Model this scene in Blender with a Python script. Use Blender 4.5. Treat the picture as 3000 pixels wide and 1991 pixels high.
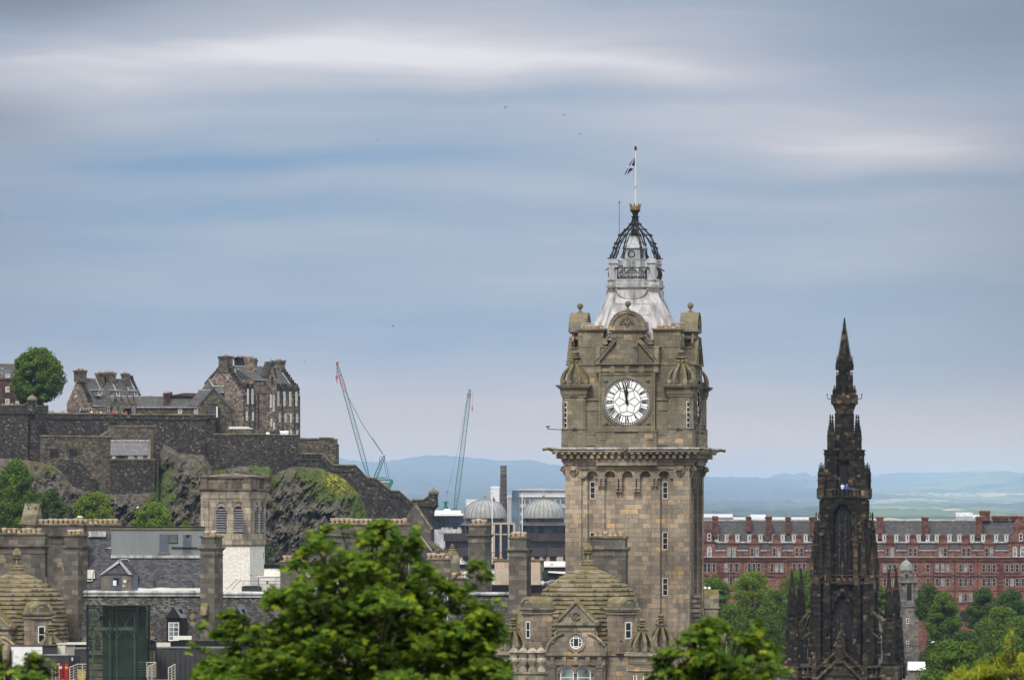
import bpy, bmesh, math, random
from math import sin, cos, pi, radians, sqrt, exp, atan2
from mathutils import Vector, Matrix, noise

for o in list(bpy.data.objects): bpy.data.objects.remove(o)
sc = bpy.context.scene
COL = sc.collection
random.seed(7)
# ------------------------------------------------------------------ camera, sky, sun, exposure
F = 15000.0      # focal length of the lens in photo pixels (about 180 mm on full frame)
CX = 1500.0      # picture centre
HY = 1490.0      # row of the horizon
ZC = 105.0       # height of the viewpoint on the hill
cam = bpy.data.cameras.new("camera")
cam.sensor_width = 36.0; cam.lens = 36.0*F/3000.0
cam.shift_y = (HY-995.5)/3000.0
cam.clip_start = 1.0; cam.clip_end = 120000.0
cam.dof.use_dof = True; cam.dof.focus_distance = 470.0; cam.dof.aperture_fstop = 5.6
camo = bpy.data.objects.new("camera", cam); COL.objects.link(camo)
camo.location = (0, 0, ZC); camo.rotation_euler = (radians(90), 0, 0)
sc.camera = camo
sc.view_settings.view_transform = 'Standard'
sc.view_settings.look = 'None'
sc.view_settings.exposure = 0.8
sc.view_settings.gamma = 1.0
sc.cycles.max_bounces = 6; sc.cycles.diffuse_bounces = 2; sc.cycles.glossy_bounces = 2
sc.cycles.transmission_bounces = 4; sc.cycles.volume_bounces = 1; sc.cycles.transparent_max_bounces = 8
sc.cycles.use_denoising = True

SUN_EL = radians(48); SUN_AZ = radians(200)      # azimuth from the view direction, clockwise: behind left
sun = bpy.data.lights.new("sun", 'SUN'); sun.energy = 1.5; sun.angle = radians(14); sun.color = (1.0, 0.93, 0.83)
suno = bpy.data.objects.new("sun", sun); COL.objects.link(suno)
sd = Vector((sin(SUN_AZ)*cos(SUN_EL), cos(SUN_AZ)*cos(SUN_EL), sin(SUN_EL)))
suno.rotation_euler = sd.to_track_quat('Z', 'Y').to_euler(); suno.location = (0, 0, 400)

class NT:
    """tiny helper to wire shader nodes"""
    def __init__(s, nt): s.nt = nt; s.n = nt.nodes; s.l = nt.links
    def put(s, sock, v):
        if v is None: return
        if isinstance(v, bpy.types.NodeSocket): s.l.new(v, sock)
        elif isinstance(v, (tuple, list)):
            dv = sock.default_value
            sock.default_value = (tuple(v)+(1.0,)) if len(dv) == 4 and len(v) == 3 else tuple(v)
        else: sock.default_value = v
    def node(s, t, ins=None, **kw):
        n = s.n.new(t)
        for k, v in kw.items(): setattr(n, k, v)
        for k, v in (ins or {}).items(): s.put(n.inputs[k], v)
        return n
    def m(s, op, a, b=None, c=None, clamp=False):
        n = s.n.new('ShaderNodeMath'); n.operation = op; n.use_clamp = clamp
        s.put(n.inputs[0], a)
        if b is not None: s.put(n.inputs[1], b)
        if c is not None: s.put(n.inputs[2], c)
        return n.outputs[0]
    def mix(s, f, a, b, blend='MIX'):
        n = s.n.new('ShaderNodeMix'); n.data_type = 'RGBA'; n.blend_type = blend
        s.put(n.inputs[0], f); s.put(n.inputs[6], a); s.put(n.inputs[7], b)
        return n.outputs[2]
    def xyz(s, x, y, z=0.0):
        return s.node('ShaderNodeCombineXYZ', {0: x, 1: y, 2: z}).outputs[0]
    def sep(s, v):
        return s.node('ShaderNodeSeparateXYZ', {0: v}).outputs
    def noise(s, vec, scale, detail=3.0, rough=0.55, dist=0.0):
        return s.node('ShaderNodeTexNoise', {'Vector': vec, 'Scale': scale, 'Detail': detail, 'Roughness': rough, 'Distortion': dist}).outputs['Fac']
    def ramp(s, f, stops, interp='LINEAR'):
        n = s.n.new('ShaderNodeValToRGB'); cr = n.color_ramp; cr.interpolation = interp
        while len(cr.elements) < len(stops): cr.elements.new(0.5)
        for e, (p, c) in zip(cr.elements, stops):
            e.position = p; e.color = (c, c, c, 1) if isinstance(c, (int, float)) else (tuple(c)+(1,))
        s.put(n.inputs[0], f)
        return n.outputs[0]
    def smooth(s, v, a, b):
        n = s.n.new('ShaderNodeMapRange'); n.interpolation_type = 'SMOOTHSTEP'
        s.put(n.inputs[0], v); n.inputs[1].default_value = a; n.inputs[2].default_value = b
        return n.outputs[0]

def lin(*c):
    """sRGB 0-255 to linear"""
    return tuple((x/255/12.92) if x/255 <= 0.04045 else ((x/255+0.055)/1.055)**2.4 for x in c)

def make_world():
    w = bpy.data.worlds.new("World"); sc.world = w; w.use_nodes = True
    t = NT(w.node_tree); t.n.clear()
    sky = t.node('ShaderNodeTexSky', sky_type='NISHITA', sun_disc=False)
    sky.sun_elevation = SUN_EL; sky.sun_rotation = SUN_AZ; sky.air_density = 1.0; sky.dust_density = 1.5; sky.altitude = 100
    skyc = t.mix(1.0, sky.outputs[0], (0.085, 0.085, 0.085), 'MULTIPLY')
    d = t.sep(t.node('ShaderNodeTexCoord').outputs['Generated'])
    hl = t.m('SQRT', t.m('ADD', t.m('MULTIPLY', d[0], d[0]), t.m('MULTIPLY', d[1], d[1])))
    v = t.m('DIVIDE', d[2], t.m('MAXIMUM', hl, 0.02))                 # tangent of the elevation
    u = t.m('ARCTAN2', d[0], d[1])                                     # azimuth
    U = t.m('MULTIPLY_ADD', u, 15.0, 1.5)
    V = t.m('MULTIPLY_ADD', v, -15.0, 1.49)
    # long drifting cloud streaks: domain-warped, strongly stretched noise
    w1 = t.noise(t.xyz(t.m('MULTIPLY', U, 0.7), t.m('MULTIPLY', V, 1.6), 3.1), 1.0, 3)
    Vw = t.m('ADD', V, t.m('MULTIPLY', t.m('SUBTRACT', w1, 0.5), 0.20))
    s1 = t.noise(t.xyz(t.m('MULTIPLY', U, 0.42), t.m('MULTIPLY', Vw, 4.2), 0.7), 1.0, 5, 0.5)
    s2 = t.noise(t.xyz(t.m('MULTIPLY', U, 1.2), t.m('MULTIPLY', Vw, 11.0), 8.2), 1.0, 6, 0.6)
    def blob(u0, v0, su, sv, amp):
        a = t.m('DIVIDE', t.m('SUBTRACT', U, u0), su); b = t.m('DIVIDE', t.m('SUBTRACT', Vw, v0), sv)
        r = t.m('ADD', t.m('MULTIPLY', a, a), t.m('MULTIPLY', b, b))
        return t.m('MULTIPLY', t.m('POWER', 2.718, t.m('MULTIPLY', r, -1.0)), amp)
    def total(bl):
        acc = None
        for b in bl:
            x = blob(*b); acc = x if acc is None else t.m('ADD', acc, x)
        return acc
    bright = total(SKY_BRIGHT)
    b = t.m('ADD', t.m('MULTIPLY_ADD', s1, 0.95, -0.10), t.m('MULTIPLY', t.m('SUBTRACT', s2, 0.5), 0.42))
    b = t.m('ADD', b, bright, clamp=True)
    cloud = t.ramp(b, SKY_RAMP)
    dark = t.m('MINIMUM', total(SKY_DARK), 0.92)
    cloud = t.mix(dark, cloud, SKY_GREY)
    warm = t.m('MINIMUM', total(SKY_WARM), 0.8)
    cloud = t.mix(warm, cloud, t.mix(1.0, cloud, (1.03, 0.97, 0.945), 'MULTIPLY'))
    # overcast sky grows brighter towards the zenith
    cloud = t.mix(1.0, cloud, (0.585, 0.545, 0.53), 'MULTIPLY')
    low = t.m('SUBTRACT', 1.0, t.smooth(v, 0.0, 0.034))       # warm grey bank of cloud low on the horizon
    cloud = t.mix(t.m('MULTIPLY', low, 0.9), cloud, lin(*HORIZON))
    zen = t.smooth(v, 0.11, 0.9)
    cloud = t.mix(zen, cloud, ZENITH)
    col = t.mix(0.9, skyc, cloud)
    bg = t.node('ShaderNodeBackground', {'Color': col, 'Strength': 1.0})
    t.l.new(bg.outputs[0], t.node('ShaderNodeOutputWorld').inputs[0])

SKY_RAMP = [(0.0, lin(112, 150, 190)), (0.28, lin(143, 166, 194)), (0.5, lin(165, 179, 199)), (0.75, lin(192, 198, 210)), (1.0, lin(231, 233, 240))]
HORIZON = (198, 164, 122)
SKY_GREY = lin(112, 118, 136)
ZENITH = (1.2, 1.2, 1.22)
SKY_BRIGHT = [(1.2, 0.13, 0.95, 0.12, 0.58), (0.15, 0.22, 0.45, 0.07, 0.28), (1.95, 0.20, 0.45, 0.05, 0.30), (2.62, 0.41, 0.42, 0.09, 0.46), (1.4, 0.56, 0.55, 0.035, 0.14), (2.1, 0.32, 0.5, 0.05, 0.12),
              (0.55, 0.49, 0.42, 0.045, -0.34), (1.3, 0.47, 0.35, 0.04, -0.24), (0.75, 0.625, 0.5, 0.035, -0.18), (1.35, 0.285, 0.6, 0.035, -0.16), (2.4, 0.52, 0.5, 0.03, -0.16), (1.5, 1.42, 2.6, 0.30, 0.12), (1.75, 0.75, 0.6, 0.12, 0.08), (0.3, 0.42, 0.3, 0.04, -0.1)]
SKY_DARK = [(0.0, -0.02, 0.66, 0.10, 0.95), (-0.05, 0.36, 0.34, 0.06, 0.42), (-0.15, 0.75, 0.42, 0.7, 0.34), (3.2, 0.9, 0.5, 0.7, 0.58), (3.05, 0.04, 0.75, 0.15, 0.6), (1.9, -0.05, 0.8, 0.05, 0.3)]  # corner and side entries paint lens edge darkening into the sky colour
SKY_WARM = [(2.9, 0.25, 0.9, 0.4, 0.8), (1.5, 0.05, 0.9, 0.15, 0.35), (1.8, 1.45, 1.8, 0.22, 0.75)]
make_world()

# ------------------------------------------------------------------ building kit
def X(px, D): return (px-CX)*D/F
def Z(py, D): return ZC+(HY-py)*D/F
def rot2(u, v, a): return (u*cos(a)-v*sin(a), u*sin(a)+v*cos(a))

class Thing:
    """a thing: an Empty at its base; parts are modelled in units of one photo pixel at its distance.
    u to the right, v away, p = photo row (height). rel=True: u is counted from cx (for turned things)"""
    def __init__(s, name, label, cat, D, cx, by, rot=0.0, group=None, rel=False):
        s.k = D/F; s.D = D; s.cx = cx; s.by = by; s.ox = 0.0 if rel else cx
        r = bpy.data.objects.new(name, None); COL.objects.link(r); s.root = r
        r.location = (X(cx, D), D, Z(by, D)); r.rotation_euler = (0, 0, radians(rot))
        r['label'] = label; r['category'] = cat
        if group: r['group'] = group
    def mb(s): return MB(s)

def thing_at(o): return o.root if isinstance(o, Thing) else o

class MB:
    def __init__(s, T): s.T = T; s.v = []; s.f = []; s.M = None; s.mi = []; s.cur = 0
    def rz(s, deg, cu=0, cv=0, extra=None):
        a = radians(deg)
        s.M = (cos(a), sin(a), cu, cv); return s
    def add(s, pts, faces):
        b = len(s.v); M = s.M
        for (u, v, p) in pts:
            u -= s.T.ox
            if M:
                u, v = u*M[0]-v*M[1]+M[2], u*M[1]+v*M[0]+M[3]
            s.v.append((u, v, s.T.by-p))
        for f in faces: s.f.append([b+i for i in f]); s.mi.append(s.cur)
        return s
    def box(s, u0, u1, v0, v1, p0, p1):
        s.add([(u0, v0, p1), (u1, v0, p1), (u1, v1, p1), (u0, v1, p1), (u0, v0, p0), (u1, v0, p0), (u1, v1, p0), (u0, v1, p0)],
              [(3, 2, 1, 0), (4, 5, 6, 7), (0, 1, 5, 4), (1, 2, 6, 5), (2, 3, 7, 6), (3, 0, 4, 7)]); return s
    def sq(s, a, p0, p1, cu=0, cv=0): return s.box(cu-a, cu+a, cv-a, cv+a, p0, p1)
    def prism(s, poly, v0, v1):                      # outline (u,p) given depth
        n = len(poly)
        s.add([(u, v0, p) for u, p in poly]+[(u, v1, p) for u, p in poly],
              [tuple(range(n))[::-1], tuple(range(n, 2*n))]+[(i, (i+1) % n, n+(i+1) % n, n+i) for i in range(n)]); return s
    def sprism(s, poly, u0, u1):                     # outline (v,p) given width
        n = len(poly)
        s.add([(u0, v, p) for v, p in poly]+[(u1, v, p) for v, p in poly],
              [tuple(range(n)), tuple(range(n, 2*n))[::-1]]+[(i, n+i, n+(i+1) % n, (i+1) % n) for i in range(n)]); return s
    def loft(s, rings, cap=True):                    # rings: lists of (u,v,p)
        n = len(rings[0]); pts = [q for r in rings for q in r]; fc = []
        for k in range(len(rings)-1):
            for i in range(n):
                fc.append((k*n+i, k*n+(i+1) % n, (k+1)*n+(i+1) % n, (k+1)*n+i))
        if cap:
            fc.append(tuple(range(n))[::-1]); fc.append(tuple((len(rings)-1)*n+i for i in range(n)))
        s.add(pts, fc); return s
    def lathe(s, prof, cu=0, cv=0, n=12, a0=0.0, cap=True):   # prof: (r,p)
        return s.loft([[(cu+r*cos(a0+2*pi*i/n), cv+r*sin(a0+2*pi*i/n), p) for i in range(n)] for r, p in prof], cap)
    def oct(s, h, f, p):                             # chamfered square ring
        return [(-f, -h, p), (f, -h, p), (h, -f, p), (h, f, p), (f, h, p), (-f, h, p), (-h, f, p), (-h, -f, p)]
    def tube(s, pts, r, n=5, r1=None):
        rings = []; N = len(pts)
        for i in range(N):
            a = Vector(pts[max(i-1, 0)]); b = Vector(pts[min(i+1, N-1)]); t = (b-a)
            if t.length < 1e-6: t = Vector((0, 0, 1))
            t.normalize()
            x = t.cross(Vector((0, 0, 1)) if abs(t.z) < 0.9 else Vector((1, 0, 0))).normalized(); y = t.cross(x)
            rr = r if r1 is None else r+(r1-r)*i/max(N-1, 1)
            c = Vector(pts[i])
            rings.append([tuple(c+x*(rr*cos(2*pi*j/n))+y*(rr*sin(2*pi*j/n))) for j in range(n)])
        return s.loft(rings)
    def ball(s, cu, cv, cp, r, n=8, m=6, sq=1.0):
        return s.lathe([(max(r*sin(pi*j/m), 0.02*r), cp+sq*r*cos(pi*j/m)) for j in range(m+1)], cu, cv, n)
    def ring(s, cu, cp, r0, r1, v0, v1, n=32, a0=0.0, a1=2*pi):    # flat ring facing the front
        full = abs(a1-a0-2*pi) < 1e-6; q = n if full else n+1
        pts = []
        for i in range(q):
            a = a0+(a1-a0)*i/n
            for r, v in ((r0, v0), (r1, v0), (r1, v1), (r0, v1)): pts.append((cu+r*cos(a), v, cp-r*sin(a)))
        fc = []
        for i in range(n):
            a = 4*i; b = 4*((i+1) % q)
            for j in range(4): fc.append((a+j, a+(j+1) % 4, b+(j+1) % 4, b+j))
        if not full: fc += [(0, 1, 2, 3), (4*n+3, 4*n+2, 4*n+1, 4*n)]
        s.add(pts, fc); return s
    def face(s, pts): s.add(pts, [tuple(range(len(pts)))]); return s
    def build(s, name, mat, parent=None, smooth=None, label=None):
        k = s.T.k
        me = bpy.data.meshes.new(name)
        me.from_pydata([(a*k, b*k, c*k) for a, b, c in s.v], [], s.f)
        for m in (mat if isinstance(mat, (list, tuple)) else [mat]): me.materials.append(m)
        if any(s.mi): me.polygons.foreach_set('material_index', s.mi)
        bm = bmesh.new(); bm.from_mesh(me); bmesh.ops.recalc_face_normals(bm, faces=bm.faces); bm.to_mesh(me); bm.free()
        if smooth is not None:
            me.polygons.foreach_set('use_smooth', [True]*len(me.polygons)); me.set_sharp_from_angle(angle=radians(smooth))
        o = bpy.data.objects.new(name, me); COL.objects.link(o)
        o.parent = thing_at(parent) if parent is not None else s.T.root
        if label: o['label'] = label
        return o

def raw(name, verts, faces, mat, parent=None, smooth=False):
    me = bpy.data.meshes.new(name); me.from_pydata(verts, [], faces)
    for m in (mat if isinstance(mat, (list, tuple)) else [mat]): me.materials.append(m)
    if smooth: me.polygons.foreach_set('use_smooth', [True]*len(me.polygons))
    o = bpy.data.objects.new(name, me); COL.objects.link(o)
    if parent is not None: o.parent = parent
    return o
def tag(o, label=None, cat=None, group=None, kind=None):
    if label: o['label'] = label
    if cat: o['category'] = cat
    if group: o['group'] = group
    if kind: o['kind'] = kind
    return o
def copy_tree(o, parent=None):
    c = o.copy(); COL.objects.link(c); c.parent = parent
    for ch in list(o.children): copy_tree(ch, c)
    return c

# ------------------------------------------------------------------ materials
MATS = {}
def newmat(name, rough=0.9, spec=0.25, metal=0.0):
    m = bpy.data.materials.new(name); m.use_nodes = True; t = NT(m.node_tree)
    b = t.n['Principled BSDF']; b.inputs['Roughness'].default_value = rough
    b.inputs['Specular IOR Level'].default_value = spec; b.inputs['Metallic'].default_value = metal
    return m, t, b
def plain(name, col, rough=0.7, var=0.15, scale=1.0, spec=0.3, metal=0.0, col2=None, stretch=1.0):
    m, t, b = newmat(name, rough, spec, metal)
    co = t.sep(t.node('ShaderNodeTexCoord').outputs['Object'])
    vec = t.xyz(co[0], co[1], t.m('MULTIPLY', co[2], stretch))
    n = t.noise(vec, scale, 5, 0.6)
    c2 = col2 or tuple(c*(1-2*var) for c in col)
    t.put(b.inputs['Base Color'], t.ramp(n, [(0.32, c2), (0.62, tuple(c*(1+var) for c in col))]))
    MATS[name] = m; return m
def wallvec(t):
    """(along the wall, up) in the thing's own space"""
    tc = t.node('ShaderNodeTexCoord'); co = t.sep(tc.outputs['Object']); nn = t.sep(tc.outputs['Normal'])
    side = t.m('GREATER_THAN', t.m('ABSOLUTE', nn[0]), t.m('ABSOLUTE', nn[1]))
    a = t.m('ADD', t.m('MULTIPLY', co[1], side), t.m('MULTIPLY', co[0], t.m('SUBTRACT', 1.0, side)))
    top = t.m('GREATER_THAN', t.m('ABSOLUTE', nn[2]), 0.92)
    bb = t.m('ADD', t.m('MULTIPLY', co[1], top), t.m('MULTIPLY', co[2], t.m('SUBTRACT', 1.0, top)))
    return a, bb, tc.outputs['Object'], nn[2]
def masonry(name, stops, bw, bh, mortar=(0.05, 0.045, 0.04), ms=0.03, soot=0.4, sootcol=(0.03, 0.028, 0.026), sscale=0.25, rough=0.92,
            moss=0.0, mosscol=(0.11, 0.09, 0.012), streak=0.3, bias=0.0, mscale=1.2, zones=0.0):
    m, t, b = newmat(name, rough, 0.15)
    a, z, pos, nz = wallvec(t)
    jit = t.noise(pos, 0.8, 2)
    br = t.node('ShaderNodeTexBrick', {'Vector': t.xyz(t.m('ADD', a, 300.3), t.m('ADD', z, 100.1), 0.0), 'Color1': (0, 0, 0, 1), 'Color2': (1, 1, 1, 1), 'Mortar': (0.5, 0.5, 0.5, 1),
                                       'Scale': 1.0, 'Mortar Size': ms*bh, 'Mortar Smooth': 0.3, 'Bias': bias, 'Brick Width': bw, 'Row Height': bh})
    br.offset = 0.5; br.squash = 0.72; br.squash_frequency = 3
    col = t.ramp(t.m('MULTIPLY_ADD', t.m('SUBTRACT', jit, 0.5), 0.5, t.node('ShaderNodeSeparateColor', {0: br.outputs['Color']}).outputs[0]), stops)
    col = t.mix(t.m('MULTIPLY', br.outputs['Fac'], 0.8), col, mortar)
    fine = t.noise(pos, 5.0, 4, 0.7)
    col = t.mix(1.0, col, t.ramp(fine, [(0.25, 0.72), (0.75, 1.25)]), 'MULTIPLY')
    pv = t.sep(pos)
    if zones:
        zn = t.noise(pos, 0.11, 3, 0.6)
        col = t.mix(1.0, col, t.ramp(zn, [(0.36, 1-zones), (0.62, 1+zones*.6)]), 'MULTIPLY')
    st = t.noise(t.xyz(pv[0], pv[1], t.m('MULTIPLY', pv[2], 0.35)), sscale, 6, 0.62)
    col = t.mix(t.m('MULTIPLY', t.smooth(st, 0.48, 0.68), soot), col, sootcol)
    if streak:
        sk = t.noise(t.xyz(t.m('MULTIPLY', a, 1.0), 0.0, t.m('MULTIPLY', z, 0.08)), 1.3, 4, 0.6)
        col = t.mix(t.m('MULTIPLY', t.smooth(sk, 0.5, 0.75), streak), col, sootcol)
    if moss:
        mo = t.noise(pos, mscale, 6, 0.7)
        up = t.smooth(nz, 0.05, 0.5)
        f = t.m('MULTIPLY', t.smooth(t.m('MULTIPLY_ADD', up, 0.16, mo), 0.5, 0.68), moss)
        col = t.mix(f, col, mosscol)
    t.put(b.inputs['Base Color'], col)
    MATS[name] = m; return m
def rubble(name, stops, size, soot=0.4, sootcol=(0.02, 0.02, 0.022), sscale=0.06, mortar=0.25, light=0.0, squash=1.5):
    m, t, b = newmat(name, 0.95, 0.1)
    pos = t.node('ShaderNodeTexCoord').outputs['Object']; pv = t.sep(pos)
    vec = t.xyz(pv[0], pv[1], t.m('MULTIPLY', pv[2], squash))
    vo = t.node('ShaderNodeTexVoronoi', {'Vector': vec, 'Scale': 1.0/size, 'Randomness': 0.9})
    r = t.node('ShaderNodeSeparateColor', {0: vo.outputs['Color']}).outputs[0]
    col = t.ramp(r, stops)
    col = t.mix(t.m('MULTIPLY', t.smooth(vo.outputs['Distance'], 0.42, 0.75), mortar), col, (0.035, 0.033, 0.032))
    big = t.noise(pos, sscale, 6, 0.65)
    col = t.mix(t.m('MULTIPLY', t.smooth(big, 0.44, 0.66), soot), col, sootcol)
    sk = t.noise(t.xyz(pv[0], pv[1], t.m('MULTIPLY', pv[2], 0.12)), 0.35, 5, 0.65)
    col = t.mix(t.m('MULTIPLY', t.smooth(sk, 0.5, 0.7), soot*0.7), col, sootcol)
    if light:
        sp = t.noise(pos, 0.9, 4, 0.8)
        col = t.mix(t.m('MULTIPLY', t.smooth(sp, 0.62, 0.75), light), col, (0.22, 0.2, 0.17))
    t.put(b.inputs['Base Color'], col)
    MATS[name] = m; return m
def slate(name, stops, bw, bh, soot=0.3, rough=0.75, patch=0.0, patchcol=(0.3, 0.3, 0.3), pscale=0.5):
    m, t, b = newmat(name, rough, 0.25)
    a, z, pos, nz = wallvec(t)
    br = t.node('ShaderNodeTexBrick', {'Vector': t.xyz(t.m('ADD', a, 200.3), t.m('ADD', z, 100.1), 0.0), 'Color1': (0, 0, 0, 1), 'Color2': (1, 1, 1, 1), 'Mortar': (0, 0, 0, 1),
                                       'Scale': 1.0, 'Mortar Size': 0.1*bh, 'Mortar Smooth': 0.4, 'Brick Width': bw, 'Row Height': bh})
    br.offset = 0.5
    fine = t.noise(pos, 2.2, 4, 0.7)
    f = t.m('ADD', t.m('MULTIPLY', t.node('ShaderNodeSeparateColor', {0: br.outputs['Color']}).outputs[0], 0.75), t.m('MULTIPLY', fine, 0.3))
    col = t.ramp(f, stops)
    if patch:
        pt = t.noise(pos, pscale, 5, 0.65)
        fl = t.m('GREATER_THAN', t.node('ShaderNodeSeparateColor', {0: br.outputs['Color']}).outputs[0], 0.45)
        col = t.mix(t.m('MULTIPLY', t.m('MULTIPLY', t.smooth(pt, 0.42, 0.66), fl), patch), col, patchcol)
    col = t.mix(t.m('MULTIPLY', br.outputs['Fac'], 0.7), col, (0.012, 0.012, 0.014))
    big = t.noise(pos, 0.15, 4, 0.6)
    col = t.mix(t.m('MULTIPLY', t.smooth(big, 0.5, 0.7), soot), col, (0.03, 0.03, 0.03))
    t.put(b.inputs['Base Color'], col)
    MATS[name] = m; return m
def leafmat(name, stops, trans=0.25, rough=0.75):
    m = bpy.data.materials.new(name); m.use_nodes = True; t = NT(m.node_tree); t.n.clear()
    g = t.node('ShaderNodeNewGeometry').outputs['Random Per Island']
    n = t.noise(t.node('ShaderNodeTexCoord').outputs['Object'], 0.8, 3)
    col = t.ramp(t.m('ADD', t.m('MULTIPLY', g, 0.65), t.m('MULTIPLY', n, 0.35)), stops)
    p = t.node('ShaderNodeBsdfPrincipled', {'Base Color': col, 'Roughness': rough, 'Specular IOR Level': 0.12})
    tr = t.node('ShaderNodeBsdfTranslucent', {'Color': t.mix(1.0, col, (1.3, 1.25, 0.6), 'MULTIPLY')})
    mx = t.node('ShaderNodeMixShader', {0: trans, 1: p.outputs[0], 2: tr.outputs[0]})
    t.l.new(mx.outputs[0], t.node('ShaderNodeOutputMaterial').inputs[0])
    MATS[name] = m; return m

ASH_LOW = masonry('ashlar_brown', [(0.0, (0.21, 0.183, 0.152)), (0.35, (0.28, 0.231, 0.178)), (0.7, (0.345, 0.278, 0.207)), (0.93, (0.40, 0.312, 0.22)), (1.0, (0.50, 0.35, 0.19))], 0.80, 0.41, soot=0.62, sscale=0.2, ms=0.03, sootcol=(0.075, 0.068, 0.058), streak=0.45, zones=0.45)
ASH_UP = masonry('ashlar_grey', [(0.0, (0.165, 0.148, 0.113)), (0.4, (0.20, 0.175, 0.13)), (0.85, (0.24, 0.204, 0.148)), (0.96, (0.31, 0.245, 0.17)), (1.0, (0.43, 0.31, 0.2))], 0.75, 0.41, soot=0.42, sscale=0.35, moss=0.3, sootcol=(0.045, 0.043, 0.034), ms=0.022)
ASH_MOSS = masonry('mossy_stone', [(0.0, (0.13, 0.12, 0.1)), (0.5, (0.2, 0.18, 0.14)), (1.0, (0.3, 0.26, 0.19))], 0.7, 0.4, soot=0.4, sscale=0.5, moss=0.75, mosscol=(0.13, 0.105, 0.02), ms=0.0)
ASH_DARK = masonry('chimney_stone', [(0.0, (0.09, 0.083, 0.072)), (0.5, (0.13, 0.119, 0.102)), (0.9, (0.175, 0.158, 0.13)), (1.0, (0.27, 0.22, 0.16))], 0.8, 0.42, soot=0.5, sscale=0.35, moss=0.4, mosscol=(0.09, 0.078, 0.03), ms=0.02)
GOTHIC = masonry('sooty_gothic_stone', [(0.0, (0.008, 0.007, 0.006)), (0.5, (0.018, 0.0155, 0.0125)), (0.82, (0.036, 0.029, 0.022)), (0.965, (0.07, 0.053, 0.036)), (1.0, (0.17, 0.12, 0.07))], 0.65, 0.36, soot=0.5, sootcol=(0.005, 0.005, 0.005), sscale=0.3, moss=0.2, mosscol=(0.045, 0.04, 0.014), ms=0.02, zones=0.4)
GOTHIC_TRIM = masonry('gothic_trim', [(0.0, (0.022, 0.018, 0.014)), (0.6, (0.056, 0.045, 0.032)), (0.9, (0.12, 0.088, 0.056)), (1.0, (0.26, 0.175, 0.1))], 0.6, 0.36, soot=0.55, sootcol=(0.007, 0.007, 0.007), sscale=0.4, moss=0.45, mosscol=(0.07, 0.06, 0.018), ms=0.02)
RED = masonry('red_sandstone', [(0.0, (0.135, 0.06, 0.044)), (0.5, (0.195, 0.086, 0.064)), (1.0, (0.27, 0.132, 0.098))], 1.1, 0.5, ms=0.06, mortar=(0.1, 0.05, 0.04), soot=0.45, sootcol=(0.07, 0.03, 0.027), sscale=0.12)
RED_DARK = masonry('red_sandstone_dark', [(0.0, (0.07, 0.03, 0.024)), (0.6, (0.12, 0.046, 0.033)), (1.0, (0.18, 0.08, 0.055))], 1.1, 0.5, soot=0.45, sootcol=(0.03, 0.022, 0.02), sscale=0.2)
LEAD = plain('lead_sheet', (0.44, 0.44, 0.45), 0.6, 0.12, 1.1, stretch=0.25, col2=(0.22, 0.225, 0.24))
LEAD_W = plain('weathered_lead', (0.47, 0.465, 0.465), 0.7, 0.1, 1.7, stretch=0.12, col2=(0.17, 0.165, 0.165))
LEAD_D = plain('dark_lead', (0.16, 0.165, 0.18), 0.55, 0.15, 1.5)
IRON = plain('black_iron', (0.018, 0.019, 0.022), 0.45, 0.3, 2.0)
GOLDB = plain('dull_gold', (0.24, 0.16, 0.055), 0.6, 0.3, 3.0, col2=(0.07, 0.05, 0.025))
GILT = plain('gilding', (0.62, 0.36, 0.05), 0.35, 0.1, 2.0, metal=0.5)
WHITE = plain('white_paint', (0.78, 0.78, 0.76), 0.5, 0.05, 1.0)
CREAM = plain('cream_paint', (0.62, 0.58, 0.5), 0.6, 0.08, 1.0)
DIAL = plain('opal_glass_dial', (0.93, 0.93, 0.93), 0.3, 0.02, 0.5, spec=0.5)
GLASS = plain('window_glass', (0.018, 0.023, 0.03), 0.12, 0.5, 0.5, spec=0.5)
CURT = plain('curtained_glass', (0.2, 0.24, 0.25), 0.3, 0.4, 0.8, spec=0.5)
POT = plain('clay_pot', (0.46, 0.30, 0.17), 0.85, 0.2, 2.0, col2=(0.2, 0.12, 0.07))
POT_RIM = plain('clay_pot_rim', (0.6, 0.5, 0.38), 0.85, 0.1, 3.0)
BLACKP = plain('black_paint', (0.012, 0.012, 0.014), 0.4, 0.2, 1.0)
# ------------------------------------------------------------------ land and air
def interp(tab, x):
    if x <= tab[0][0]: return tab[0][1]
    for (a, b), (c, d) in zip(tab, tab[1:]):
        if x <= c:
            t = (x-a)/(c-a); t = t*t*(3-2*t)
            return b+(d-b)*t
    return tab[-1][1]
RIDGE_N = [(-3000, 1378), (0, 1372), (700, 1352), (985, 1345), (1050, 1350), (1130, 1352), (1210, 1339), (1245, 1334), (1300, 1333), (1350, 1338), (1400, 1341),
           (1480, 1349), (1540, 1346), (1620, 1360), (1700, 1375), (1900, 1388), (2060, 1395), (2160, 1398), (2270, 1401), (2400, 1405), (2550, 1417),
           (2672, 1416), (2750, 1404), (2800, 1393), (2920, 1380), (3000, 1384), (4500, 1390)]
RIDGE_F = [(-3000, 1400), (2100, 1401), (2255, 1399), (2272, 1389), (2300, 1384), (2325, 1390), (2345, 1383), (2362, 1382), (2378, 1397), (2395, 1390),
           (2430, 1388), (2550, 1388), (2656, 1383), (2750, 1383), (2850, 1380), (3000, 1388), (4500, 1395)]
GZ = 63.0; DN = 45000.0; DF = 53000.0
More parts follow.
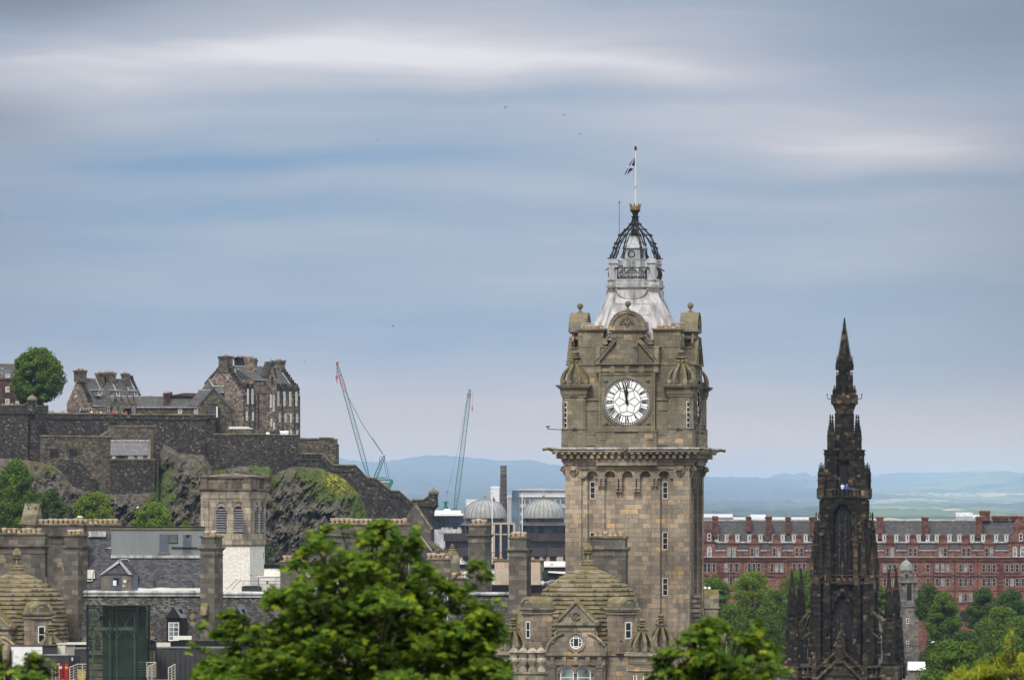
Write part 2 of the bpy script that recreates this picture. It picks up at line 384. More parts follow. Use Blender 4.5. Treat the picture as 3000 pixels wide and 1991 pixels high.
def hill_z(x, y):
    n = noise.fractal(Vector((x/1300, y/4500, 0.3)), 0.7, 2.1, 5)
    n2 = abs(noise.noise(Vector((x/110, y/360, 4.0))))+0.6*abs(noise.noise(Vector((x/46, y/200, 9.0))))
    if y <= DN:
        pr = CX+F*x/DN; top = ZC+(HY-interp(RIDGE_N, pr))*DN/F
        t = max(0, (y-3600)/(DN-3600))
        z = GZ+(top-4-GZ)*(0.12*t+0.88*t**3.2)+n*30*sin(pi*min(t, 1))+n2*21*min(1, t*2)
    else:
        pr = CX+F*x/DF; top = ZC+(HY-interp(RIDGE_F, pr))*DF/F
        prn = CX+F*x/DN; zn = ZC+(HY-interp(RIDGE_N, prn))*DN/F
        t = (y-DN)/(DF-DN)
        if t <= 1: z = (zn-4)*(1-t)+(top)*t-90*sin(pi*t)+n2*21*(1-t)+n2*5*t
        else: z = top-(t-1)*120
    return max(z, GZ)
def make_hills():
    xs = [-7800+i*28 for i in range(558)]
    ys = [3600+i*(DN-3600)/99 for i in range(100)]+[DN+i*330 for i in range(1, 28)]
    v = [(x, y, hill_z(x, y)) for y in ys for x in xs]; n = len(xs)
    f = [(j*n+i, j*n+i+1, (j+1)*n+i+1, (j+1)*n+i) for j in range(len(ys)-1) for i in range(n-1)]
    m, t, b = newmat('hill_land', 1.0, 0.05)
    pos = t.node('ShaderNodeNewGeometry').outputs['Position']; p = t.sep(pos)
    fld = t.node('ShaderNodeTexVoronoi', {'Vector': t.xyz(p[0], t.m('MULTIPLY', p[1], 0.35), 0.0), 'Scale': 0.0012})
    fr = t.node('ShaderNodeSeparateColor', {0: fld.outputs['Color']}).outputs[0]
    fields = t.ramp(fr, [(0.0, (0.05, 0.075, 0.03)), (0.45, (0.1, 0.135, 0.05)), (0.75, (0.15, 0.17, 0.07)), (1.0, (0.4, 0.34, 0.18))])
    wn = t.noise(t.xyz(p[0], t.m('MULTIPLY', p[1], 0.4), 0.0), 0.0011, 6, 0.65)
    tr = t.noise(t.xyz(p[0], t.m('MULTIPLY', p[1], 0.25), p[2]), 0.017, 5, 0.7)
    wood = t.ramp(tr, [(0.38, (0.004, 0.009, 0.012)), (0.62, (0.075, 0.1, 0.05))])
    right = t.smooth(t.m('DIVIDE', p[0], p[1]), 0.03, 0.075)          # open farmland lies on the right-hand hill
    thr = t.m('MULTIPLY_ADD', right, 0.2, 0.28)
    wmask = t.m('SUBTRACT', 1.0, t.smooth(t.m('SUBTRACT', t.m('ADD', wn, t.m('MULTIPLY', t.m('SUBTRACT', tr, 0.5), 0.3)), thr), 0.0, 0.05))
    wmask = t.m('SUBTRACT', 1.0, wmask)
    t.put(b.inputs['Base Color'], t.mix(wmask, fields, wood))
    o = raw('hills', v, f, m, smooth=True); tag(o, kind='structure')
make_hills()

def make_ground():
    def gz(x, y):
        if y < 110: return 88.0-0.02*max(0, y)
        if y < 300: return 86-(86-GZ)*((y-110)/190.0)
        return GZ
    xs = [-7900, -1200, -600, -300, -150, -80, -40, 0, 40, 80, 150, 300, 600, 1200, 7900]
    ys = [-150, -60, 0, 30, 60, 90, 110, 150, 200, 250, 300, 400, 700, 1200, 2000, 3000, 3700]
    v = [(x, y, gz(x, y)-(0.3 if y > 3500 else 0)) for y in ys for x in xs]; n = len(xs)
    f = [(j*n+i, j*n+i+1, (j+1)*n+i+1, (j+1)*n+i) for j in range(len(ys)-1) for i in range(n-1)]
    m = plain('town_ground', (0.075, 0.08, 0.055), 1.0, 0.3, 0.05, col2=(0.045, 0.06, 0.03))
    tag(raw('ground', v, f, m), kind='structure')
make_ground()

def make_haze():
    x0, x1, y0, y1, z0, z1 = -8200, 8200, -260, 58000, 61.0, 520
    v = [(x0, y0, z0), (x1, y0, z0), (x1, y1, z0), (x0, y1, z0), (x0, y0, z1), (x1, y0, z1), (x1, y1, z1), (x0, y1, z1)]
    f = [(3, 2, 1, 0), (4, 5, 6, 7), (0, 1, 5, 4), (1, 2, 6, 5), (2, 3, 7, 6), (3, 0, 4, 7)]
    m = bpy.data.materials.new('haze'); m.use_nodes = True; t = NT(m.node_tree); t.n.clear()
    pv = t.node('ShaderNodeVolumePrincipled', {'Color': HAZE_COL, 'Density': HAZE_DENS, 'Anisotropy': 0.1})
    t.l.new(pv.outputs[0], t.node('ShaderNodeOutputMaterial').inputs['Volume'])
    o = raw('haze', v, f, m); tag(o, kind='stuff')
HAZE_COL = (0.53, 0.72, 1.0); HAZE_DENS = 3.0e-5
make_haze()
# ------------------------------------------------------------------ windows shared by many buildings
def window(T, parent, u0, u1, p0, p1, v, rz=None, bars=(1, 3), fr=None, frame=None, glass=None, name='window', proud=1.2, arch=False):
    """a sash window: frame (with glazing bars) as a part, its pane as sub-part; v is the wall face, the frame stands proud of it"""
    fr = fr or max(1.0, (u1-u0)*0.075)
    mb = MB(T)
    if rz: mb.rz(*rz)
    va, vb = v-proud, v+0.4
    if arch:
        r = (u1-u0)/2; cu = (u0+u1)/2; ps = p0+r
        mb.box(u0, u0+fr, va, vb, ps, p1); mb.box(u1-fr, u1, va, vb, ps, p1); mb.ring(cu, ps, r-fr, r, va, vb, 14, 0, pi)
        top = ps
    else:
        mb.box(u0, u0+fr, va, vb, p0, p1); mb.box(u1-fr, u1, va, vb, p0, p1); mb.box(u0+fr, u1-fr, va, vb, p0, p0+fr); top = p0
    mb.box(u0+fr, u1-fr, va, vb, p1-fr*1.4, p1)
    nb = fr*0.75
    for i in range(1, bars[0]):
        c = u0+(u1-u0)*i/bars[0]; mb.box(c-nb/2, c+nb/2, va+0.2, vb, top+fr*0.5, p1-fr)
    for i in range(1, bars[1]):
        c = p0+(p1-p0)*i/bars[1]; mb.box(u0+fr, u1-fr, va+0.1, vb, c-nb/2, c+nb/2)
    w = mb.build(name, frame or WHITE, parent)
    g = MB(T)
    if rz: g.rz(*rz)
    if arch: g.prism([(u0+fr*.5, p1-fr*.5)]+[(cu-(r-fr*.5)*cos(pi*i/12), ps-(r-fr*.5)*sin(pi*i/12)) for i in range(13)]+[(u1-fr*.5, p1-fr*.5)], v-0.35, v+0.5)
    else: g.box(u0+fr*.5, u1-fr*.5, v-0.35, v+0.5, p0+fr*.5, p1-fr*.5)
    g.build('pane', glass or GLASS, w)
    return w
def pots(T, parent, u0, u1, v, pbase, n, h=11, r=5.2, mat=None, seed=0, tall=()):
    """a row of clay chimney pots, each a part of its stack"""
    rr = random.Random(seed+int(u0)); out = []
    for i in range(n):
        c = u0+(u1-u0)*(i+0.5)/n; hh = h*rr.uniform(0.92, 1.12)*(1.25 if i in tall else 1); q = r*rr.uniform(0.92, 1.06)
        mb = MB(T)
        mb.lathe([(q*0.86, pbase+1), (q*0.92, pbase-hh*0.45), (q*0.9, pbase-hh*0.6)], c, v, 12)
        mb.cur = 1
        mb.lathe([(q*1.12, pbase-hh*0.58), (q*1.18, pbase-hh*0.8)], c, v, 12)
        mb.lathe([(q*1.22, pbase-hh*0.86), (q*1.28, pbase-hh), (q*0.95, pbase-hh*1.04), (q*0.8, pbase-hh*0.9)], c, v, 12)
        out.append(mb.build('chimney_pot', [POT, POT_RIM] if rr.random() < .8 else [POT_RIM, POT], parent))
    return out
def arc(cu, cp, r, a0, a1, n): return [(cu+r*cos(a0+(a1-a0)*i/n), cp-r*sin(a0+(a1-a0)*i/n)) for i in range(n+1)]
def spiral(cu, cp, r, v, turns=1.6, n=22, sgn=1, a0=0.0, rmin=0.15):
    return [(cu+sgn*r*(1-(1-rmin)*i/n)*cos(a0+2*pi*turns*i/n), v, cp-r*(1-(1-rmin)*i/n)*sin(a0+2*pi*turns*i/n)) for i in range(n+1)]
def crown_ribs(T, parent, cu, cv, pb, R, H, mat, n=8, name='crown', a0=None, w=None):
    """open stone crown of curved scroll ribs with a stacked finial; pb: row of its foot, R: radius, H: height to the ball top"""
    mb = MB(T); w = w or R*0.095
    a0 = pi/n if a0 is None else a0
    prof = [(0.98, 0.0), (1.02, 0.08), (1.0, 0.2), (0.9, 0.32), (0.72, 0.43), (0.5, 0.53), (0.34, 0.62), (0.26, 0.70)]
    for k in range(n):
        a = a0+2*pi*k/n; ca, sa = cos(a), sin(a)
        rings = []
        for r, h in prof:
            ro = R*r; ri = R*max(r-0.2*(1.1-h), 0.04); p = pb-H*h
            q = []
            for rad, s_ in ((ro, -w), (ro, w), (ri, w), (ri, -w)):
                q.append((cu+rad*ca-s_*sa, cv+rad*sa+s_*ca, p))
            rings.append(q)
        mb.loft(rings)
        mb.ball(cu+R*0.8*ca, cv+R*0.8*sa, pb-H*0.07, R*0.2, 8, 5)     # scroll at the foot
        mb.ball(cu+R*0.36*ca, cv+R*0.36*sa, pb-H*0.69, R*0.1, 6, 4)
    mb.lathe([(R*0.9, pb), (R*0.9, pb-H*.02)], cu, cv, 8); mb.lathe([(R*0.16, pb), (R*0.16, pb-H*0.25), (R*0.1, pb-H*0.5), (R*0.1, pb-H*0.7)], cu, cv, 6)
    c = mb.build(name, mat, parent, smooth=40)
    f = MB(T)
    f.lathe([(R*0.28, pb-H*0.66), (R*0.17, pb-H*0.73), (R*0.14, pb-H*0.77), (R*0.36, pb-H*0.785), (R*0.36, pb-H*0.81), (R*0.15, pb-H*0.83), (R*0.27, pb-H*0.86), (R*0.12, pb-H*0.885),
             (R*0.2, pb-H*0.91), (R*0.23, pb-H*0.95), (R*0.16, pb-H*0.985), (R*0.03, pb-H)], cu, cv, 10)
    for k in range(6):
        a = 2*pi*k/6; f.ball(cu+R*0.3*cos(a), cv+R*0.3*sin(a), pb-H*0.8, R*0.07, 5, 4)
    f.build('finial', mat, c, smooth=50)
    return c

# ------------------------------------------------------------------ the clock tower
def clock_tower():
    T = Thing('clock_tower', 'tall square stone clock tower with white dial, pale lead roof and iron crown', 'tower', 452.0, 1861, 2890, -8.8, rel=True)
    R4 = (0, 90, 180, 270)
    def wall(mb, a, p0, p1): mb.sq(a, p0, p1)
    # shaft
    mb = MB(T); mb.sq(161, 1372, 2888)
    for k in R4:
        mb.rz(k)
        mb.box(-181, -134, -181, -134, 1374, 2889)
        mb.box(-134, -117, -173, -160, 1374, 2889); mb.box(117, 134, -173, -160, 1374, 2889)
        mb.box(-91, -67, -174, -160, 1395, 2889); mb.box(69, 95, -174, -160, 1395, 2889); mb.box(-67, 69, -166, -160, 1398, 2889)
        mb.box(95.5, 97, -168, -160, 1400, 2889)
        # worn patches of renewed stone
    mb.build('shaft', ASH_LOW)
    mb = MB(T)
    arcs = (-102, -50, 1, 53, 108)
    for k in R4:
        mb.rz(k)
        pl = [(-134, 1364)]+[(-134, 1400)]
        for c in arcs: pl += [(c-16, 1400)]+arc(c, 1396, 16, pi, 0, 10)+[(c+16, 1400)]
        pl += [(134, 1400), (134, 1364)]
        mb.prism(pl, -178, -160)
        for c in arcs:
            mb.ring(c, 1396, 16, 20.5, -181.5, -177.5, 14, 0, pi)
            mb.ring(c, 1396, 18.6, 20.5, -183, -181.5, 14, 0, pi)
        for c in (-76, -25, 27, 79):
            bot = 1443 if abs(c) < 40 else 1430
            mb.box(c-11, c+11, -183, -177, 1396, 1402)
            for s_ in (-1, 1):
                mb.box(c+s_*6-3.4, c+s_*6+3.4, -182, -160, 1402, bot-10)
                for q in range(int((bot-1402)/8)):
                    mb.box(c+s_*6-4.6, c+s_*6+4.6, -183.5, -181, 1404+q*8, 1408+q*8)
                mb.box(c+s_*6-3, c+s_*6+3, -179, -160, bot-10, bot)
        for c in (-131, -91, -68, 71, 91, 131): mb.box(c-6, c+6, -182, -177, 1396, 1401)
    mb.build('arcade', ASH_LOW)
    # main cornice
    mb = MB(T)
    mb.sq(183, 1362, 1374.5); mb.sq(187, 1354, 1362.5); mb.sq(191, 1349, 1354.5); mb.sq(190, 1345, 1349.5); mb.sq(193, 1333, 1345.5)
    mb.sq(204, 1329, 1333.2); mb.sq(209, 1325, 1329.4); mb.sq(217, 1317, 1325.3)
    for k in R4:
        mb.rz(k)
        for i in range(-9, 10): mb.box(i*20-5, i*20+5, -207, -192, 1333, 1344)
        for i in range(-11, 12): mb.box(i*18.4-4, i*18.4+4, -215.5, -203, 1325, 1331)
        mb.box(-88, 88, -196, -190, 1345, 1364)
        for i in range(-13, 14): mb.box(i*13.3-3, i*13.3+3, -193, -189, 1345, 1349)
    mb.build('main_cornice', ASH_LOW)
    mb = MB(T); mb.sq(221, 1313.5, 1317.2); mb.sq(218, 1312.5, 1313.6)
    mb.build('lead_flashing', LEAD_W)
    # carved beasts at the corners and gargoyles
    for k in R4:
        for s_ in (-1, 1):
            mb = MB(T).rz(k)
            c = s_*155
            mb.ball(c, -190, 1374, 9, 8, 6); mb.ball(c-7, -188, 1369, 4.5, 6, 4); mb.ball(c+7, -188, 1369, 4.5, 6, 4); mb.ball(c, -196, 1377, 4.5, 6, 4)
            mb.lathe([(10, 1381), (7, 1389), (3, 1396)], c, -183, 8)
            for q in (-8, 8): mb.tube([(c+q, -186, 1372), (c+q*1.4, -188, 1380), (c+q*0.8, -186, 1387)], 3)
            mb.build('carved_mask', ASH_LOW, smooth=60)
        mb = MB(T).rz(k)
        mb.tube([(214, -214, 1318), (226, -226, 1316), (236, -236, 1319)], 6, 6, 3.5); mb.ball(236, -236, 1318, 5, 6, 5)
        mb.ball(0, -222, 1318, 6, 7, 5); mb.tube([(-8, -219, 1314), (0, -222, 1316), (8, -219, 1314)], 3)
        mb.build('gargoyle', ASH_MOSS, smooth=60)
    # clock stage
    mb = MB(T); mb.sq(166, 1076, 1262); mb.sq(186, 1262, 1313)
    for k in R4:
        mb.rz(k)
        mb.box(-191, -118, -191, -118, 1258, 1313)
        mb.box(-88, 88, -198, -184, 1272, 1313); mb.box(-88, -33, -198, -184, 1266, 1273); mb.box(34, 88, -198, -184, 1266, 1273)
        mb.box(-33, 34, -194, -184, 1263, 1273); mb.box(-90, 90, -200, -183, 1262, 1266.3)
        mb.box(-118, -88, -189, -184, 1276, 1313); mb.box(88, 118, -189, -184, 1276, 1313); mb.box(-119, -88, -191, -184, 1270, 1276); mb.box(88, 119, -191, -184, 1270, 1276)
        for c in (-70, 70): mb.box(c-10, c+10, -200, -197, 1280, 1291)
        mb.box(-192, 192, -192.5, -184, 1303, 1306)
        mb.box(-122, -84, -178, -160, 1170, 1176); mb.box(84, 122, -178, -160, 1170, 1176)
        mb.box(-122, -84, -174, -160, 1176, 1262); mb.box(84, 122, -174, -160, 1176, 1262)
        mb.box(-122, -88, -176, -173, 1196, 1206); mb.box(88, 122, -176, -173, 1196, 1206)
    mb.build('clock_stage', ASH_UP)
    # corner kiosks
    for k in R4:
        mb = MB(T).rz(k); c = -155
        mb.loft([[(c+x, c+y, p) for x, y, _ in mb.oct(34, 27, 0)] for p in (1262, 1166)])
        for a, p0, p1 in ((36, 1158, 1166.5), (38.5, 1154, 1158.3), (39, 1142, 1154.2), (44, 1138, 1142.2), (49, 1133.5, 1138.3), (51, 1131, 1133.7)): mb.sq(a, p0, p1, c, c)
        for s_ in range(-2, 3): mb.box(c+s_*5-1.4, c+s_*5+1.4, c-41, c-36, 1160, 1164)
        mb.box(c-36, c+36, c-36, c+36, 1256, 1262.4)
        kk = mb.build('corner_turret', ASH_UP)
        m2 = MB(T).rz(k); m2.box(c-26.5, c-20.5, c-35, c-33, 1180, 1258); m2.box(c-35, c-33, c-26.5, c-20.5, 1180, 1258)
        w = m2.build('window', GLASS, kk)
        m3 = MB(T).rz(k)
        for q in range(6): m3.box(c-26.5, c-20.5, c-35.6, c-34.4, 1180+q*15, 1182+q*15); m3.box(c-35.6, c-34.4, c-26.5, c-20.5, 1180+q*15, 1182+q*15)
        m3.box(c-20.5, c-19.3, c-35.8, c-33, 1179, 1259); m3.box(c-35.8, c-33, c-20.5, c-19.3, 1179, 1259)
        m3.build('frame', WHITE, w)
        kx, ky = rot2(c, c, radians(k))
        crown_ribs(T, kk, kx, ky, 1131, 44, 100, ASH_MOSS)
    # walls, pediments and gables on the four faces
    mb = MB(T); mb.sq(150, 1020, 1077); mb.sq(153, 1069, 1073)
    for k in R4:
        mb.rz(k)
        mb.box(-92, 92, -183, -150, 1072, 1096); mb.box(-95, 95, -192, -150, 1068.5, 1072.3); mb.box(-85, 85, -186, -182, 1089, 1092)
        for c in (-83, -42, 0, 42, 83):
            mb.box(c-7, c+7, -187, -182, 1074, 1094)
            for q in (-4, 0, 4): mb.box(c+q-1.3, c+q+1.3, -188, -186, 1093, 1097)
        mb.box(-150, -92, -168, -150, 1066, 1074); mb.box(92, 150, -168, -150, 1066, 1074)
    mb.build('attic_wall', ASH_UP)
    for k in R4:
        mb = MB(T).rz(k)
        mb.box(-93, 93, -174, -138, 1021, 1070); mb.box(-96, -36, -177, -136, 1019, 1022.5); mb.box(36, 96, -177, -136, 1019, 1022.5)
        for s_ in (-1, 1):
            mb.prism([(s_*96, 1069), (s_*86, 1069), (s_*30, 1003), (s_*30, 992)], -188, -172)
            mb.prism([(s_*94, 1065), (s_*96, 1069), (s_*30, 992), (s_*30, 988)], -191, -172)
            mb.prism([(s_*84, 1068), (s_*31, 1068), (s_*31, 1005)], -178, -172)
            mb.tube(spiral(s_*66, 1008, 9, -176, 1.6, 20, s_), 3.2, 6); mb.tube([(s_*50, -176, 980), (s_*55, -176, 992), (s_*62, -176, 1002), (s_*74, -176, 1014)], 3.5, 6)
            mb.ball(s_*52, -176, 990, 6, 8, 5)
        mb.box(-31, 31, -184, -140, 994, 1069)
        mb.box(-47, 47, -184, -138, 985, 995); mb.box(-43, 43, -181, -138, 977, 985.5)
        for c in (-37, -20, 4, 26): mb.box(c-4, c+9, -185.5, -183, 986, 994)
        mb.box(-52, 52, -187, -135, 973, 977.5); mb.box(-57, 57, -190, -133, 968, 973.5)
        mb.prism(arc(0, 968, 50, pi, 0, 24), -185, -140)
        mb.ring(0, 968, 43, 51, -189, -138, 24, 0, pi); mb.ring(0, 968, 49, 53, -190, -137, 24, 0, pi)
        # battered buttresses behind the gable
        mb.sprism([(-190, 1069), (-180, 1021), (-150, 1021), (-150, 1069)], -92, -80); mb.sprism([(-190, 1069), (-180, 1021), (-150, 1021), (-150, 1069)], 80, 92)
        g = mb.build('gable', ASH_UP)
        r = MB(T).rz(k)
        for s_ in (-1, 0, 1):
            r.tube([(0, -187, 964), (s_*5, -187, 952), (s_*11, -187, 944)], 1.5); r.ball(s_*15, -187, 946-4*(s_ == 0)*3, 4, 7, 5); r.ball(s_*10, -187, 940, 3, 6, 4)
            r.ball(s_*19, -187, 953, 3.6, 6, 4); r.tube([(s_*4, -187, 956), (s_*12, -187, 953), (s_*19, -187, 953)], 1.3)
        r.ball(24, -184, 1020, 6, 7, 5); r.ball(27, -184, 1028, 4, 6, 4)
        r.build('carving', ASH_UP, g, smooth=60)
        f = MB(T).rz(k)
        f.lathe([(9, 918.5), (9, 914), (6, 912), (3.4, 908), (3.4, 905), (6, 903), (8.6, 899), (9.2, 895.5), (8, 891), (4, 888), (1, 887)], 0, -163, 12)
        f.build('ball_finial', ASH_MOSS, g, smooth=50)
        # chimney stack on each corner of the roof
        s = MB(T).rz(k); c = -111
        s.sq(37, 970, 1076, c, c); s.sq(39, 1020, 1024, c, c); s.sq(41, 971, 975, c, c); s.sq(44, 966.5, 971.3, c, c)
        st = s.build('chimney', ASH_UP)
        x0, y0 = rot2(c, c, radians(k))
        rr = random.Random(k)
        pots(T, st, x0-32, x0+22, y0-14, 966, 5, 9, 5); pots(T, st, x0-28, x0+30, y0+14, 966, 5, 9, 5)
    mb = MB(T)
    for k in (0, 90):
        mb.rz(k); mb.box(-50, 50, -150, 150, 949, 1022); mb.box(-52, 52, -152, 152, 947, 949.5)
        for q in range(-7, 8): mb.tube([(-50.5, q*20, 1020), (-50.5, q*20, 950)], 1.2, 4); mb.tube([(50.5, q*20, 1020), (50.5, q*20, 950)], 1.2, 4)
    mb.build('lead_ridge_roof', LEAD)
    # spire roof of lead
    mb = MB(T)
    lv = [(1000, 124, 72), (950, 110, 63), (925, 99, 59), (893, 84.5, 55), (868, 74, 50), (858, 70, 48)]
    mb.loft([mb.oct(h, f, p) for p, h, f in lv])
    for i in range(8):
        mb.tube([tuple(mb.oct(h+0.5, f+0.3, p)[i]) for p, h, f in lv], 2.0, 5)
    for k in R4:
        mb.rz(k)
        for q in (-0.6, -0.2, 0.2, 0.6):
            mb.tube([(f*q, -h-0.3, p) for p, h, f in lv], 0.9, 4)
        mb.prism([(-44, 852)]+[(-44*cos(pi*i/16), 852+27*sin(pi*i/16)) for i in range(17)], -80, -60)
        for p_, h_ in ((893, 84.8), (925, 99.4)): mb.box(-54, 54, -h_-0.8, -h_+2, p_-0.8, p_+0.8)
    mb.build('spire_roof', LEAD_W)
    mb = MB(T)
    mb.loft([mb.oct(70, 47, 858), mb.oct(72, 49, 849), mb.oct(76, 51, 843)]); mb.loft([mb.oct(79, 54, 844), mb.oct(80, 55, 837)]); mb.loft([mb.oct(76, 52, 837.5), mb.oct(75, 51, 824)])
    mb.loft([mb.oct(76.5, 52.5, 824.5), mb.oct(76.5, 52.5, 821.5)])
    for k in R4:
        mb.rz(k)
        for c in (-40, -20, 0, 20, 40): mb.box(c-7, c+7, -77, -74, 826, 834)
        for c in (-46, 46): mb.lathe([(5, 844), (5, 850), (2, 857)], c, -71, 7)
    mb.build('platform', LEAD_W)
    for k in R4:
        mb = MB(T).rz(k); c = -56
        mb.sq(12.5, 770, 822, c, c); mb.sq(10.5, 775, 818, c-1.4, c-1.4); mb.sq(16, 771.5, 774.5, c, c); mb.sq(14, 763, 771.8, c, c); mb.sq(12, 761, 763.2, c, c)
        mb.build('pier', LEAD)
        b = MB(T).rz(k)
        vf = -70
        for p_, r_ in ((787, 1.7), (818, 1.5), (814, 1.0)): b.tube([(-44, vf, p_), (44, vf, p_)], r_, 5)
        b.box(-47, 47, vf-3, vf+3, 785.5, 787.5)
        for c in (-42, -21, 0, 21, 42): b.tube([(c, vf, 787), (c, vf-2, 795), (c, vf-4, 806), (c, vf, 818)], 1.4, 4)
        for c in (-31, -11, 11, 31):
            s_ = 1 if c > 0 else -1
            b.tube(spiral(c, 808, 8, vf-2, 1.3, 14, s_, 0.6), 1.2, 4); b.tube([(c-s_*9, vf-2, 790), (c, vf-2, 796), (c+s_*8, vf-2, 803)], 1.2, 4); b.tube(spiral(c-s_*5, 796, 5, vf-2, 1.1, 10, -s_, 2), 1.0, 4)
        for q in range(12): b.ball(-40+q*7.3, vf, 816, 1.9, 5, 4)
        for s_ in (-1, 1): b.tube([(s_*47, vf, 787), (s_*51, vf-5, 789), (s_*50, vf-10, 793)], 1.8, 4)
        b.build('balcony_railing', IRON)
    # lantern hut
    mb = MB(T); mb.rz(-8, -4, 0)
    mb.sq(26, 760.5, 822); mb.sq(27.5, 757, 761); mb.sq(26, 729, 757.2); mb.sq(28.5, 727, 730)
    mb.loft([[(s1*h, s2*h, p) for s1, s2 in ((-1, -1), (1, -1), (1, 1), (-1, 1))] for p, h in ((728, 31), (724.5, 30), (716, 20), (706, 13), (697, 9.5), (693, 9))])
    mb.box(-10, 10, -10, 10, 691.5, 693.5)
    ln = mb.build('lantern', LEAD)
    m2 = MB(T).rz(-8, -4, 0); m2.ring(0, 745, 8.6, 11, -28, -25.5, 20); w = m2.build('window', IRON, ln)
    m2 = MB(T).rz(-8, -4, 0); m2.prism([(9*cos(2*pi*i/18), 745+9*sin(2*pi*i/18)) for i in range(18)], -26.6, -25); m2.build('pane', CURT, w)
    window(T, ln, -10, 12, 764, 800, -26, (-8, -4, 0), (2, 3), 1.8, LEAD, CURT)
    m2 = MB(T).rz(-8, -4, 0); m2.box(26, 26.6, -9, 9, 731, 756); m2.build('door', plain('brown_door', (0.07, 0.035, 0.025), 0.6), ln)
    # iron crown
    prof = [(77, 757), (72, 750), (64, 726), (59, 713), (47, 689), (30, 673), (14, 657), (8, 645), (7.5, 635)]
    inn = [(66, 756), (58, 736), (50, 716), (38, 697), (24, 681), (11, 665), (6, 650)]
    for k in range(8):
        a = pi/8+k*pi/4; mb = MB(T)
        P = lambda r, p: (r*cos(a), r*sin(a), p)
        mb.tube([P(r, p) for r, p in prof], 2.3, 5); mb.tube([P(r, p) for r, p in inn], 1.8, 4)
        for r, p in prof[1:7]: mb.ball(*P(r+2.6, p), 3.6, 6, 4)
        for i in range(5):
            r0, p0 = prof[i+1]; r1, p1 = inn[i+1]; mb.tube([P(r0, p0), P((r0+r1)/2-1, (p0+p1)/2+3), P(r1, p1)], 1.1, 4)
        mb.tube([P(70+6*cos(t*.7), 748+6*sin(t*.7)) for t in range(9)], 1.1, 4); mb.tube([P(61+5*cos(t*.7), 738+5*sin(t*.7)) for t in range(9)], 1.0, 4)
        mb.tube([P(84, 757), P(60, 759)], 2.0, 4)
        mb.build('crown_rib', IRON, smooth=60)
    mb = MB(T)
    mb.lathe([(9, 660), (6, 648), (6, 637), (12, 636), (12, 633.5), (6, 632.5), (4.5, 624), (6, 618), (14, 614)], 0, 0, 12)
    for k in range(8):
        a = k*pi/4; mb.tube([(6*cos(a), 6*sin(a), 633), (8*cos(a), 8*sin(a), 623), (15*cos(a), 15*sin(a), 615)], 1.6, 4)
    mb.lathe([(8, 694), (12, 685), (12, 682.5), (5, 681), (3.5, 670)], 0, 0, 10)
    mb.build('crown_neck', IRON)
    mb = MB(T)
    mb.lathe([(14.5, 616), (15.5, 610), (16, 605), (14.5, 605), (13.5, 616)], 0, 0, 16)
    for k in range(8):
        a = k*pi/4; mb.loft([[(16*cos(a+s_*.2), 16*sin(a+s_*.2), 606) for s_ in (-1, 1)]+[(14*cos(a+s_*.2), 14*sin(a+s_*.2), 606) for s_ in (1, -1)],
                             [(18.5*cos(a+s_*.06), 18.5*sin(a+s_*.06), 597.5) for s_ in (-1, 1)]+[(17*cos(a+s_*.06), 17*sin(a+s_*.06), 597.5) for s_ in (1, -1)]])
        mb.ball(18*cos(a), 18*sin(a), 597.5, 1.6, 5, 4); mb.ball(16.3*cos(a+pi/8), 16.3*sin(a+pi/8), 604, 1.5, 5, 4)
    mb.build('coronet', GOLDB)
    # clock dials
    for k in R4:
        s = MB(T).rz(k)
        s.box(-82, 82, -184, -165, 1097, 1258)
        for a, b, c, d in ((-82, 82, 1097, 1101), (-82, 82, 1250, 1258), (-82, -77, 1101, 1250), (77, 82, 1101, 1250)): s.box(a, b, -187, -183, c, d)
        for a, b, c, d in ((-76, 76, 1103, 1105), (-76, 76, 1246, 1248), (-76, -74, 1105, 1246), (74, 76, 1105, 1246)): s.box(a, b, -185.5, -183, c, d)
        s.prism([(-82, 1258), (-76, 1250), (76, 1250), (82, 1258), (82, 1262), (-82, 1262)], -188, -170)
        for c in (-61, 61):
            for p in (1118, 1242): s.ball(c, -184, p, 6.5, 9, 6)
        sr = s.build('clock_surround', ASH_UP)
        s = MB(T).rz(k); s.ring(0, 1180, 67.5, 71, -189, -183, 48); s.ring(0, 1180, 71, 75, -187.5, -183, 48); s.build('clock_moulding', ASH_UP, sr)
        d = MB(T).rz(k); d.prism([(67.8*cos(2*pi*i/64), 1180+67.8*sin(2*pi*i/64)) for i in range(64)], -185, -183.5)
        dial = d.build('clock_dial', DIAL)
        n = MB(T).rz(k); va, vb = -186.3, -184.9
        n.ring(0, 1180, 66.2, 68, va, vb, 60); n.ring(0, 1180, 61.4, 62.4, va, vb, 60); n.ring(0, 1180, 40.4, 41.6, va, vb, 48)
        def bar(r0, a0, r1, a1, w):
            x0, y0, x1, y1 = r0*sin(a0), r0*cos(a0), r1*sin(a1), r1*cos(a1)
            L = sqrt((x1-x0)**2+(y1-y0)**2); dx, dy = (y1-y0)/L*w/2, -(x1-x0)/L*w/2
            n.prism([(x0-dx, 1180-(y0-dy)), (x1-dx, 1180-(y1-dy)), (x1+dx, 1180-(y1+dy)), (x0+dx, 1180-(y0+dy))], va, vb)
        for i in range(60): bar(61.8, 2*pi*(i+.5)/60, 67, 2*pi*(i+.5)/60, 2.6)
        num = ['XII', 'I', 'II', 'III', 'IIII', 'V', 'VI', 'VII', 'VIII', 'IX', 'X', 'XI']
        wd = {'I': 4.2, 'V': 7.5, 'X': 8.0}
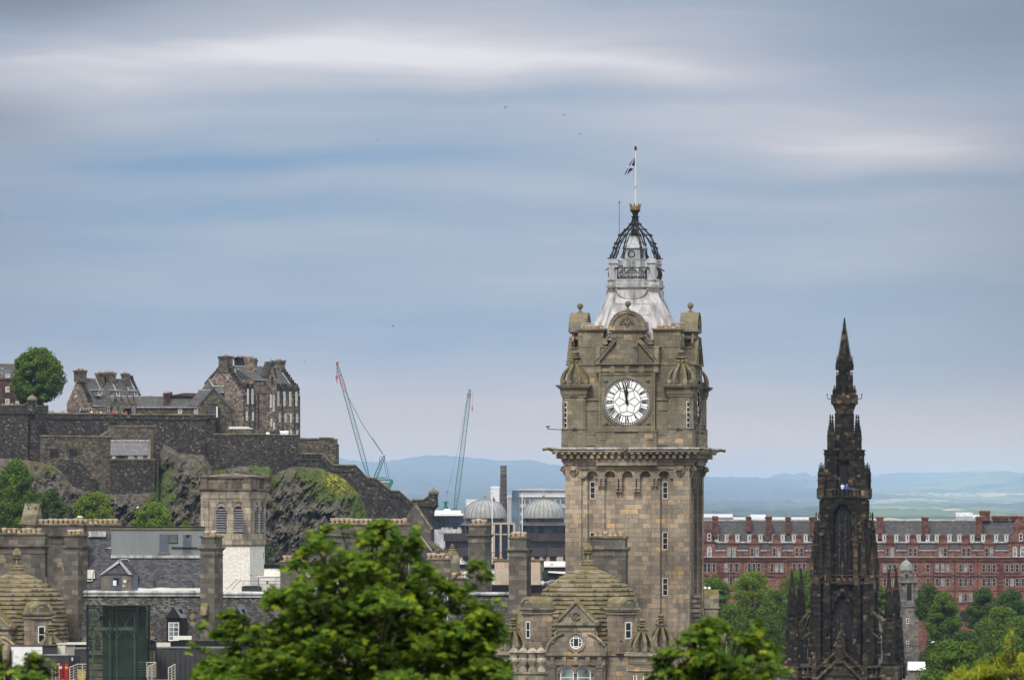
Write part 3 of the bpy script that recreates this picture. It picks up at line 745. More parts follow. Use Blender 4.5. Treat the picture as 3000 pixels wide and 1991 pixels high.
        for i, q in enumerate(num):
            a = 2*pi*i/12; tot = sum(wd[c] for c in q); x = -tot/2
            for c in q:
                w = wd[c]; R0, R1 = 43, 60.5
                A = lambda off, r: a+off/r
                xm = x+w/2
                if c == 'I': bar(R0, A(xm*R0/52, R0), R1, A(xm*R1/52, R1), 2.6)
                if c == 'V':
                    bar(R0, A(xm*R0/52, R0), R1, A((xm-w*.34)*R1/52, R1), 2.6); bar(R0, A(xm*R0/52, R0), R1, A((xm+w*.34)*R1/52, R1), 1.4)
                if c == 'X':
                    bar(R0, A((xm+w*.34)*R0/52, R0), R1, A((xm-w*.34)*R1/52, R1), 2.6); bar(R0, A((xm-w*.34)*R0/52, R0), R1, A((xm+w*.34)*R1/52, R1), 1.4)
                x += w
            bar(41, a+pi/12, 62, a+pi/12, 0.7)
        for i in range(6):                                         # petal tracery of glazing bars
            a = 2*pi*i/6+pi/6
            bar(2, a+pi/6, 27, a+pi/6, 1.1)
            bar(27, a+pi/6, 41, a+pi/6+pi/12*1.05, 1.1) if False else None
            bar(27, a-pi/6, 37, a, 1.1); bar(27, a+pi/6, 37, a, 1.1); bar(37, a, 41, a, 1.1)
        n.build('numerals', IRON, dial)
        h = MB(T).rz(k); vh = -188
        am = 2*pi*(58/60); ah = 2*pi*(11.96/12)
        def hand(a, L, tail, w, spade):
            d_ = lambda x, y: (x*cos(a)+y*sin(a), 1180-(-x*sin(a)+y*cos(a)))
            h.prism([d_(-w*1.3, -tail), d_(w*1.3, -tail), d_(w*1.1, 0), d_(w*.55, L), d_(-w*.55, L), d_(-w*1.1, 0)], vh, vh+1.2)
            if spade: h.prism([d_(0, L), d_(w*1.2, L-9), d_(w*2.2, L-20), d_(w*.9, L-26), d_(-w*.9, L-26), d_(-w*2.2, L-20), d_(-w*1.2, L-9)], vh-1, vh+1)
        hand(ah, 44, 5, 2.4, True); hand(am, 62, 10, 2.4, False)
        h.prism([(5*cos(2*pi*i/12), 1180+5*sin(2*pi*i/12)) for i in range(12)], vh-1.5, vh+2)
        h.build('clock_hands', BLACKP, dial)
    # narrow windows of the shaft
    for k in R4[:2]:
        for u in (-111, 101):
            for p0, p1 in ((1411, 1461), (1557, 1608), (1690, 1741)): window(T, None, u, u+15, p0, p1, -161, (k,), (1, 3), 1.4)
    # floodlight brackets on the ledge
    for (a, s_) in ((0, -1), (90, -1), (0, 1)):
        mb = MB(T).rz(a); b = s_*186
        mb.tube([(b-s_*5, -193, 1261), (b+s_*44, -206, 1259)], 1.1, 4); mb.tube([(b+s_*42, -206, 1259), (b+s_*42, -206, 1253)], 0.9, 4)
        mb.box(b+s_*42-5, b+s_*42+5, -210, -204, 1250, 1254)
        mb.build('floodlight', IRON)
    mb = MB(T)
    for c in (-152, 152): mb.box(c-9, c+9, -196, -192, 1256, 1260); mb.box(c-4, c+4, -199, -195, 1250, 1256)
    mb.build('ledge_lamp', LEAD_D)
    mb = MB(T); mb.tube([(-46, -8, 690), (-46, -8, 594)], 1.1, 5); mb.ball(-46, -8, 593, 3.2, 7, 5); mb.lathe([(2, 590), (0.3, 586)], -46, -8, 6); mb.build('antenna', LEAD_D)
    return T
TOWER = clock_tower()

def flag_and_pole():
    T = Thing('flagpole', 'white flagpole rising from the gilded iron crown on top of the clock tower', 'flagpole', 452.0, 1862, 690)
    mb = MB(T); mb.tube([(1862, 0, 690), (1862, 0, 550), (1862, 0, 440)], 3.0, 8, 1.9); mb.build('pole', CREAM, smooth=60)
    mb = MB(T); mb.lathe([(2.2, 441), (3.4, 439), (3.4, 431), (1.5, 428)], 1862, 0, 8); mb.box(1861.4, 1865.6, -1.5, 1.5, 433, 438); mb.build('truck', BLACKP)
    mb = MB(T); mb.lathe([(2.9, 550), (2.9, 547)], 1862, 0, 8); mb.build('band', GOLDB)
    # the flag hangs in folds: grid of cloth, blue with a white saltire
    m, t, b = newmat('saltire_cloth', 0.8, 0.1)
    uv = t.sep(t.node('ShaderNodeUVMap').outputs[0])
    d1 = t.m('ABSOLUTE', t.m('SUBTRACT', uv[0], uv[1])); d2 = t.m('ABSOLUTE', t.m('SUBTRACT', t.m('ADD', uv[0], uv[1]), 1.0))
    w = t.m('LESS_THAN', t.m('MINIMUM', d1, d2), 0.13)
    t.put(b.inputs['Base Color'], t.mix(w, (0.006, 0.028, 0.14), (0.42, 0.4, 0.4)))
    k = 452.0/F; nu, nv = 16, 12; V = []; UV = []
    for j in range(nv+1):
        for i in range(nu+1):
            a = i/nu; c = j/nv
            x = -2-a*30*(0.75+0.5*(c-0.2)*0+0.1*sin(c*3))-c*a*5; y = 5*sin(a*9+c*2.2)*a+a*26; z = -c*37*(1-0.42*a)-a*38-2.5*sin(a*7+c*1.5)*a
            V.append((x*k, y*k, z*k)); UV.append((a, c))
    f = [(j*(nu+1)+i, j*(nu+1)+i+1, (j+1)*(nu+1)+i+1, (j+1)*(nu+1)+i) for j in range(nv) for i in range(nu)]
    o = raw('flag', V, f, m, smooth=True); o.location = (X(1862, 452), 452, Z(455, 452))
    l = o.data.uv_layers.new(name='uv')
    for lp in o.data.loops: l.data[lp.index].uv = UV[lp.vertex_index]
    sol = o.modifiers.new('cloth', 'SOLIDIFY'); sol.thickness = 0.02
    tag(o, 'drooping blue flag with white diagonal cross on the pole above the clock tower', 'flag')
flag_and_pole()
# ------------------------------------------------------------------ trees
import numpy as np
PAL = {'green': [(0.0, (0.026, 0.055, 0.007)), (0.5, (0.07, 0.13, 0.012)), (1.0, (0.17, 0.24, 0.022))],
       'bright': [(0.0, (0.055, 0.10, 0.009)), (0.5, (0.12, 0.19, 0.014)), (1.0, (0.23, 0.29, 0.028))],
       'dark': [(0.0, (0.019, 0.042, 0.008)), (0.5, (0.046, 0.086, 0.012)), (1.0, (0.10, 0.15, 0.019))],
       'maple': [(0.0, (0.016, 0.040, 0.005)), (0.38, (0.042, 0.092, 0.007)), (0.68, (0.10, 0.16, 0.008)), (0.9, (0.22, 0.26, 0.012)), (1.0, (0.25, 0.14, 0.018))],
       'willow': [(0.0, (0.07, 0.10, 0.007)), (0.5, (0.17, 0.20, 0.012)), (1.0, (0.34, 0.33, 0.02))]}
LEAF = {k: leafmat('leaves_'+k, v, 0.3 if k in ('maple', 'willow', 'bright') else 0.2) for k, v in PAL.items()}
BARK = plain('bark', (0.06, 0.048, 0.036), 0.95, 0.35, 1.5, stretch=0.3)
def np_mesh(name, verts, nper, mat, parent, smooth=False):
    """verts: array (nfaces*nper,3) of separate polygons"""
    me = bpy.data.meshes.new(name); nv = len(verts); nf = nv//nper
    me.vertices.add(nv); me.vertices.foreach_set('co', verts.astype(np.float32).ravel())
    me.loops.add(nv); me.loops.foreach_set('vertex_index', np.arange(nv, dtype=np.int32))
    me.polygons.add(nf); me.polygons.foreach_set('loop_start', np.arange(0, nv, nper, dtype=np.int32)); me.polygons.foreach_set('loop_total', np.full(nf, nper, dtype=np.int32))
    me.update(calc_edges=True); me.materials.append(mat)
    o = bpy.data.objects.new(name, me); COL.objects.link(o); o.parent = parent
    return o
def leaf_cloud(rng, centers, radii, per, size, flat=0.85, shell=0.75):
    """leaf quads spread over the shells of many small lobes"""
    c = np.repeat(centers, per, axis=0); r = np.repeat(radii, per)[:, None]; n = len(c)
    d = rng.normal(size=(n, 3)); d /= np.linalg.norm(d, axis=1)[:, None]
    rad = r*(shell+(1-shell)*rng.random((n, 1)))*rng.uniform(0.8, 1.12, (n, 1))
    pos = c+d*rad*np.array([1, 1, flat])
    nrm = d+rng.normal(size=(n, 3))*0.55+np.array([0, 0, 0.35]); nrm /= np.linalg.norm(nrm, axis=1)[:, None]
    t = np.cross(nrm, rng.normal(size=(n, 3))); t /= np.linalg.norm(t, axis=1)[:, None]; b = np.cross(nrm, t)
    s = size*rng.uniform(0.55, 1.25, (n, 1))
    q = np.stack([pos-t*s*0.5, pos-b*s*0.33, pos+t*s*0.5, pos+b*s*0.33], axis=1)
    return q.reshape(-1, 3)
ENV = {'round': [(0, .6), (.18, .9), (.42, 1), (.68, .95), (.86, .75), (1, .4)], 'tall': [(0, .7), (.2, .97), (.5, 1), (.75, .82), (.9, .55), (1, .25)],
       'mound': [(0, 1), (.3, 1), (.6, .9), (.8, .7), (1, .35)]}
def tree(name, label, D, cx, top, bot, width, pal, seed, lobes=70, per=90, leaf=5.0, env='round', ground=None, group=None, cat='tree', lobe=0.24):
    """crown of leaf clumps between rows top and bot, width in photo pixels; trunk down to the ground"""
    T = Thing(name, label, cat, D, cx, ground if ground else HY+(ZC-GZ)*F/D, group=group)
    k = T.k; rng = np.random.default_rng(seed); H = bot-top; R = width/2
    hh = rng.random(lobes)**0.9; an = rng.random(lobes)*2*pi
    rr = np.interp(hh, [a for a, b in ENV[env]], [b for a, b in ENV[env]])*R
    rad = (lobe*min(R, H*0.6)*rng.uniform(0.6, 1.4, lobes))
    rho = np.clip(rr-rad*0.7, 0, None)*np.sqrt(rng.uniform(0.35, 1.0, lobes))*rng.uniform(0.92, 1.12, lobes)
    z = (T.by-bot)+rad*0.5+hh*(H-rad*1.3)
    C = np.stack([rho*np.cos(an), rho*np.sin(an), z], axis=1)
    # an inner filling so that the crown is not hollow
    q = leaf_cloud(rng, C, rad, per, leaf)
    fi = leaf_cloud(rng, C*np.array([0.75, 0.75, 1])-np.array([0, 0, H*0.03]), rad*0.8, max(per//3, 8), leaf*1.4)
    np_mesh('crown', np.concatenate([q, fi])*k, 4, LEAF[pal], T.root)
    mb = MB(T); tr = max(3, width*0.035)
    tp = bot-H*0.55
    mb.tube([(cx, 0, T.by), (cx+width*0.01, 0, (T.by+bot)/2), (cx, 0, bot), (cx, 0, tp)], tr*1.2, 7, tr*0.35)
    rp = random.Random(seed)
    for i in range(6):
        a = rp.uniform(0, 6.28); l = R*rp.uniform(0.4, 0.75); p = rp.uniform(tp, bot)
        mb.tube([(cx, 0, p), (cx+cos(a)*l*0.5, sin(a)*l*0.5, p-l*0.3), (cx+cos(a)*l, sin(a)*l, p-l*0.75)], tr*0.4, 5, tr*0.1)
    mb.build('trunk', BARK)
    return T

# ------------------------------------------------------------------ the castle on its rock
RUB_DARK = rubble('dark_rubble', [(0.0, (0.022, 0.021, 0.0205)), (0.55, (0.05, 0.045, 0.041)), (0.9, (0.085, 0.075, 0.064)), (1.0, (0.2, 0.17, 0.14))], 0.42, soot=0.42, light=0.13, squash=1.25)
RUB_PINK = rubble('pinkish_rubble', [(0.0, (0.085, 0.07, 0.06)), (0.4, (0.185, 0.15, 0.125)), (0.75, (0.275, 0.218, 0.178)), (1.0, (0.40, 0.31, 0.23))], 0.6, soot=0.35, sscale=0.1)
RUB_TAN = rubble('tan_rubble', [(0.0, (0.05, 0.044, 0.036)), (0.5, (0.11, 0.094, 0.07)), (1.0, (0.2, 0.165, 0.115))], 0.6, soot=0.45, sscale=0.1)
RUB_RED = rubble('red_rubble', [(0.0, (0.05, 0.028, 0.026)), (0.6, (0.1, 0.052, 0.045)), (1.0, (0.16, 0.09, 0.075))], 0.6, soot=0.4)
STEP = plain('crowstep_stone', (0.045, 0.04, 0.036), 0.95, 0.5, 0.5)
COPE = plain('coping_stone', (0.16, 0.14, 0.09), 0.95, 0.3, 0.4, col2=(0.06, 0.055, 0.04))
SL_CAS = slate('castle_slate', [(0.0, (0.05, 0.05, 0.05)), (0.6, (0.085, 0.083, 0.08)), (1.0, (0.13, 0.125, 0.12))], 0.42, 0.27, soot=0.3)
SL_LIGHT = slate('pale_slate', [(0.0, (0.12, 0.115, 0.125)), (0.6, (0.17, 0.165, 0.175)), (1.0, (0.22, 0.215, 0.22))], 0.42, 0.27, soot=0.2)
PIPE = BLACKP

def crow(v0, v1, pe0, pe1, pa, n=9, over=4):
    """outline of a crow-stepped gable from eave (v0,pe0) to apex and down to (v1,pe1)"""
    vm = (v0+v1)/2; L = []; w0 = (vm-v0)/n
    for i in range(n):
        p = pe0+(pa-pe0)*(i+1)/n-over; L += [(v0+w0*i, p), (v0+w0*(i+1), p)]
    R = []
    w1 = (v1-vm)/n
    for i in range(n):
        p = pe1+(pa-pe1)*(i+1)/n-over; R += [(v1-w1*i, p), (v1-w1*(i+1), p)]
    return L+R[::-1]
def castle_chimney(T, c0, c1, v0, v1, p0, p1, n, mat=None, parent=None, seed=1):
    mb = MB(T); mb.box(c0, c1, v0, v1, p0+4, p1); mb.box(c0-2, c1+2, v0-2, v1+2, p0, p0+6); mb.box(c0-1, c1+1, v0-1, v1+1, p0+8, p0+10)
    s = mb.build('chimney', mat or STEP, parent)
    rr = random.Random(seed)
    for i in range(n):
        m2 = MB(T); cu = c0+(c1-c0)*(i+.5)/n; m2.lathe([(2.1, p0+1), (2.4, p0-3), (2.8, p0-5), (1.8, p0-5.5)], cu, (v0+v1)/2+rr.uniform(-2, 2), 7); m2.build('chimney_pot', POT, s)
    return s

def hospital_block():
    T = Thing('castle_hall', 'tallest crow-stepped stone castle block with three chimney stacks and rows of slit windows', 'castle building', 1088.0, 714, 1330, 46, rel=True)
    L, W = 222, 164
    mb = MB(T); mb.box(0, L, 0, W, 1149, 1330); mb.box(30, 88, -3, W, 1110, 1330); mb.box(20, 32, -1.5, 30, 1149, 1330)
    mb.box(-3, L+3, -3, 5, 1152, 1157)
    mb.build('wall', RUB_PINK)
    mb = MB(T); mb.sprism([(0, 1150)]+crow(0, W, 1149, 1130, 1068, 10)+[(W, 1150), (W, 1330), (0, 1330)], -4, 5); mb.build('gable', RUB_PINK)
    mb = MB(T); mb.sprism([(0, 1160)]+crow(0, W, 1152, 1152, 1070, 13)+[(W, 1160), (W, 1330), (0, 1330)], L-5, L+4); mb.build('gable', RUB_PINK)
    for u0, u1, pe1 in ((-5, 6, 1130), (L-6, L+5, 1152)):      # dark crow-step copings along both gables
        mb = MB(T)
        for i in range(10):
            mb.box(u0, u1, 82*i/10, 82*(i+1)/10+2, 1149-81*(i+1)/10-9, 1149-81*(i+1)/10-1); mb.box(u0, u1, W-82*(i+1)/10-2, W-82*i/10, pe1-(pe1-68-1000)*(i+1)/10-9, pe1-(pe1-68-1000)*(i+1)/10-1)
        mb.build('crow_steps', STEP)
    mb = MB(T); mb.sprism([(-4, 1151), (82, 1070), (W+2, 1151)], 5, L-5); mb.sprism([(-6, 1111), (82, 1069.4), (90, 1111)], 30, 88)
    mb.build('roof', SL_CAS)
    mb = MB(T); mb.box(5, L-5, 79, 85, 1067.5, 1070.5); mb.tube([(6.5, -2, 1150), (6.5, 82, 1069)], 1.2, 4); mb.tube([(L-7, -2, 1150), (L-7, 82, 1069)], 1.2, 4); mb.tube([(50, 25, 1124), (50, 80, 1071)], 1.2, 4)
    mb.box(32, 87, -7, -4, 1109.5, 1112)
    for c in (24, 34): mb.box(c, c+2, 60, 72, 1077, 1090)
    mb.build('lead_flashing', LEAD)
    # slender gabled stair bay
    mb = MB(T); mb.prism([(86, 1330), (86, 1100), (105, 1058), (125, 1100), (125, 1330)], -9, 20); mb.tube([(105, -6, 1060), (105, -6, 1050)], 2.5, 6, 0.8); mb.ball(105, -6, 1053, 3, 6, 4)
    g = mb.build('stair_gable', RUB_PINK)
    mb = MB(T); mb.prism([(84, 1103), (105, 1056), (107, 1062), (88, 1106)], -10.5, 21); mb.prism([(127, 1103), (105, 1056), (103, 1062), (122, 1106)], -10.5, 21); mb.build('coping', STEP, g)
    window(T, g, 102, 108, 1100, 1122, -9, None, (1, 1), 1.2, STEP)
    # left gabled turret bay behind the gable
    mb = MB(T); mb.box(30, 70, W-4, W+14, 1120, 1330); mb.prism([(28, 1122), (50, 1082), (72, 1122)], W-4, W+14); mb.tube([(50, W+5, 1084), (50, W+5, 1072)], 2, 6, .7); mb.build('rear_bay', STEP)
    castle_chimney(T, -6, 14, 62, 102, 1041, 1090, 2, RUB_TAN, seed=3); castle_chimney(T, 58, 84, 36, 58, 1046, 1112, 3, RUB_PINK, seed=4)
    castle_chimney(T, 70, 112, 96, 116, 1042, 1080, 5, seed=5); castle_chimney(T, 118, 140, 92, 110, 1049, 1080, 3, seed=6); castle_chimney(T, L-14, L+6, 64, 96, 1049, 1100, 3, RUB_TAN, seed=7)
    for c in (15, 33, 141, 166, 191, 214):       # dormer heads breaking the eaves
        if c == 33: c = 31
        mb = MB(T); mb.prism([(c-7, 1150), (c-7, 1134), (c, 1120), (c+7, 1134), (c+7, 1150)], -4, 18); d = mb.build('dormer', STEP)
    for c in (9, 27): window(T, None, c, c+6, 1139, 1182, -5, None, (1, 2), 1.6)
    for c in (131, 156, 180, 205): window(T, None, c, c+6, 1144, 1186, -5, None, (1, 2), 1.6)
    for c in (9, 30): window(T, None, c, c+6, 1207, 1231, -4 if c == 30 else -1, None, (1, 2), 1.6)
    for c in (140, 164, 187, 212): window(T, None, c, c+6, 1209, 1234, -1, None, (1, 2), 1.6)
    for c in (140, 164, 187, 212): window(T, None, c, c+6, 1258, 1278, -1, None, (1, 2), 1.6)
    for c, a, b in ((97, 1154, 1192), (108, 1156, 1203), (99, 1224, 1248), (110, 1236, 1262)): window(T, None, c, c+5, a, b, -10, None, (1, 2), 1.4)
    window(T, None, -66, -60, 1102, 1109, -5.5, (-90, 0, 0), (1, 1), 1.2)
    for c in (20, 41, 55, 127, 152, 200, 222):
        mb = MB(T); mb.tube([(c, -5, 1156), (c, -5, 1300)], 1.3, 5); mb.build('downpipe', PIPE)
hospital_block()

def long_hall():
    T = Thing('castle_house', 'castle house with stepped gable, steep slate roof, three chimney stacks and three white-framed dormers', 'castle building', 1086.0, 267, 1300, 40, rel=True)
    c40, s40 = cos(radians(40)), sin(radians(40)); L, W = 190, 118
    mb = MB(T); mb.box(0, L, 0, W, 1187, 1300); mb.sprism([(0, 1188)]+crow(0, W, 1186, 1186, 1108, 11, 2)+[(W, 1188), (W, 1300), (0, 1300)], -4, 5); mb.build('wall', RUB_PINK)
    mb = MB(T)
    for i in range(11): mb.box(-5, 6, 59*i/11, 59*(i+1)/11+1.5, 1186-78*(i+1)/11-7, 1186-78*(i+1)/11)
    mb.build('crow_steps', STEP)
    mb = MB(T); mb.sprism([(0, 1190)]+crow(0, W, 1184, 1184, 1106, 14)+[(W, 1190), (W, 1300), (0, 1300)], L-6, L+2)
    mb.lathe([(6, 1108), (6.5, 1100), (5, 1096), (1, 1094)], L-3, 59, 8)
    mb.build('crow_steps', STEP)
    mb = MB(T); mb.sprism([(-5, 1188), (59, 1107), (W+4, 1188)], 4, L-5); mb.build('roof', SL_CAS)
    mb = MB(T); mb.box(4, L-5, 57, 61, 1105, 1107.8)
    for c in (L-8, 58, 112, 160): mb.tube([(c, 22, 1153), (c, 58, 1108)], 1.4, 4)
    mb.box(2, L-4, -7, -4, 1187, 1189.5); mb.build('lead_flashing', LEAD)
    castle_chimney(T, -8, 12, 40, 76, 1083, 1118, 4, RUB_TAN, seed=2); castle_chimney(T, 60, 76, 40, 62, 1090, 1132, 2, RUB_TAN, seed=8); castle_chimney(T, 86, 122, 46, 66, 1088, 1122, 4, RUB_TAN, seed=9)
    castle_chimney(T, 150, 166, 40, 58, 1090, 1132, 2, RUB_TAN, seed=10)
    for c in (34, 100, 166):
        mb = MB(T); mb.box(c-9, c+9, 6, 40, 1142, 1160); d = mb.build('dormer', LEAD_D)
        mb = MB(T); mb.box(c-12, c+12, 2, 42, 1139, 1142.5); mb.build('roof', LEAD, d)
        window(T, d, c-6, c+6, 1143, 1158, 6, None, (2, 1), 1.5)
    window(T, None, -72, -66, 1156, 1163, -5, (-90, 0, 0), (1, 1), 1.2); window(T, None, -50, -36, 1196, 1206, -5, (-90, 0, 0), (2, 1), 1.2)
long_hall()

def low_range():
    T = Thing('castle_range', 'long low castle range with slate roof and five pointed stone gablets at left', 'castle building', 1080.0, 440, 1300)
    mb = MB(T); mb.box(268, 586, 0, 60, 1192, 1300); mb.build('wall', RUB_TAN)
    mb = MB(T); mb.sprism([(-4, 1193), (34, 1159), (64, 1193)], 312, 576); mb.build('roof', SL_CAS)
    mb = MB(T); mb.box(312, 577, 32, 36, 1157.6, 1160); mb.box(390, 577, -6, -3, 1192, 1194); mb.tube([(566, 32, 1159), (576, -3, 1193)], 1.3, 4); mb.build('lead_flashing', LEAD)
    for c in (319, 338, 355, 373, 391):
        mb = MB(T); mb.prism([(c-8, 1300), (c-8, 1186), (c, 1159), (c+8, 1186), (c+8, 1300)], -9, 24); mb.lathe([(2.2, 1162), (1.6, 1156), (.4, 1153)], c, -7, 6)
        g = mb.build('gablet', RUB_TAN)
        if c != 373: window(T, g, c-3, c+3, 1190, 1211, -9, None, (1, 2), 1.2, LEAD)
    mb = MB(T); mb.sprism([(-22, 1196), (-9, 1188), (-9, 1196)], 364, 384); mb.build('porch_roof', SL_CAS)
    mb = MB(T); mb.box(366, 382, -10, -8.6, 1197, 1214); mb.build('door', BLACKP)
    castle_chimney(T, 479, 495, 2, 20, 1151, 1193, 2, RUB_RED)
    for c, w in ((522, 11), (569, 11)): window(T, None, c, c+w, 1195, 1212, 0, None, (3, 3), 1.3)
    mb = MB(T); mb.prism([(495, 1158), (510, 1155), (540, 1150), (583, 1151), (583, 1190), (566, 1190), (560, 1160)], 20, 55); mb.build('rear_parapet', RUB_RED)
    mb = MB(T); mb.ball(498, 34, 1152, 6, 8, 6); mb.build('ball_ornament', STEP)
low_range()

def gable_house():
    T = Thing('castle_lodge', 'plain dark gabled castle house with a glazed window bay at the battlement end', 'castle building', 1077.0, 628, 1300)
    mb = MB(T); mb.prism([(585, 1300), (585, 1186), (625, 1139), (678, 1198), (678, 1300)], 0, 70); mb.build('wall', RUB_TAN)
    mb = MB(T); mb.prism([(581, 1184), (625, 1134), (626, 1140), (585, 1188)], -3, 74); mb.prism([(682, 1198), (625, 1134), (624, 1140), (678, 1202)], -3, 74); mb.build('roof', SL_CAS)
    mb = MB(T); mb.prism([(585, 1188), (548, 1188), (580, 1142), (624, 1141)], 40, 90); mb.build('wing_roof', SL_LIGHT)
    mb = MB(T); mb.box(578, 626, 60, 66, 1139, 1143); mb.build('lead_flashing', LEAD)
    mb = MB(T); mb.box(608, 642, -10, 2, 1187, 1230); mb.prism([(608, 1188), (612, 1182), (638, 1182), (642, 1188)], -10, 2); bay = mb.build('window_bay', STEP)
    window(T, bay, 611, 634, 1190, 1226, -10.5, None, (5, 5), 1, LEAD_D); mb = MB(T); mb.box(634.5, 638, -11.5, -10, 1190, 1227); mb.build('frame', WHITE, bay)
    mb = MB(T); mb.box(637, 684, 4, 40, 1236, 1300); mb.build('side_wall', RUB_DARK)
gable_house()
def turret_roofs():
    T = Thing('castle_annex', 'small slate roofed annex with a pointed turret roof leaning on the tall castle gable', 'castle building', 1084.0, 625, 1300)
    mb = MB(T); mb.box(588, 656, 0, 40, 1148, 1300); mb.build('wall', RUB_TAN)
    mb = MB(T); mb.loft([[(586, -3, 1146), (626, -3, 1146), (626, 36, 1146), (586, 36, 1146)], [(611, 15, 1111), (613, 15, 1111), (613, 18, 1111), (611, 18, 1111)]]); mb.sprism([(-3, 1149), (16, 1130), (38, 1149)], 618, 658); mb.build('roof', SL_CAS)
    mb = MB(T); mb.tube([(612, 14, 1111), (626, -3, 1132)], 1.5, 4); mb.box(622, 656, 14, 18, 1128.4, 1131); mb.box(635, 657, -6, -2, 1147.5, 1150); mb.build('lead_flashing', LEAD)
    mb = MB(T); mb.box(640, 645, -4, -2, 1150, 1165); mb.build('downpipe', PIPE)
turret_roofs()
def west_house():
    T = Thing('castle_barrack', 'red stone castle house with attic dormer at the left edge behind the round tree', 'castle building', 1092.0, -20, 1300)
    mb = MB(T); mb.box(-140, 85, 0, 90, 1108, 1300); mb.box(-142, 87, -3, 3, 1108, 1113); mb.build('wall', RUB_RED)
    mb = MB(T); mb.sprism([(-4, 1108), (40, 1066), (94, 1108)], -140, 88); mb.build('roof', SL_CAS)
    mb = MB(T); mb.box(-140, 88, 38, 42, 1064, 1067); mb.build('ridge', COPE)
    mb = MB(T); mb.prism([(14, 1107), (14, 1095), (23, 1088), (32, 1095), (32, 1107)], -2, 30); d = mb.build('dormer', LEAD_D); window(T, d, 17, 29, 1096, 1106, -2, None, (3, 2), 1.2)
    for c, p in ((16, 1132), (16, 1168), (46, 1174), (-30, 1132)): window(T, None, c, c+12, p, p+16, 0, None, (3, 4), 1.3)
    for p in (1076, 1091):
        mb = MB(T); mb.box(2, 6, 8 if p > 1080 else 22, 30, p, p+4); mb.build('skylight', LEAD)
west_house()

# walls
def castle_wall(label, D, segs, mat=RUB_DARK, crenel=None, coping=True, thick=25, name='castle_wall', extra=None):
    """segs: top outline (px,row) left to right and a row of the foot; crenel: list of (px0,px1) gaps"""
    px0, px1 = segs[0][0], segs[-1][0]; foot = 1640
    T = Thing(name, label, 'wall', D, (px0+px1)/2, foot)
    mb = MB(T); mb.prism([(px0, foot)]+list(segs)+[(px1, foot)], 0, thick); w = mb.build('wall', mat)
    if coping:
        mb = MB(T)
        for (a, pa), (b, pb) in zip(segs, segs[1:]):
            mb.prism([(a-0.5, pa+2), (b+0.5, pb+2), (b+0.5, pb-2.2), (a-0.5, pa-2.2)], -2.5, thick+2)
        mb.build('coping', COPE)
    return T
def string_course(T, segs, dp, h=3, out=3):
    mb = MB(T)
    for (a, pa), (b, pb) in zip(segs, segs[1:]): mb.prism([(a, pa+dp+h), (b, pb+dp+h), (b, pb+dp), (a, pa+dp)], -out, 1)
    mb.build('string_course', STEP)
W1 = castle_wall('dark high castle wall at the far left, left of the domed sentry turret', 1068.0, [(-160, 1186), (70, 1186), (82, 1178)], thick=30)
string_course(W1, [(-160, 1208), (82, 1209)], 0)
W2 = castle_wall('main battlement wall of the castle, with embrasures and people looking over', 1069.0, [(79, 1188), (139, 1188), (140, 1210), (310, 1211), (372, 1213), (372, 1222), (382, 1222), (382, 1213), (630, 1214)], thick=26)
string_course(W2, [(140, 1224), (370, 1225), (634, 1228)], 0); string_course(W2, [(108, 1208), (139, 1208)], 0)
mb = MB(W2)
for i in range(6):                                            # shallow embrasures
    for x in (152+i*27, 392+i*43): mb.box(x, x+8, -1.2, 2, 1213, 1222)
for x in (44, 60, 112, 122, 130): mb.box(x, x+5, -1.4, 2, 1191, 1203)
mb.build('embrasures', STEP)
mb = MB(W2); mb.prism([(612, 1226), (640, 1226), (626, 1244)], -6, 10); mb.box(606, 640, -8, 12, 1222, 1226); mb.build('corbel', STEP)
mb = MB(W2)
for x in (430, 470, 510, 560, 600): mb.prism([(x-4, 1520), (x-3, 1240), (x+3, 1240), (x+6, 1520)], -3, 2)
mb.build('buttresses', RUB_DARK)
def bartizan(label, D, cx, ptop, peave, pbase, pcorb, r, round_=True, name='sentry_turret'):
    T = Thing(name, label, 'turret', D, cx, pcorb)
    mb = MB(T); mb.lathe([(r*.9, pbase), (r*.9, peave)], cx, 0, 14); mb.lathe([(r*1.03, pbase+2), (r*1.06, pbase-2)], cx, 0, 14); mb.build('wall', RUB_DARK, smooth=40)
    mb = MB(T); mb.lathe([(r*1.08, peave+1), (r*1.08, peave-2), (r*.98, peave-6), (r*.75, peave-(peave-ptop)*.5), (r*.4, peave-(peave-ptop)*.68), (r*.14, peave-(peave-ptop)*.74), (r*.1, peave-(peave-ptop)*.84), (r*.2, peave-(peave-ptop)*.9), (r*.04, ptop)], cx, 0, 14); mb.build('dome', COPE, smooth=40)
    mb = MB(T); mb.lathe([(r*1.02, pbase+1), (r*.8, pbase+(pcorb-pbase)*.25), (r*.45, pbase+(pcorb-pbase)*.6), (r*.1, pcorb)], cx, 0, 12); mb.build('corbel', STEP)
    mb = MB(T)
    for q in (-.35, .3): mb.box(cx+q*r-1.5, cx+q*r+1.5, -r*.93, -r*.8, peave+5, peave+14)
    mb.build('slit', BLACKP)
bartizan('domed stone sentry turret on the castle wall below the round tree', 1064.0, 94, 1153, 1171, 1210, 1232, 14)
bartizan('domed sentry turret at the low right end of the castle ramparts', 1040.0, 1270, 1427, 1446, 1481, 1496, 15)
W3 = castle_wall('long plain rampart under the tallest castle block', 1064.0, [(626, 1271), (760, 1271), (873, 1273)], thick=40)
W4 = castle_wall('lighter rubble wall standing out at the right of the tall castle block', 1076.0, [(871, 1284), (935, 1285), (935, 1282), (976, 1283), (976, 1286), (987, 1287)], mat=RUB_TAN, thick=60)
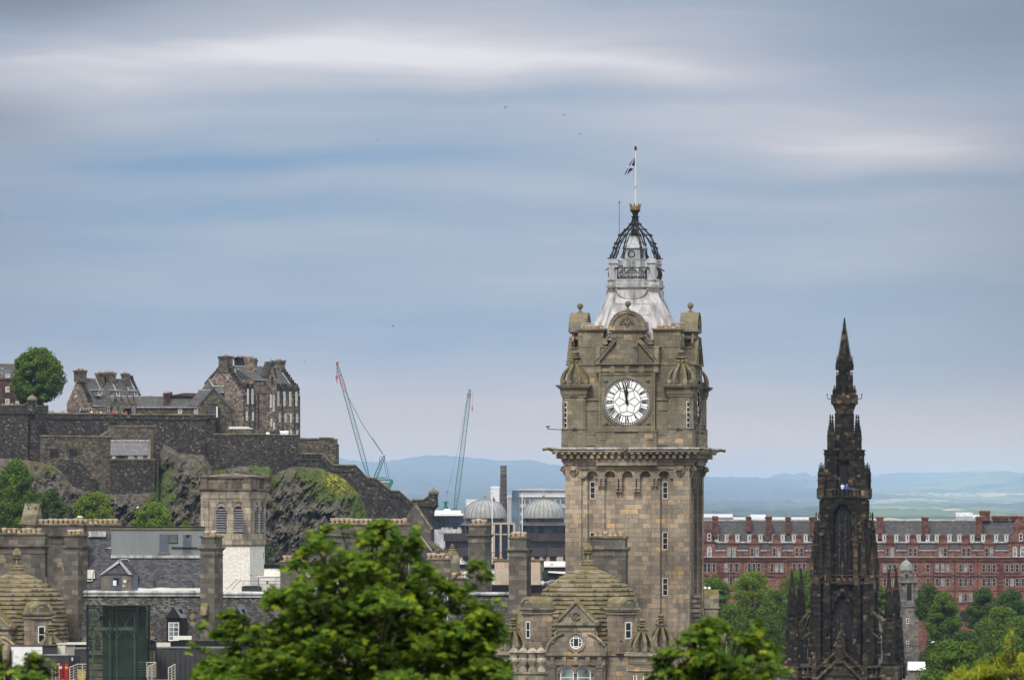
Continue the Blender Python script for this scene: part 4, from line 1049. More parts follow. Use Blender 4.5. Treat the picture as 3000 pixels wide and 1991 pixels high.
mb = MB(W4); mb.sprism([(-3, 1520), (0, 1300), (60, 1300), (66, 1520)], 984, 991); mb.prism([(960, 1306), (967, 1306), (967, 1318), (960, 1318)], -1.5, 2); mb.build('quoin', RUB_DARK)
W5T = [(874, 1327), (944, 1328), (975, 1361), (1042, 1362), (1076, 1399), (1103, 1401), (1145, 1436), (1170, 1438), (1208, 1472), (1214, 1474)]
W5 = castle_wall('sloping stepped rampart running down the castle rock to the right', 1046.0, W5T, thick=26)
string_course(W5, W5T, 17, 3)
mb = MB(W5)
for x in (884, 900, 915, 931): mb.box(x, x+8, -1.2, 2, 1330, 1341)
mb.build('embrasures', BLACKP)
W6 = castle_wall('end bastion wall with curved parapet beside the low sentry turret', 1044.0, [(1206, 1463), (1240, 1463), (1252, 1456), (1260, 1444)], thick=22)
string_course(W6, [(1206, 1480), (1284, 1481)], 0)
mb = MB(W6); mb.prism([(1255, 1520), (1255, 1482), (1284, 1482), (1272, 1496), (1273, 1700), (1200, 1700), (1200, 1520)], 1, 22); mb.build('bastion_foot', RUB_DARK)
B1 = castle_wall('low gun battery wall with two arched embrasures, projecting below the main battlement', 1050.0, [(118, 1276), (326, 1278)], mat=RUB_TAN, thick=40)
for x in (147, 203):
    mb = MB(B1); mb.prism([(x-3, 1338), (x-3, 1318), (x+12, 1311), (x+27, 1318), (x+27, 1338)], -2.5, 1); e = mb.build('surround', RUB_TAN)
    mb = MB(B1); mb.prism([(x, 1335), (x, 1320), (x+5, 1314), (x+19, 1314), (x+24, 1320), (x+24, 1335)], -3.2, -1); mb.build('embrasure', BLACKP, e)
mb = MB(B1)
for x in range(135, 320, 13): mb.box(x, x+3, -1.5, 1, 1280, 1288)
mb.build('drip_stones', STEP)
mb = MB(B1); mb.prism([(170, 1346), (232, 1346), (285, 1410), (285, 1520), (165, 1520)], -8, 2); mb.build('retaining_wall', RUB_DARK)
mb = MB(B1); mb.prism([(288, 1276), (322, 1256), (326, 1260), (292, 1280)], -2, 14); mb.build('stair_wall', COPE)
B2 = castle_wall('square castle bastion standing behind the slate roofed cottage', 1056.0, [(318, 1248), (449, 1248)], mat=RUB_TAN, thick=50)
mb = MB(B2); mb.box(322, 346, -1.5, 1, 1234, 1247); mb.build('opening', BLACKP)
B3 = castle_wall('lower forework wall in front of the slate roofed cottage', 1044.0, [(322, 1345), (454, 1345)], thick=30)
mb = MB(B3)
for x in (338, 356, 395, 415, 440): mb.box(x, x+4, -1.4, 1, 1350, 1362)
mb.build('drip_stones', STEP)
def cottage():
    T = Thing('castle_cottage', 'small cottage with pale grey slate roof tucked under the castle bastion', 'house', 1047.0, 380, 1352)
    mb = MB(T); mb.box(326, 432, 0, 40, 1332, 1360); mb.build('wall', RUB_TAN)
    mb = MB(T); mb.sprism([(-4, 1333), (22, 1290), (48, 1333)], 323, 434); mb.build('roof', SL_LIGHT)
    mb = MB(T); mb.box(323, 434, 19, 25, 1287.5, 1291.5); mb.build('ridge', LEAD_W)
    mb = MB(T); mb.sprism([(-6, 1345), (22, 1286), (50, 1345)], 432, 440); mb.build('gable', COPE)
    for c, w in ((330, 8), (377, 14), (404, 14)): window(T, None, c, c+w, 1335, 1345, 0, None, (3, 2), 1.2)
    mb = MB(T); mb.box(348, 364, -1, 1, 1335, 1346); mb.build('door', BLACKP)
cottage()
def marquee(label, u0, u1, p0, p1, D=1058.0):
    T = Thing('marquee', label, 'tent', D, (u0+u1)/2, p1)
    mb = MB(T); mb.box(u0, u1, 0, 20, p0+3, p1); mb.build('wall', WHITE)
    mb = MB(T); mb.sprism([(-1, p0+4), (10, p0), (21, p0+4)], u0-1, u1+1); mb.build('canopy', WHITE)
def glass_roof():
    T = Thing('glazed_canopy', 'long low white glazed canopy at the foot of the tall castle block', 'canopy', 1070.0, 706, 1275)
    mb = MB(T); mb.prism([(670, 1249), (726, 1249), (742, 1256), (670, 1256)], 0, 30); mb.build('roof', WHITE)
    mb = MB(T)
    for i in range(8): mb.tube([(672+i*8, -0.5, 1249), (674+i*8.8, -0.5, 1256)], .6, 4)
    mb.build('glazing_bars', LEAD)
    mb = MB(T); mb.box(668, 780, 2, 30, 1256, 1290); mb.build('wall', RUB_TAN)
glass_roof()
marquee('white boxy tent on the rampart below the tall castle block', 821, 844, 1262, 1272)
marquee('tiny white kiosk left of the boxy tent on the rampart', 780, 788, 1266, 1272)
def cafe_tent():
    T = Thing('stall_tent', 'black domed tent among the people behind the main battlement', 'tent', 1074.0, 251, 1212)
    mb = MB(T); mb.sprism([(0, 1212), (1, 1202), (6, 1197), (14, 1195), (22, 1197), (27, 1202), (28, 1212)], 234, 269); mb.build('canopy', BLACKP)
    mb = MB(T)
    for i in range(5): mb.tube([(236+i*8, 0, 1203), (236+i*8, 6, 1196.6), (236+i*8, 14, 1194.8)], .7, 4)
    mb.build('ribs', LEAD)
cafe_tent()
def bell_gantry():
    T = Thing('stone_arch', 'round stone arch of a low vaulted building on the rampart, beside the boxy tent', 'building', 1066.0, 805, 1290)
    mb = MB(T); mb.prism([(790, 1290)]+[(790+15-15*cos(pi*i/8), 1266-9*sin(pi*i/8)) for i in range(9)]+[(820, 1290)], 0, 26); mb.build('wall', RUB_DARK)
bell_gantry()

# the rock
ROCKTOP = [(-260, 1330), (60, 1345), (118, 1352), (150, 1362), (172, 1372), (215, 1424), (250, 1440), (300, 1446), (322, 1446), (400, 1446), (458, 1442), (464, 1330), (480, 1300), (500, 1312), (530, 1328),
           (600, 1334), (625, 1378), (650, 1374), (700, 1366), (745, 1362), (790, 1368), (800, 1392), (830, 1376), (870, 1366), (930, 1370), (985, 1386), (1020, 1410), (1050, 1445), (1068, 1480), (1085, 1530), (1110, 1552), (1180, 1556), (1260, 1580), (1340, 1640)]
def interl(tab, x):
    if x <= tab[0][0]: return tab[0][1]
    for (a, b), (c, d) in zip(tab, tab[1:]):
        if x <= c: return b+(d-b)*(x-a)/(c-a)
    return tab[-1][1]
GRASSY = [(1000, 1415, 75, 38, 1.3, .9), (905, 1392, 55, 18, .7, .1), (950, 1450, 80, 30, .4, .1), (1060, 1500, 34, 60, 1.0, .0), (760, 1372, 40, 14, .8, .2), (470, 1420, 26, 60, .8, .0), (640, 1372, 16, 18, .8, 0), (500, 1440, 26, 60, .5, .05),
          (640, 1440, 60, 60, .3, .0), (140, 1375, 30, 16, .5, .3), (700, 1540, 90, 50, .35, .1), (800, 1400, 30, 30, .6, .1), (455, 1470, 20, 50, .7, 0), (330, 1420, 12, 30, .4, 0), (1130, 1560, 60, 20, .5, 0), (890, 1480, 90, 40, .16, .02), (1000, 1540, 60, 40, .2, 0)]
def make_rock():
    V = []; G = []; xs = [-260+i*3.2 for i in range(501)]; nt = 96
    for j in range(nt+1):
        t = j/nt
        for x in xs:
            top = interl(ROCKTOP, x)+4*noise.noise(Vector((x/14, 3.3, 0)))
            if j == 0: py, D = top+10, 1100.0
            else:
                tt = (j-1)/(nt-1); py = top+(1760-top)*tt
                q = Vector((x*0.016+py*0.006, py*0.009-x*0.004, 1.7))
                cr = noise.ridged_multi_fractal(q, 0.9, 2.2, 6, 1.0, 2.0)
                c2 = noise.fractal(Vector((x*0.06+py*.03, py*0.035, 5)), 0.8, 2.1, 5)
                gr = sum(a*exp(-((x-gx)/sx)**2-((py-gy)/sy)**2) for gx, gy, sx, sy, a, yl in GRASSY)
                amp = min(1, tt*8)*(1-0.55*min(1, gr))
                q3 = Vector((x*0.030+py*0.013, py*0.017-x*0.006, 0.4))+Vector((c2, c2*.6, 0))*0.25
                vd, vp = noise.voronoi(q3); blk = noise.cell(vp[0]*37.0)
                vd2, vp2 = noise.voronoi(q3*2.7+Vector((3, 1, 7))); blk2 = noise.cell(vp2[0]*53.0)
                D = 1041-70*tt*(1760-top)/400-amp*(cr*3.5-4)-amp*c2*3-amp*(blk*4.5*(.4+.6*min(1, (vd[1]-vd[0])*3))+blk2*2.0)+(14 if 464 < x < 640 else 0)*(1-tt)
            V.append((X(x, D), D, Z(py, D)))
            g = sum(a*exp(-((x-gx)/sx)**2-((py-gy)/sy)**2) for gx, gy, sx, sy, a, yl in GRASSY)
            yv = sum(a*yl*exp(-((x-gx-20)/sx*1.2)**2-((py-gy+6)/sy*1.2)**2) for gx, gy, sx, sy, a, yl in GRASSY)
            G.append((min(g, 1.5)/1.5, min(yv, 1), 0, 1))
    n = len(xs); f = [(j*n+i, j*n+i+1, (j+1)*n+i+1, (j+1)*n+i) for j in range(nt) for i in range(n-1)]
    m, t, b = newmat('crag_rock', 0.95, 0.15)
    pos = t.node('ShaderNodeTexCoord').outputs['Object']; p = t.sep(pos)
    mott = t.noise(t.xyz(t.m('ADD', p[0], t.m('MULTIPLY', p[2], 0.5)), t.m('MULTIPLY', p[1], 0.6), t.m('MULTIPLY', p[2], 0.5)), 0.7, 7, 0.72)
    rockc = t.ramp(mott, [(0.3, (0.022, 0.021, 0.02)), (0.46, (0.075, 0.067, 0.058)), (0.6, (0.15, 0.132, 0.112)), (0.78, (0.27, 0.24, 0.21))])
    bn = t.noise(pos, 0.16, 6, 0.65)
    rockc = t.mix(t.m('MULTIPLY', t.smooth(bn, 0.44, 0.6), 0.75), rockc, t.ramp(t.noise(pos, 1.6, 4, 0.7), [(0.3, (0.04, 0.042, 0.016)), (0.5, (0.085, 0.075, 0.03)), (0.7, (0.15, 0.11, 0.05))]))
    a = t.node('ShaderNodeVertexColor', layer_name='cover').outputs[0]; ac = t.node('ShaderNodeSeparateColor', {0: a}).outputs
    gn = t.noise(pos, 0.5, 6, 0.72)
    gm = t.smooth(t.m('ADD', t.m('MULTIPLY_ADD', ac[0], 1.25, 0.13), t.m('MULTIPLY', t.m('SUBTRACT', gn, 0.5), 1.9)), 0.38, 0.58)
    grass = t.ramp(t.noise(pos, 0.9, 5, 0.7), [(0.28, (0.018, 0.034, 0.008)), (0.5, (0.055, 0.085, 0.014)), (0.7, (0.13, 0.125, 0.035))])
    col = t.mix(gm, rockc, grass)
    ym = t.m('MULTIPLY', t.smooth(t.noise(pos, 1.5, 4, 0.7), 0.52, 0.62), t.smooth(ac[1], 0.12, 0.5))
    col = t.mix(ym, col, (0.42, 0.31, 0.015))
    t.put(b.inputs['Base Color'], col)
    bp = t.node('ShaderNodeBump', {'Strength': 0.9, 'Distance': 1.2, 'Height': mott}); t.put(b.inputs['Normal'], bp.outputs[0])
    o = raw('castle_rock', V, f, m)
    ca = o.data.color_attributes.new('cover', 'FLOAT_COLOR', 'POINT'); ca.data.foreach_set('color', [c for g in G for c in g])
    tag(o, kind='structure')
make_rock()

# people along the battlement, standing on the terrace behind it
SKIN = plain('skin', (0.42, 0.26, 0.19), 0.6, 0.1, 5); HAIR = plain('hair', (0.03, 0.022, 0.018), 0.7, 0.2, 5)
CLOTH = {n: plain('cloth_'+n, c, 0.85, 0.1, 3) for n, c in (('red', (0.5, 0.03, 0.03)), ('pink', (0.62, 0.16, 0.3)), ('white', (0.72, 0.71, 0.69)), ('navy', (0.02, 0.03, 0.07)), ('blue', (0.02, 0.1, 0.5)), ('black', (0.015, 0.015, 0.017)), ('grey', (0.2, 0.2, 0.2)), ('tan', (0.35, 0.26, 0.16)), ('yellow', (0.6, 0.45, 0.05)))}
def person_mesh(pose, shirt):
    """one continuous body grown from a skeleton (metres, feet at 0, facing the viewer)"""
    el = {'lean': ((0.24, -0.2, 1.12), (0.2, -0.4, 1.12)), 'down': ((0.26, 0.0, 1.12), (0.27, -0.06, 0.85)), 'photo': ((0.25, -0.12, 1.2), (0.1, -0.3, 1.5)), 'hips': ((0.36, 0.02, 1.14), (0.2, -0.02, 0.98))}[pose]
    P = [((0, 0, .95), .16), ((0, 0, 1.2), .155), ((0, 0, 1.4), .16), ((0, -.01, 1.5), .065), ((0, -.03, 1.62), .095), ((0, -.02, 1.72), .085)]
    E = [(0, 1), (1, 2), (2, 3), (3, 4), (4, 5)]
    for s in (-1, 1):
        b = len(P); P += [((s*.19, 0, 1.4), .075), ((s*el[0][0], el[0][1], el[0][2]), .05), ((s*el[1][0], el[1][1], el[1][2]), .04)]; E += [(2, b), (b, b+1), (b+1, b+2)]
        b = len(P); P += [((s*.1, 0, .86), .1), ((s*.12, -.02, .48), .065), ((s*.12, .02, .07), .05), ((s*.13, -.14, .04), .045)]; E += [(0, b), (b, b+1), (b+1, b+2), (b+2, b+3)]
    me = bpy.data.meshes.new('person'); me.from_pydata([p for p, r in P], E, [])
    o = bpy.data.objects.new('tmp', me); COL.objects.link(o)
    md = o.modifiers.new('skin', 'SKIN')
    for v, (p, r) in zip(me.skin_vertices[0].data, P): v.radius = (r, r)
    me.skin_vertices[0].data[0].use_root = True
    o.modifiers.new('sub', 'SUBSURF').levels = 1
    dg = bpy.context.evaluated_depsgraph_get(); out = bpy.data.meshes.new_from_object(o.evaluated_get(dg)); bpy.data.objects.remove(o)
    for m in (SKIN, CLOTH[shirt], CLOTH['navy'], HAIR): out.materials.append(m)
    for p in out.polygons:
        z = p.center.z; out_arm = abs(p.center.x) > .24 or p.center.y < -.22
        p.material_index = 2 if z < .95 else (0 if z > 1.47 or (out_arm and z < 1.16 and z > .9) else 1)
    return out
PM = {}
def person(D, px, foot, shirt, pose, label, group, face=0, sc_=1.0):
    if (shirt, pose) not in PM: PM[(shirt, pose)] = person_mesh(pose, shirt)
    o = bpy.data.objects.new('person', PM[(shirt, pose)]); COL.objects.link(o)
    o.location = (X(px, D), D, Z(foot, D)); o.rotation_euler = (0, 0, radians(face)); o.scale = (sc_,)*3
    tag(o, label, 'person', group)
    h = bpy.data.meshes.new('hair'); bm = bmesh.new(); bmesh.ops.create_uvsphere(bm, u_segments=8, v_segments=6, radius=.112, matrix=Matrix.Translation((0, .015, 1.69)) @ Matrix.Diagonal((.92, 1.0, .95, 1))); bm.to_mesh(h); bm.free(); h.materials.append(HAIR)
    ho = bpy.data.objects.new('hair', h); COL.objects.link(ho); ho.parent = o
rp = random.Random(11); shirts = list(CLOTH); poses = ['lean', 'down', 'photo', 'hips']
PEOPLE = [(8, 'white'), (13, 'black'), (19, 'white'), (27, 'blue'), (33, 'white'), (37, 'pink'), (50, 'tan'), (141, 'white'), (146, 'navy'), (152, 'tan'), (156, 'grey'), (177, 'white'), (183, 'tan'), (187, 'black'), (193, 'white'), (199, 'grey'), (205, 'tan'), (226, 'black'),
          (258, 'yellow'), (263, 'red'), (268, 'white'), (276, 'grey'), (284, 'tan'), (296, 'white'), (302, 'black'), (307, 'tan'), (311, 'navy'), (317, 'blue'), (331, 'red'), (335, 'pink'), (343, 'tan'), (352, 'black'), (357, 'grey'), (369, 'red'), (387, 'navy')]
ex = set()
for i, (px, sh) in enumerate(PEOPLE):
    left = px < 60; pose = poses[i % 4]; foot = (1204 if left else 1226)+rp.uniform(0, 2.5)
    D = 1072+0.25*(i % 3) if not left else 1071.5
    prev = PEOPLE[i-1][0] if i else None
    where = 'behind the far left castle wall, ' if left else 'at the castle battlement, '
    ordn = ['first', 'second', 'third', 'fourth', 'fifth', 'sixth', 'seventh'][sum(1 for q in PEOPLE[:i] if q[1] == sh and (q[0] < 60) == left)]
    lab = 'visitor in %s top %s%s in %s from the left' % (sh, where, ordn, sh)
    person(D, px, foot, sh, pose, lab, 'people on the castle battlement', rp.uniform(-50, 50), rp.uniform(.95, 1.05))
tb = Thing('terrace', 'terrace', 'terrace', 1073.0, 300, 1300)
for k_ in ('label', 'category'): del tb.root[k_]
tb.root['kind'] = 'structure'
mb = MB(tb); mb.box(-150, 640, -18, 90, 1228.5, 1300); mb.build('terrace_floor', RUB_DARK)

tree('broadleaf_tree', 'round dense green tree standing on the castle wall at the top left', 1078.0, 112, 1012, 1188, 166, 'green', 3, 150, 170, 6.5, ground=1222, lobe=0.2)
tree('broadleaf_tree', 'large tree at the left edge growing below the castle wall', 985.0, 46, 1338, 1640, 150, 'green', 4, 170, 150, 6.5, env='tall', ground=1760)
tree('broadleaf_tree', 'bright green tree below the castle rock, behind the long row of pots', 960.0, 276, 1436, 1620, 128, 'bright', 5, 90, 130, 6, ground=1760)
tree('broadleaf_tree', 'bright green tree just above the grey plant room roof', 955.0, 450, 1468, 1640, 150, 'bright', 6, 100, 130, 6, ground=1760)
tree('bush', 'small bright bush right of the tree above the grey plant room', 950.0, 542, 1524, 1600, 40, 'bright', 7, 30, 100, 5, ground=1700, cat='bush')
tree('broadleaf_tree', 'dark green tree between the large edge tree and the castle rock', 990.0, 150, 1432, 1640, 110, 'dark', 8, 90, 120, 6, ground=1760)
tree('bush', 'dark shrub on the rock beside the white glazed brick tower', 960.0, 783, 1598, 1660, 44, 'dark', 9, 30, 90, 5, ground=1720, cat='bush')
# ------------------------------------------------------------------ the domed corner pavilions
DOME_R = [(1650, 14), (1657, 19), (1664, 28), (1673, 48), (1681, 67), (1697, 94), (1714, 118), (1725, 129), (1739, 137), (1765, 143), (1790, 147), (1840, 151), (1900, 152)]
SHINGLE = masonry('mossy_dome_stone', [(0.0, (0.12, 0.105, 0.08)), (0.5, (0.2, 0.17, 0.125)), (1.0, (0.31, 0.26, 0.19))], 0.95, 0.385, ms=0.02, soot=0.4, sscale=0.9, moss=0.55, mosscol=(0.13, 0.103, 0.03), mscale=0.7, streak=0.2)
def pavilion():
    T = Thing('domed_pavilion', 'mossy stone dome on a carved corner pavilion in front of the clock tower', 'building', 435.0, 1722, 2890, -11.8, rel=True)
    n = 48; mb = MB(T)
    p = 1652.0; rows = []
    while p < 1896:
        q = p+12.6; r0, r1 = interl(DOME_R, p), interl(DOME_R, q)
        rows += [(r0-3, p), (r1+2.5, q-.4), (r1+2.8, q+1.6), (r1-3.2, q+2.0)]; p = q
    mb.lathe(rows, 0, 0, n)
    rs_ = random.Random(5); q = 1664.0
    while q < 1890:                                    # chipped and slipped edge stones break the even courses
        r = interl(DOME_R, q+12)
        for i in range(int(r/5)):
            if rs_.random() < .4:
                a = rs_.uniform(pi, 2*pi)+.2; w = rs_.uniform(5, 13)/r; d = rs_.uniform(.6, 2.2)
                mb.loft([[((r+k)*cos(a+e), (r+k)*sin(a+e), p) for e, k in ((-w/2, 1), (w/2, 1), (w/2, 3.2+d), (-w/2, 3.2+d))] for p in (q+12.5+d*.5, q+9)])
        q += 12.6
    mb.build('dome', SHINGLE, smooth=25)
    mb = MB(T)
    mb.lathe([(20, 1655), (21, 1650), (14, 1647), (15, 1644), (12, 1641), (7, 1636), (5.5, 1628), (8, 1622), (12, 1618), (9, 1615), (12.5, 1611), (13.5, 1604), (11.5, 1597), (6, 1591), (1, 1589)], 0, 0, 16)
    for k in range(4):
        a = k*pi/2+.4
        mb.ball(15*cos(a), 15*sin(a), 1643, 4, 7, 5); mb.tube([(15*cos(a), 15*sin(a), 1641), (9*cos(a), 9*sin(a), 1633), (8*cos(a), 8*sin(a), 1625), (12*cos(a), 12*sin(a), 1618)], 2.6, 5)
    for k in range(12): mb.tube([(12.2*cos(k*pi/6), 12.2*sin(k*pi/6), 1611), (13.6*cos(k*pi/6), 13.6*sin(k*pi/6), 1605)], 1.2, 4)
    mb.build('ball_finial', ASH_MOSS, smooth=50)
    mb = MB(T); mb.lathe([(150, 1895), (150, 2888)], 0, 0, 8, pi/8); mb.lathe([(158, 1905), (158, 1911), (153, 1914)], 0, 0, 8, pi/8); mb.lathe([(156, 1893), (156, 1897)], 0, 0, 8, pi/8)
    mb.box(-190, 190, -150, 150, 1914, 2889); mb.box(-194, 194, -154, 154, 1909, 1914.5)
    mb.build('wall', ASH_LOW)
    # front bay with pediment, roundel and arched windows
    V = -178
    mb = MB(T); mb.box(-55, 55, V, -60, 1826, 1912); mb.box(-85, 85, V+2, -60, 1907, 2888)
    mb.prism([(-85*cos(1.15*i/10), 1908-60*sin(1.15*i/10)) for i in range(11)]+[(-34, 1908)], V+1, -80)
    mb.prism([(85*cos(1.15*i/10), 1908-60*sin(1.15*i/10)) for i in range(11)]+[(34, 1908)], V+1, -80)
    for s_ in (-1, 1):
        A_ = [(s_*88*cos(1.15*i/10), V-3, 1906-62*sin(1.15*i/10)) for i in range(11)]; mb.tube(A_, 4, 6)
    mb.box(-90, 90, V-8, -60, 1908, 1914); mb.box(-87, 87, V-5, -60, 1914, 1918); mb.box(-86, 86, V-3, -60, 1932, 1942)
    for c in (-70, -35, 0, 35, 70): mb.box(c-6, c+6, V-5, -60, 1916, 1940)
    for c in (-70, 70): mb.box(c-9, c+9, V-5, -60, 1948, 2400); mb.box(c-11, c+11, V-7, -60, 1942, 1949)
    mb.build('front_bay', ASH_LOW)
    mb = MB(T)
    mb.prism([(-60, 1821), (0, 1756), (60, 1821)], V-1, -50)
    for s_ in (-1, 1): mb.prism([(s_*66, 1822), (s_*58, 1822), (0, 1762), (0, 1751)], V-7, -48)
    mb.box(-66, 66, V-8, -50, 1820, 1826); mb.box(-62, 62, V-4, -50, 1826, 1830); mb.box(-57, 57, V-2, -60, 1840, 1844)
    for s_ in (-1, 1):
        mb.ball(s_*63, V-4, 1816, 5, 8, 6); mb.tube(spiral(s_*72, 1872, 8, V-2, 1.5, 18, s_), 3, 6); mb.tube([(s_*58, V-2, 1842), (s_*62, V-2, 1852), (s_*60, V-2, 1862), (s_*68, V-2, 1876)], 3.5, 6)
    pd = mb.build('pediment', ASH_MOSS)
    mb = MB(T)
    for i in range(9): mb.ball(11*cos(i*.7)*(1 if i else 0), V-2, 1800-9*sin(i*.7), 4.2, 7, 5)
    mb.tube([(0, V-2, 1816), (0, V-2, 1800)], 1.6); mb.build('carving', ASH_DARK, pd, smooth=60)
    mb = MB(T); mb.ring(0, 1876, 19, 24, V-3, V+4, 28); mb.ring(0, 1876, 24, 28, V-5, V+4, 28); mb.box(-5, 5, V-6, V, 1845, 1851); mb.box(-6, 6, V-6, V, 1902, 1908); rs = mb.build('roundel', ASH_LOW)
    mb = MB(T); mb.ring(0, 1876, 16, 19.4, V-1.6, V+1, 28)
    mb.box(-9, -6.5, V-1.6, V+1, 1862, 1890); mb.box(6.5, 9, V-1.6, V+1, 1862, 1890); mb.box(-6.5, 6.5, V-1.6, V+1, 1862.5, 1865); mb.box(-6.5, 6.5, V-1.6, V+1, 1887, 1890); mb.box(-17, -9, V-1.5, V+1, 1875, 1877); mb.box(9, 17, V-1.5, V+1, 1875, 1877)
    w = mb.build('window', WHITE, rs); mb = MB(T); mb.prism([(18.5*cos(2*pi*i/24), 1876+18.5*sin(2*pi*i/24)) for i in range(24)], V-0.8, V+1); mb.build('pane', GLASS, w)
    for c in (-27, 23):
        window(T, None, c-20, c+20, 1947, 2040, V+2, None, (1, 3), 2.6, WHITE, CURT, arch=True)
        mb = MB(T); mb.ring(c, 1967, 20.5, 24, V-3, V+2, 18, 0, pi); mb.ring(c, 1967, 24, 27, V-5, V+2, 18, 0, pi); mb.build('arch_moulding', ASH_LOW)
    for c in (-112, 112):
        mb = MB(T); mb.lathe([(9, 2400), (9, 1862), (11, 1860), (11, 1855), (7, 1853), (9, 1848), (10, 1840), (9, 1832), (4, 1827), (1, 1826)], c, -140, 12); mb.box(c-13, c+13, -150, -128, 1905, 1913); mb.build('column', ASH_MOSS, smooth=50)
    # barrel-roofed dormers on the diagonals
    for a in (-45, 45):
        V2 = -212
        mb = MB(T).rz(a); mb.box(-32, 32, V2+3, -80, 1788, 1908); mb.box(-30, -22, V2, -100, 1800, 1870); mb.box(22, 30, V2, -100, 1800, 1870); mb.box(-35, 35, V2-3, -90, 1790, 1795); mb.build('dormer', ASH_LOW)
        d = mb.T.root.children[-1]
        mb = MB(T).rz(a); mb.box(-40, 40, V2-7, -80, 1776, 1782); mb.box(-37, 37, V2-4, -80, 1782, 1787)
        mb.prism(arc(0, 1776, 31, pi, 0, 18), V2-2, -80); mb.ring(0, 1776, 24, 32, V2-5, -80, 18, 0, pi); mb.ring(0, 1776, 22, 24, V2-4, -100, 18, 0, pi); mb.build('barrel_roof', ASH_MOSS, d)
        window(T, d, -11, 11, 1817, 1866, V2+3, (a,), (1, 2), 2.6)
    # corner turrets with open stone crowns
    for (cu, cv, foot, R) in ((197, -190, 1906, 44), (-182, -190, 1905, 44), (197, 120, 1899, 42)):
        mb = MB(T); mb.lathe([(46, foot+9), (44, foot+14), (42, foot+30), (40, foot+34), (40, 2888)], cu, cv, 8, pi/8); mb.lathe([(50, foot), (54, foot+3), (54, foot+7), (48, foot+10)], cu, cv, 8, pi/8); mb.lathe([(42, foot+46), (44, foot+50), (40, foot+54)], cu, cv, 8, pi/8)
        t = mb.build('corner_turret', ASH_LOW)
        mb = MB(T); mb.lathe([(50.5, foot+0.2), (53, foot-1.2), (53, foot-2), (30, foot-2.4)], cu, cv, 8, pi/8); mb.build('lead_flashing', LEAD_W, t)
        crown_ribs(T, t, cu, cv, foot-2, R, 98, ASH_MOSS)
        if cv < 0:
            for a in (-22.5, 22.5): window(T, t, -6, 6, foot+60, foot+98, -37.5, (a, cu, cv), (1, 2), 2.2, arch=True)
    return T
PAV = pavilion()
pv2 = copy_tree(PAV.root); pv2.location = (X(50, 442), 442, Z(2890, 442)+0.15); pv2.rotation_euler = (0, 0, radians(-19.5))
pv2['label'] = 'mossy stone dome with ball finial at the left edge among the chimney stacks'

# ------------------------------------------------------------------ chimney stacks
def stack(label, D, cx, hw, ptop, pneck, foot, npots, rot=0, hd=None, mat=ASH_DARK, pw=None, ph=13, pr=6, seed=1, group='stone chimney stacks on the near roofs', shoulder=True, doubled=False):
    T = Thing('chimney_stack', label, 'chimney', D, cx, foot, rot, rel=True, group=group)
    hd = hd or hw; mb = MB(T)
    mb.box(-hw, hw, -hd, hd, pneck, foot); mb.box(-hw+1.5, hw-1.5, -hd+1.5, hd-1.5, ptop+5, pneck+1)
    mb.build('shaft', mat)
    mb = MB(T); mb.box(-hw-3, hw+3, -hd-3, hd+3, ptop+2, ptop+5); mb.box(-hw-1, hw+1, -hd-1, hd+1, ptop+5, ptop+8); mb.box(-hw+2, hw-2, -hd+2, hd-2, ptop, ptop+2.2); mb.build('cap', ASH_MOSS)
    if shoulder:
        mb = MB(T); mb.box(-hw-7, hw+7, -hd-7, hd+7, pneck, pneck+3.5); mb.box(-hw-4, hw+4, -hd-4, hd+4, pneck+3.5, pneck+7); mb.box(-hw-2, hw+2, -hd-2, hd+2, pneck+7, pneck+10); mb.box(-hw-1.6, hw+1.6, -hd-1.6, hd+1.6, pneck+22, pneck+25); mb.build('cornice', ASH_DARK)
    w = pw or hw-3
    pots(T, None, -w, w, -hd*0.35, ptop+1, npots, ph, pr, seed=seed)
    if doubled: pots(T, None, -w*.8, w*.9, hd*.45, ptop+1, max(npots-1, 1), ph, pr, seed=seed+5)
    return T
S_A = stack('wide stone chimney stack with eight clay pots and hooped ladder behind the left dome', 458, 64, 76, 1559, 1596, 1960, 8, hd=22, pw=58, seed=2)
mb = MB(S_A)
for c in (73, 77): mb.tube([(c-1, -27, 1686), (c-1, -27, 1560), (c+1, -24, 1555), (c+4, -20, 1555), (c+6, -16, 1560)], 1.0, 5)
for p in range(1570, 1686, 8): mb.tube([(72, -27, p), (76, -27, p)], .7, 4)
mb.build('ladder', IRON)
S_B = stack('longest chimney stack with a row of sixteen clay pots, below the bright green trees', 476, 230, 120, 1532, 1566, 1960, 16, hd=20, pw=116, seed=3)
mb = MB(S_B); mb.lathe([(6, 1521), (7, 1518), (9, 1515), (8, 1512), (3, 1510)], 5, -7, 10); mb.build('cowl', POT_RIM)
mb = MB(S_B); mb.box(75, 92, -24, -10, 1560, 1600); mb.box(72, 95, -27, -8, 1565, 1571); mb.build('side_pier', ASH_DARK)
mb = MB(S_B)
for c in (20, 24): mb.tube([(c, -24, 1562), (c, -24, 1532), (c-6, -20, 1529), (c-9, -14, 1532)], 1.0, 5)
mb.build('ladder', IRON)
S_C = stack('square chimney stack with four pots standing right beside the left edge dome', 446, 222, 25, 1563, 1598, 1990, 3, rot=-30, seed=4, doubled=True, pr=6.5)
S_D = stack('square chimney stack with three pots between the grey plant room and the white brick tower', 438, 620, 24, 1567, 1602, 1990, 2, rot=-28, seed=5, doubled=True, pr=6.5)
mb = MB(S_D); mb.sprism([(-30, 1764), (-44, 1800), (-30, 1800)], -16, 6); mb.build('buttress', ASH_MOSS)
mb = MB(S_D); mb.lathe([(9, 1832), (9, 1822), (4, 1818), (8, 1814), (9, 1806), (6, 1799), (1, 1796)], -40, -40, 10); mb.build('ball_finial', ASH_MOSS, smooth=50)
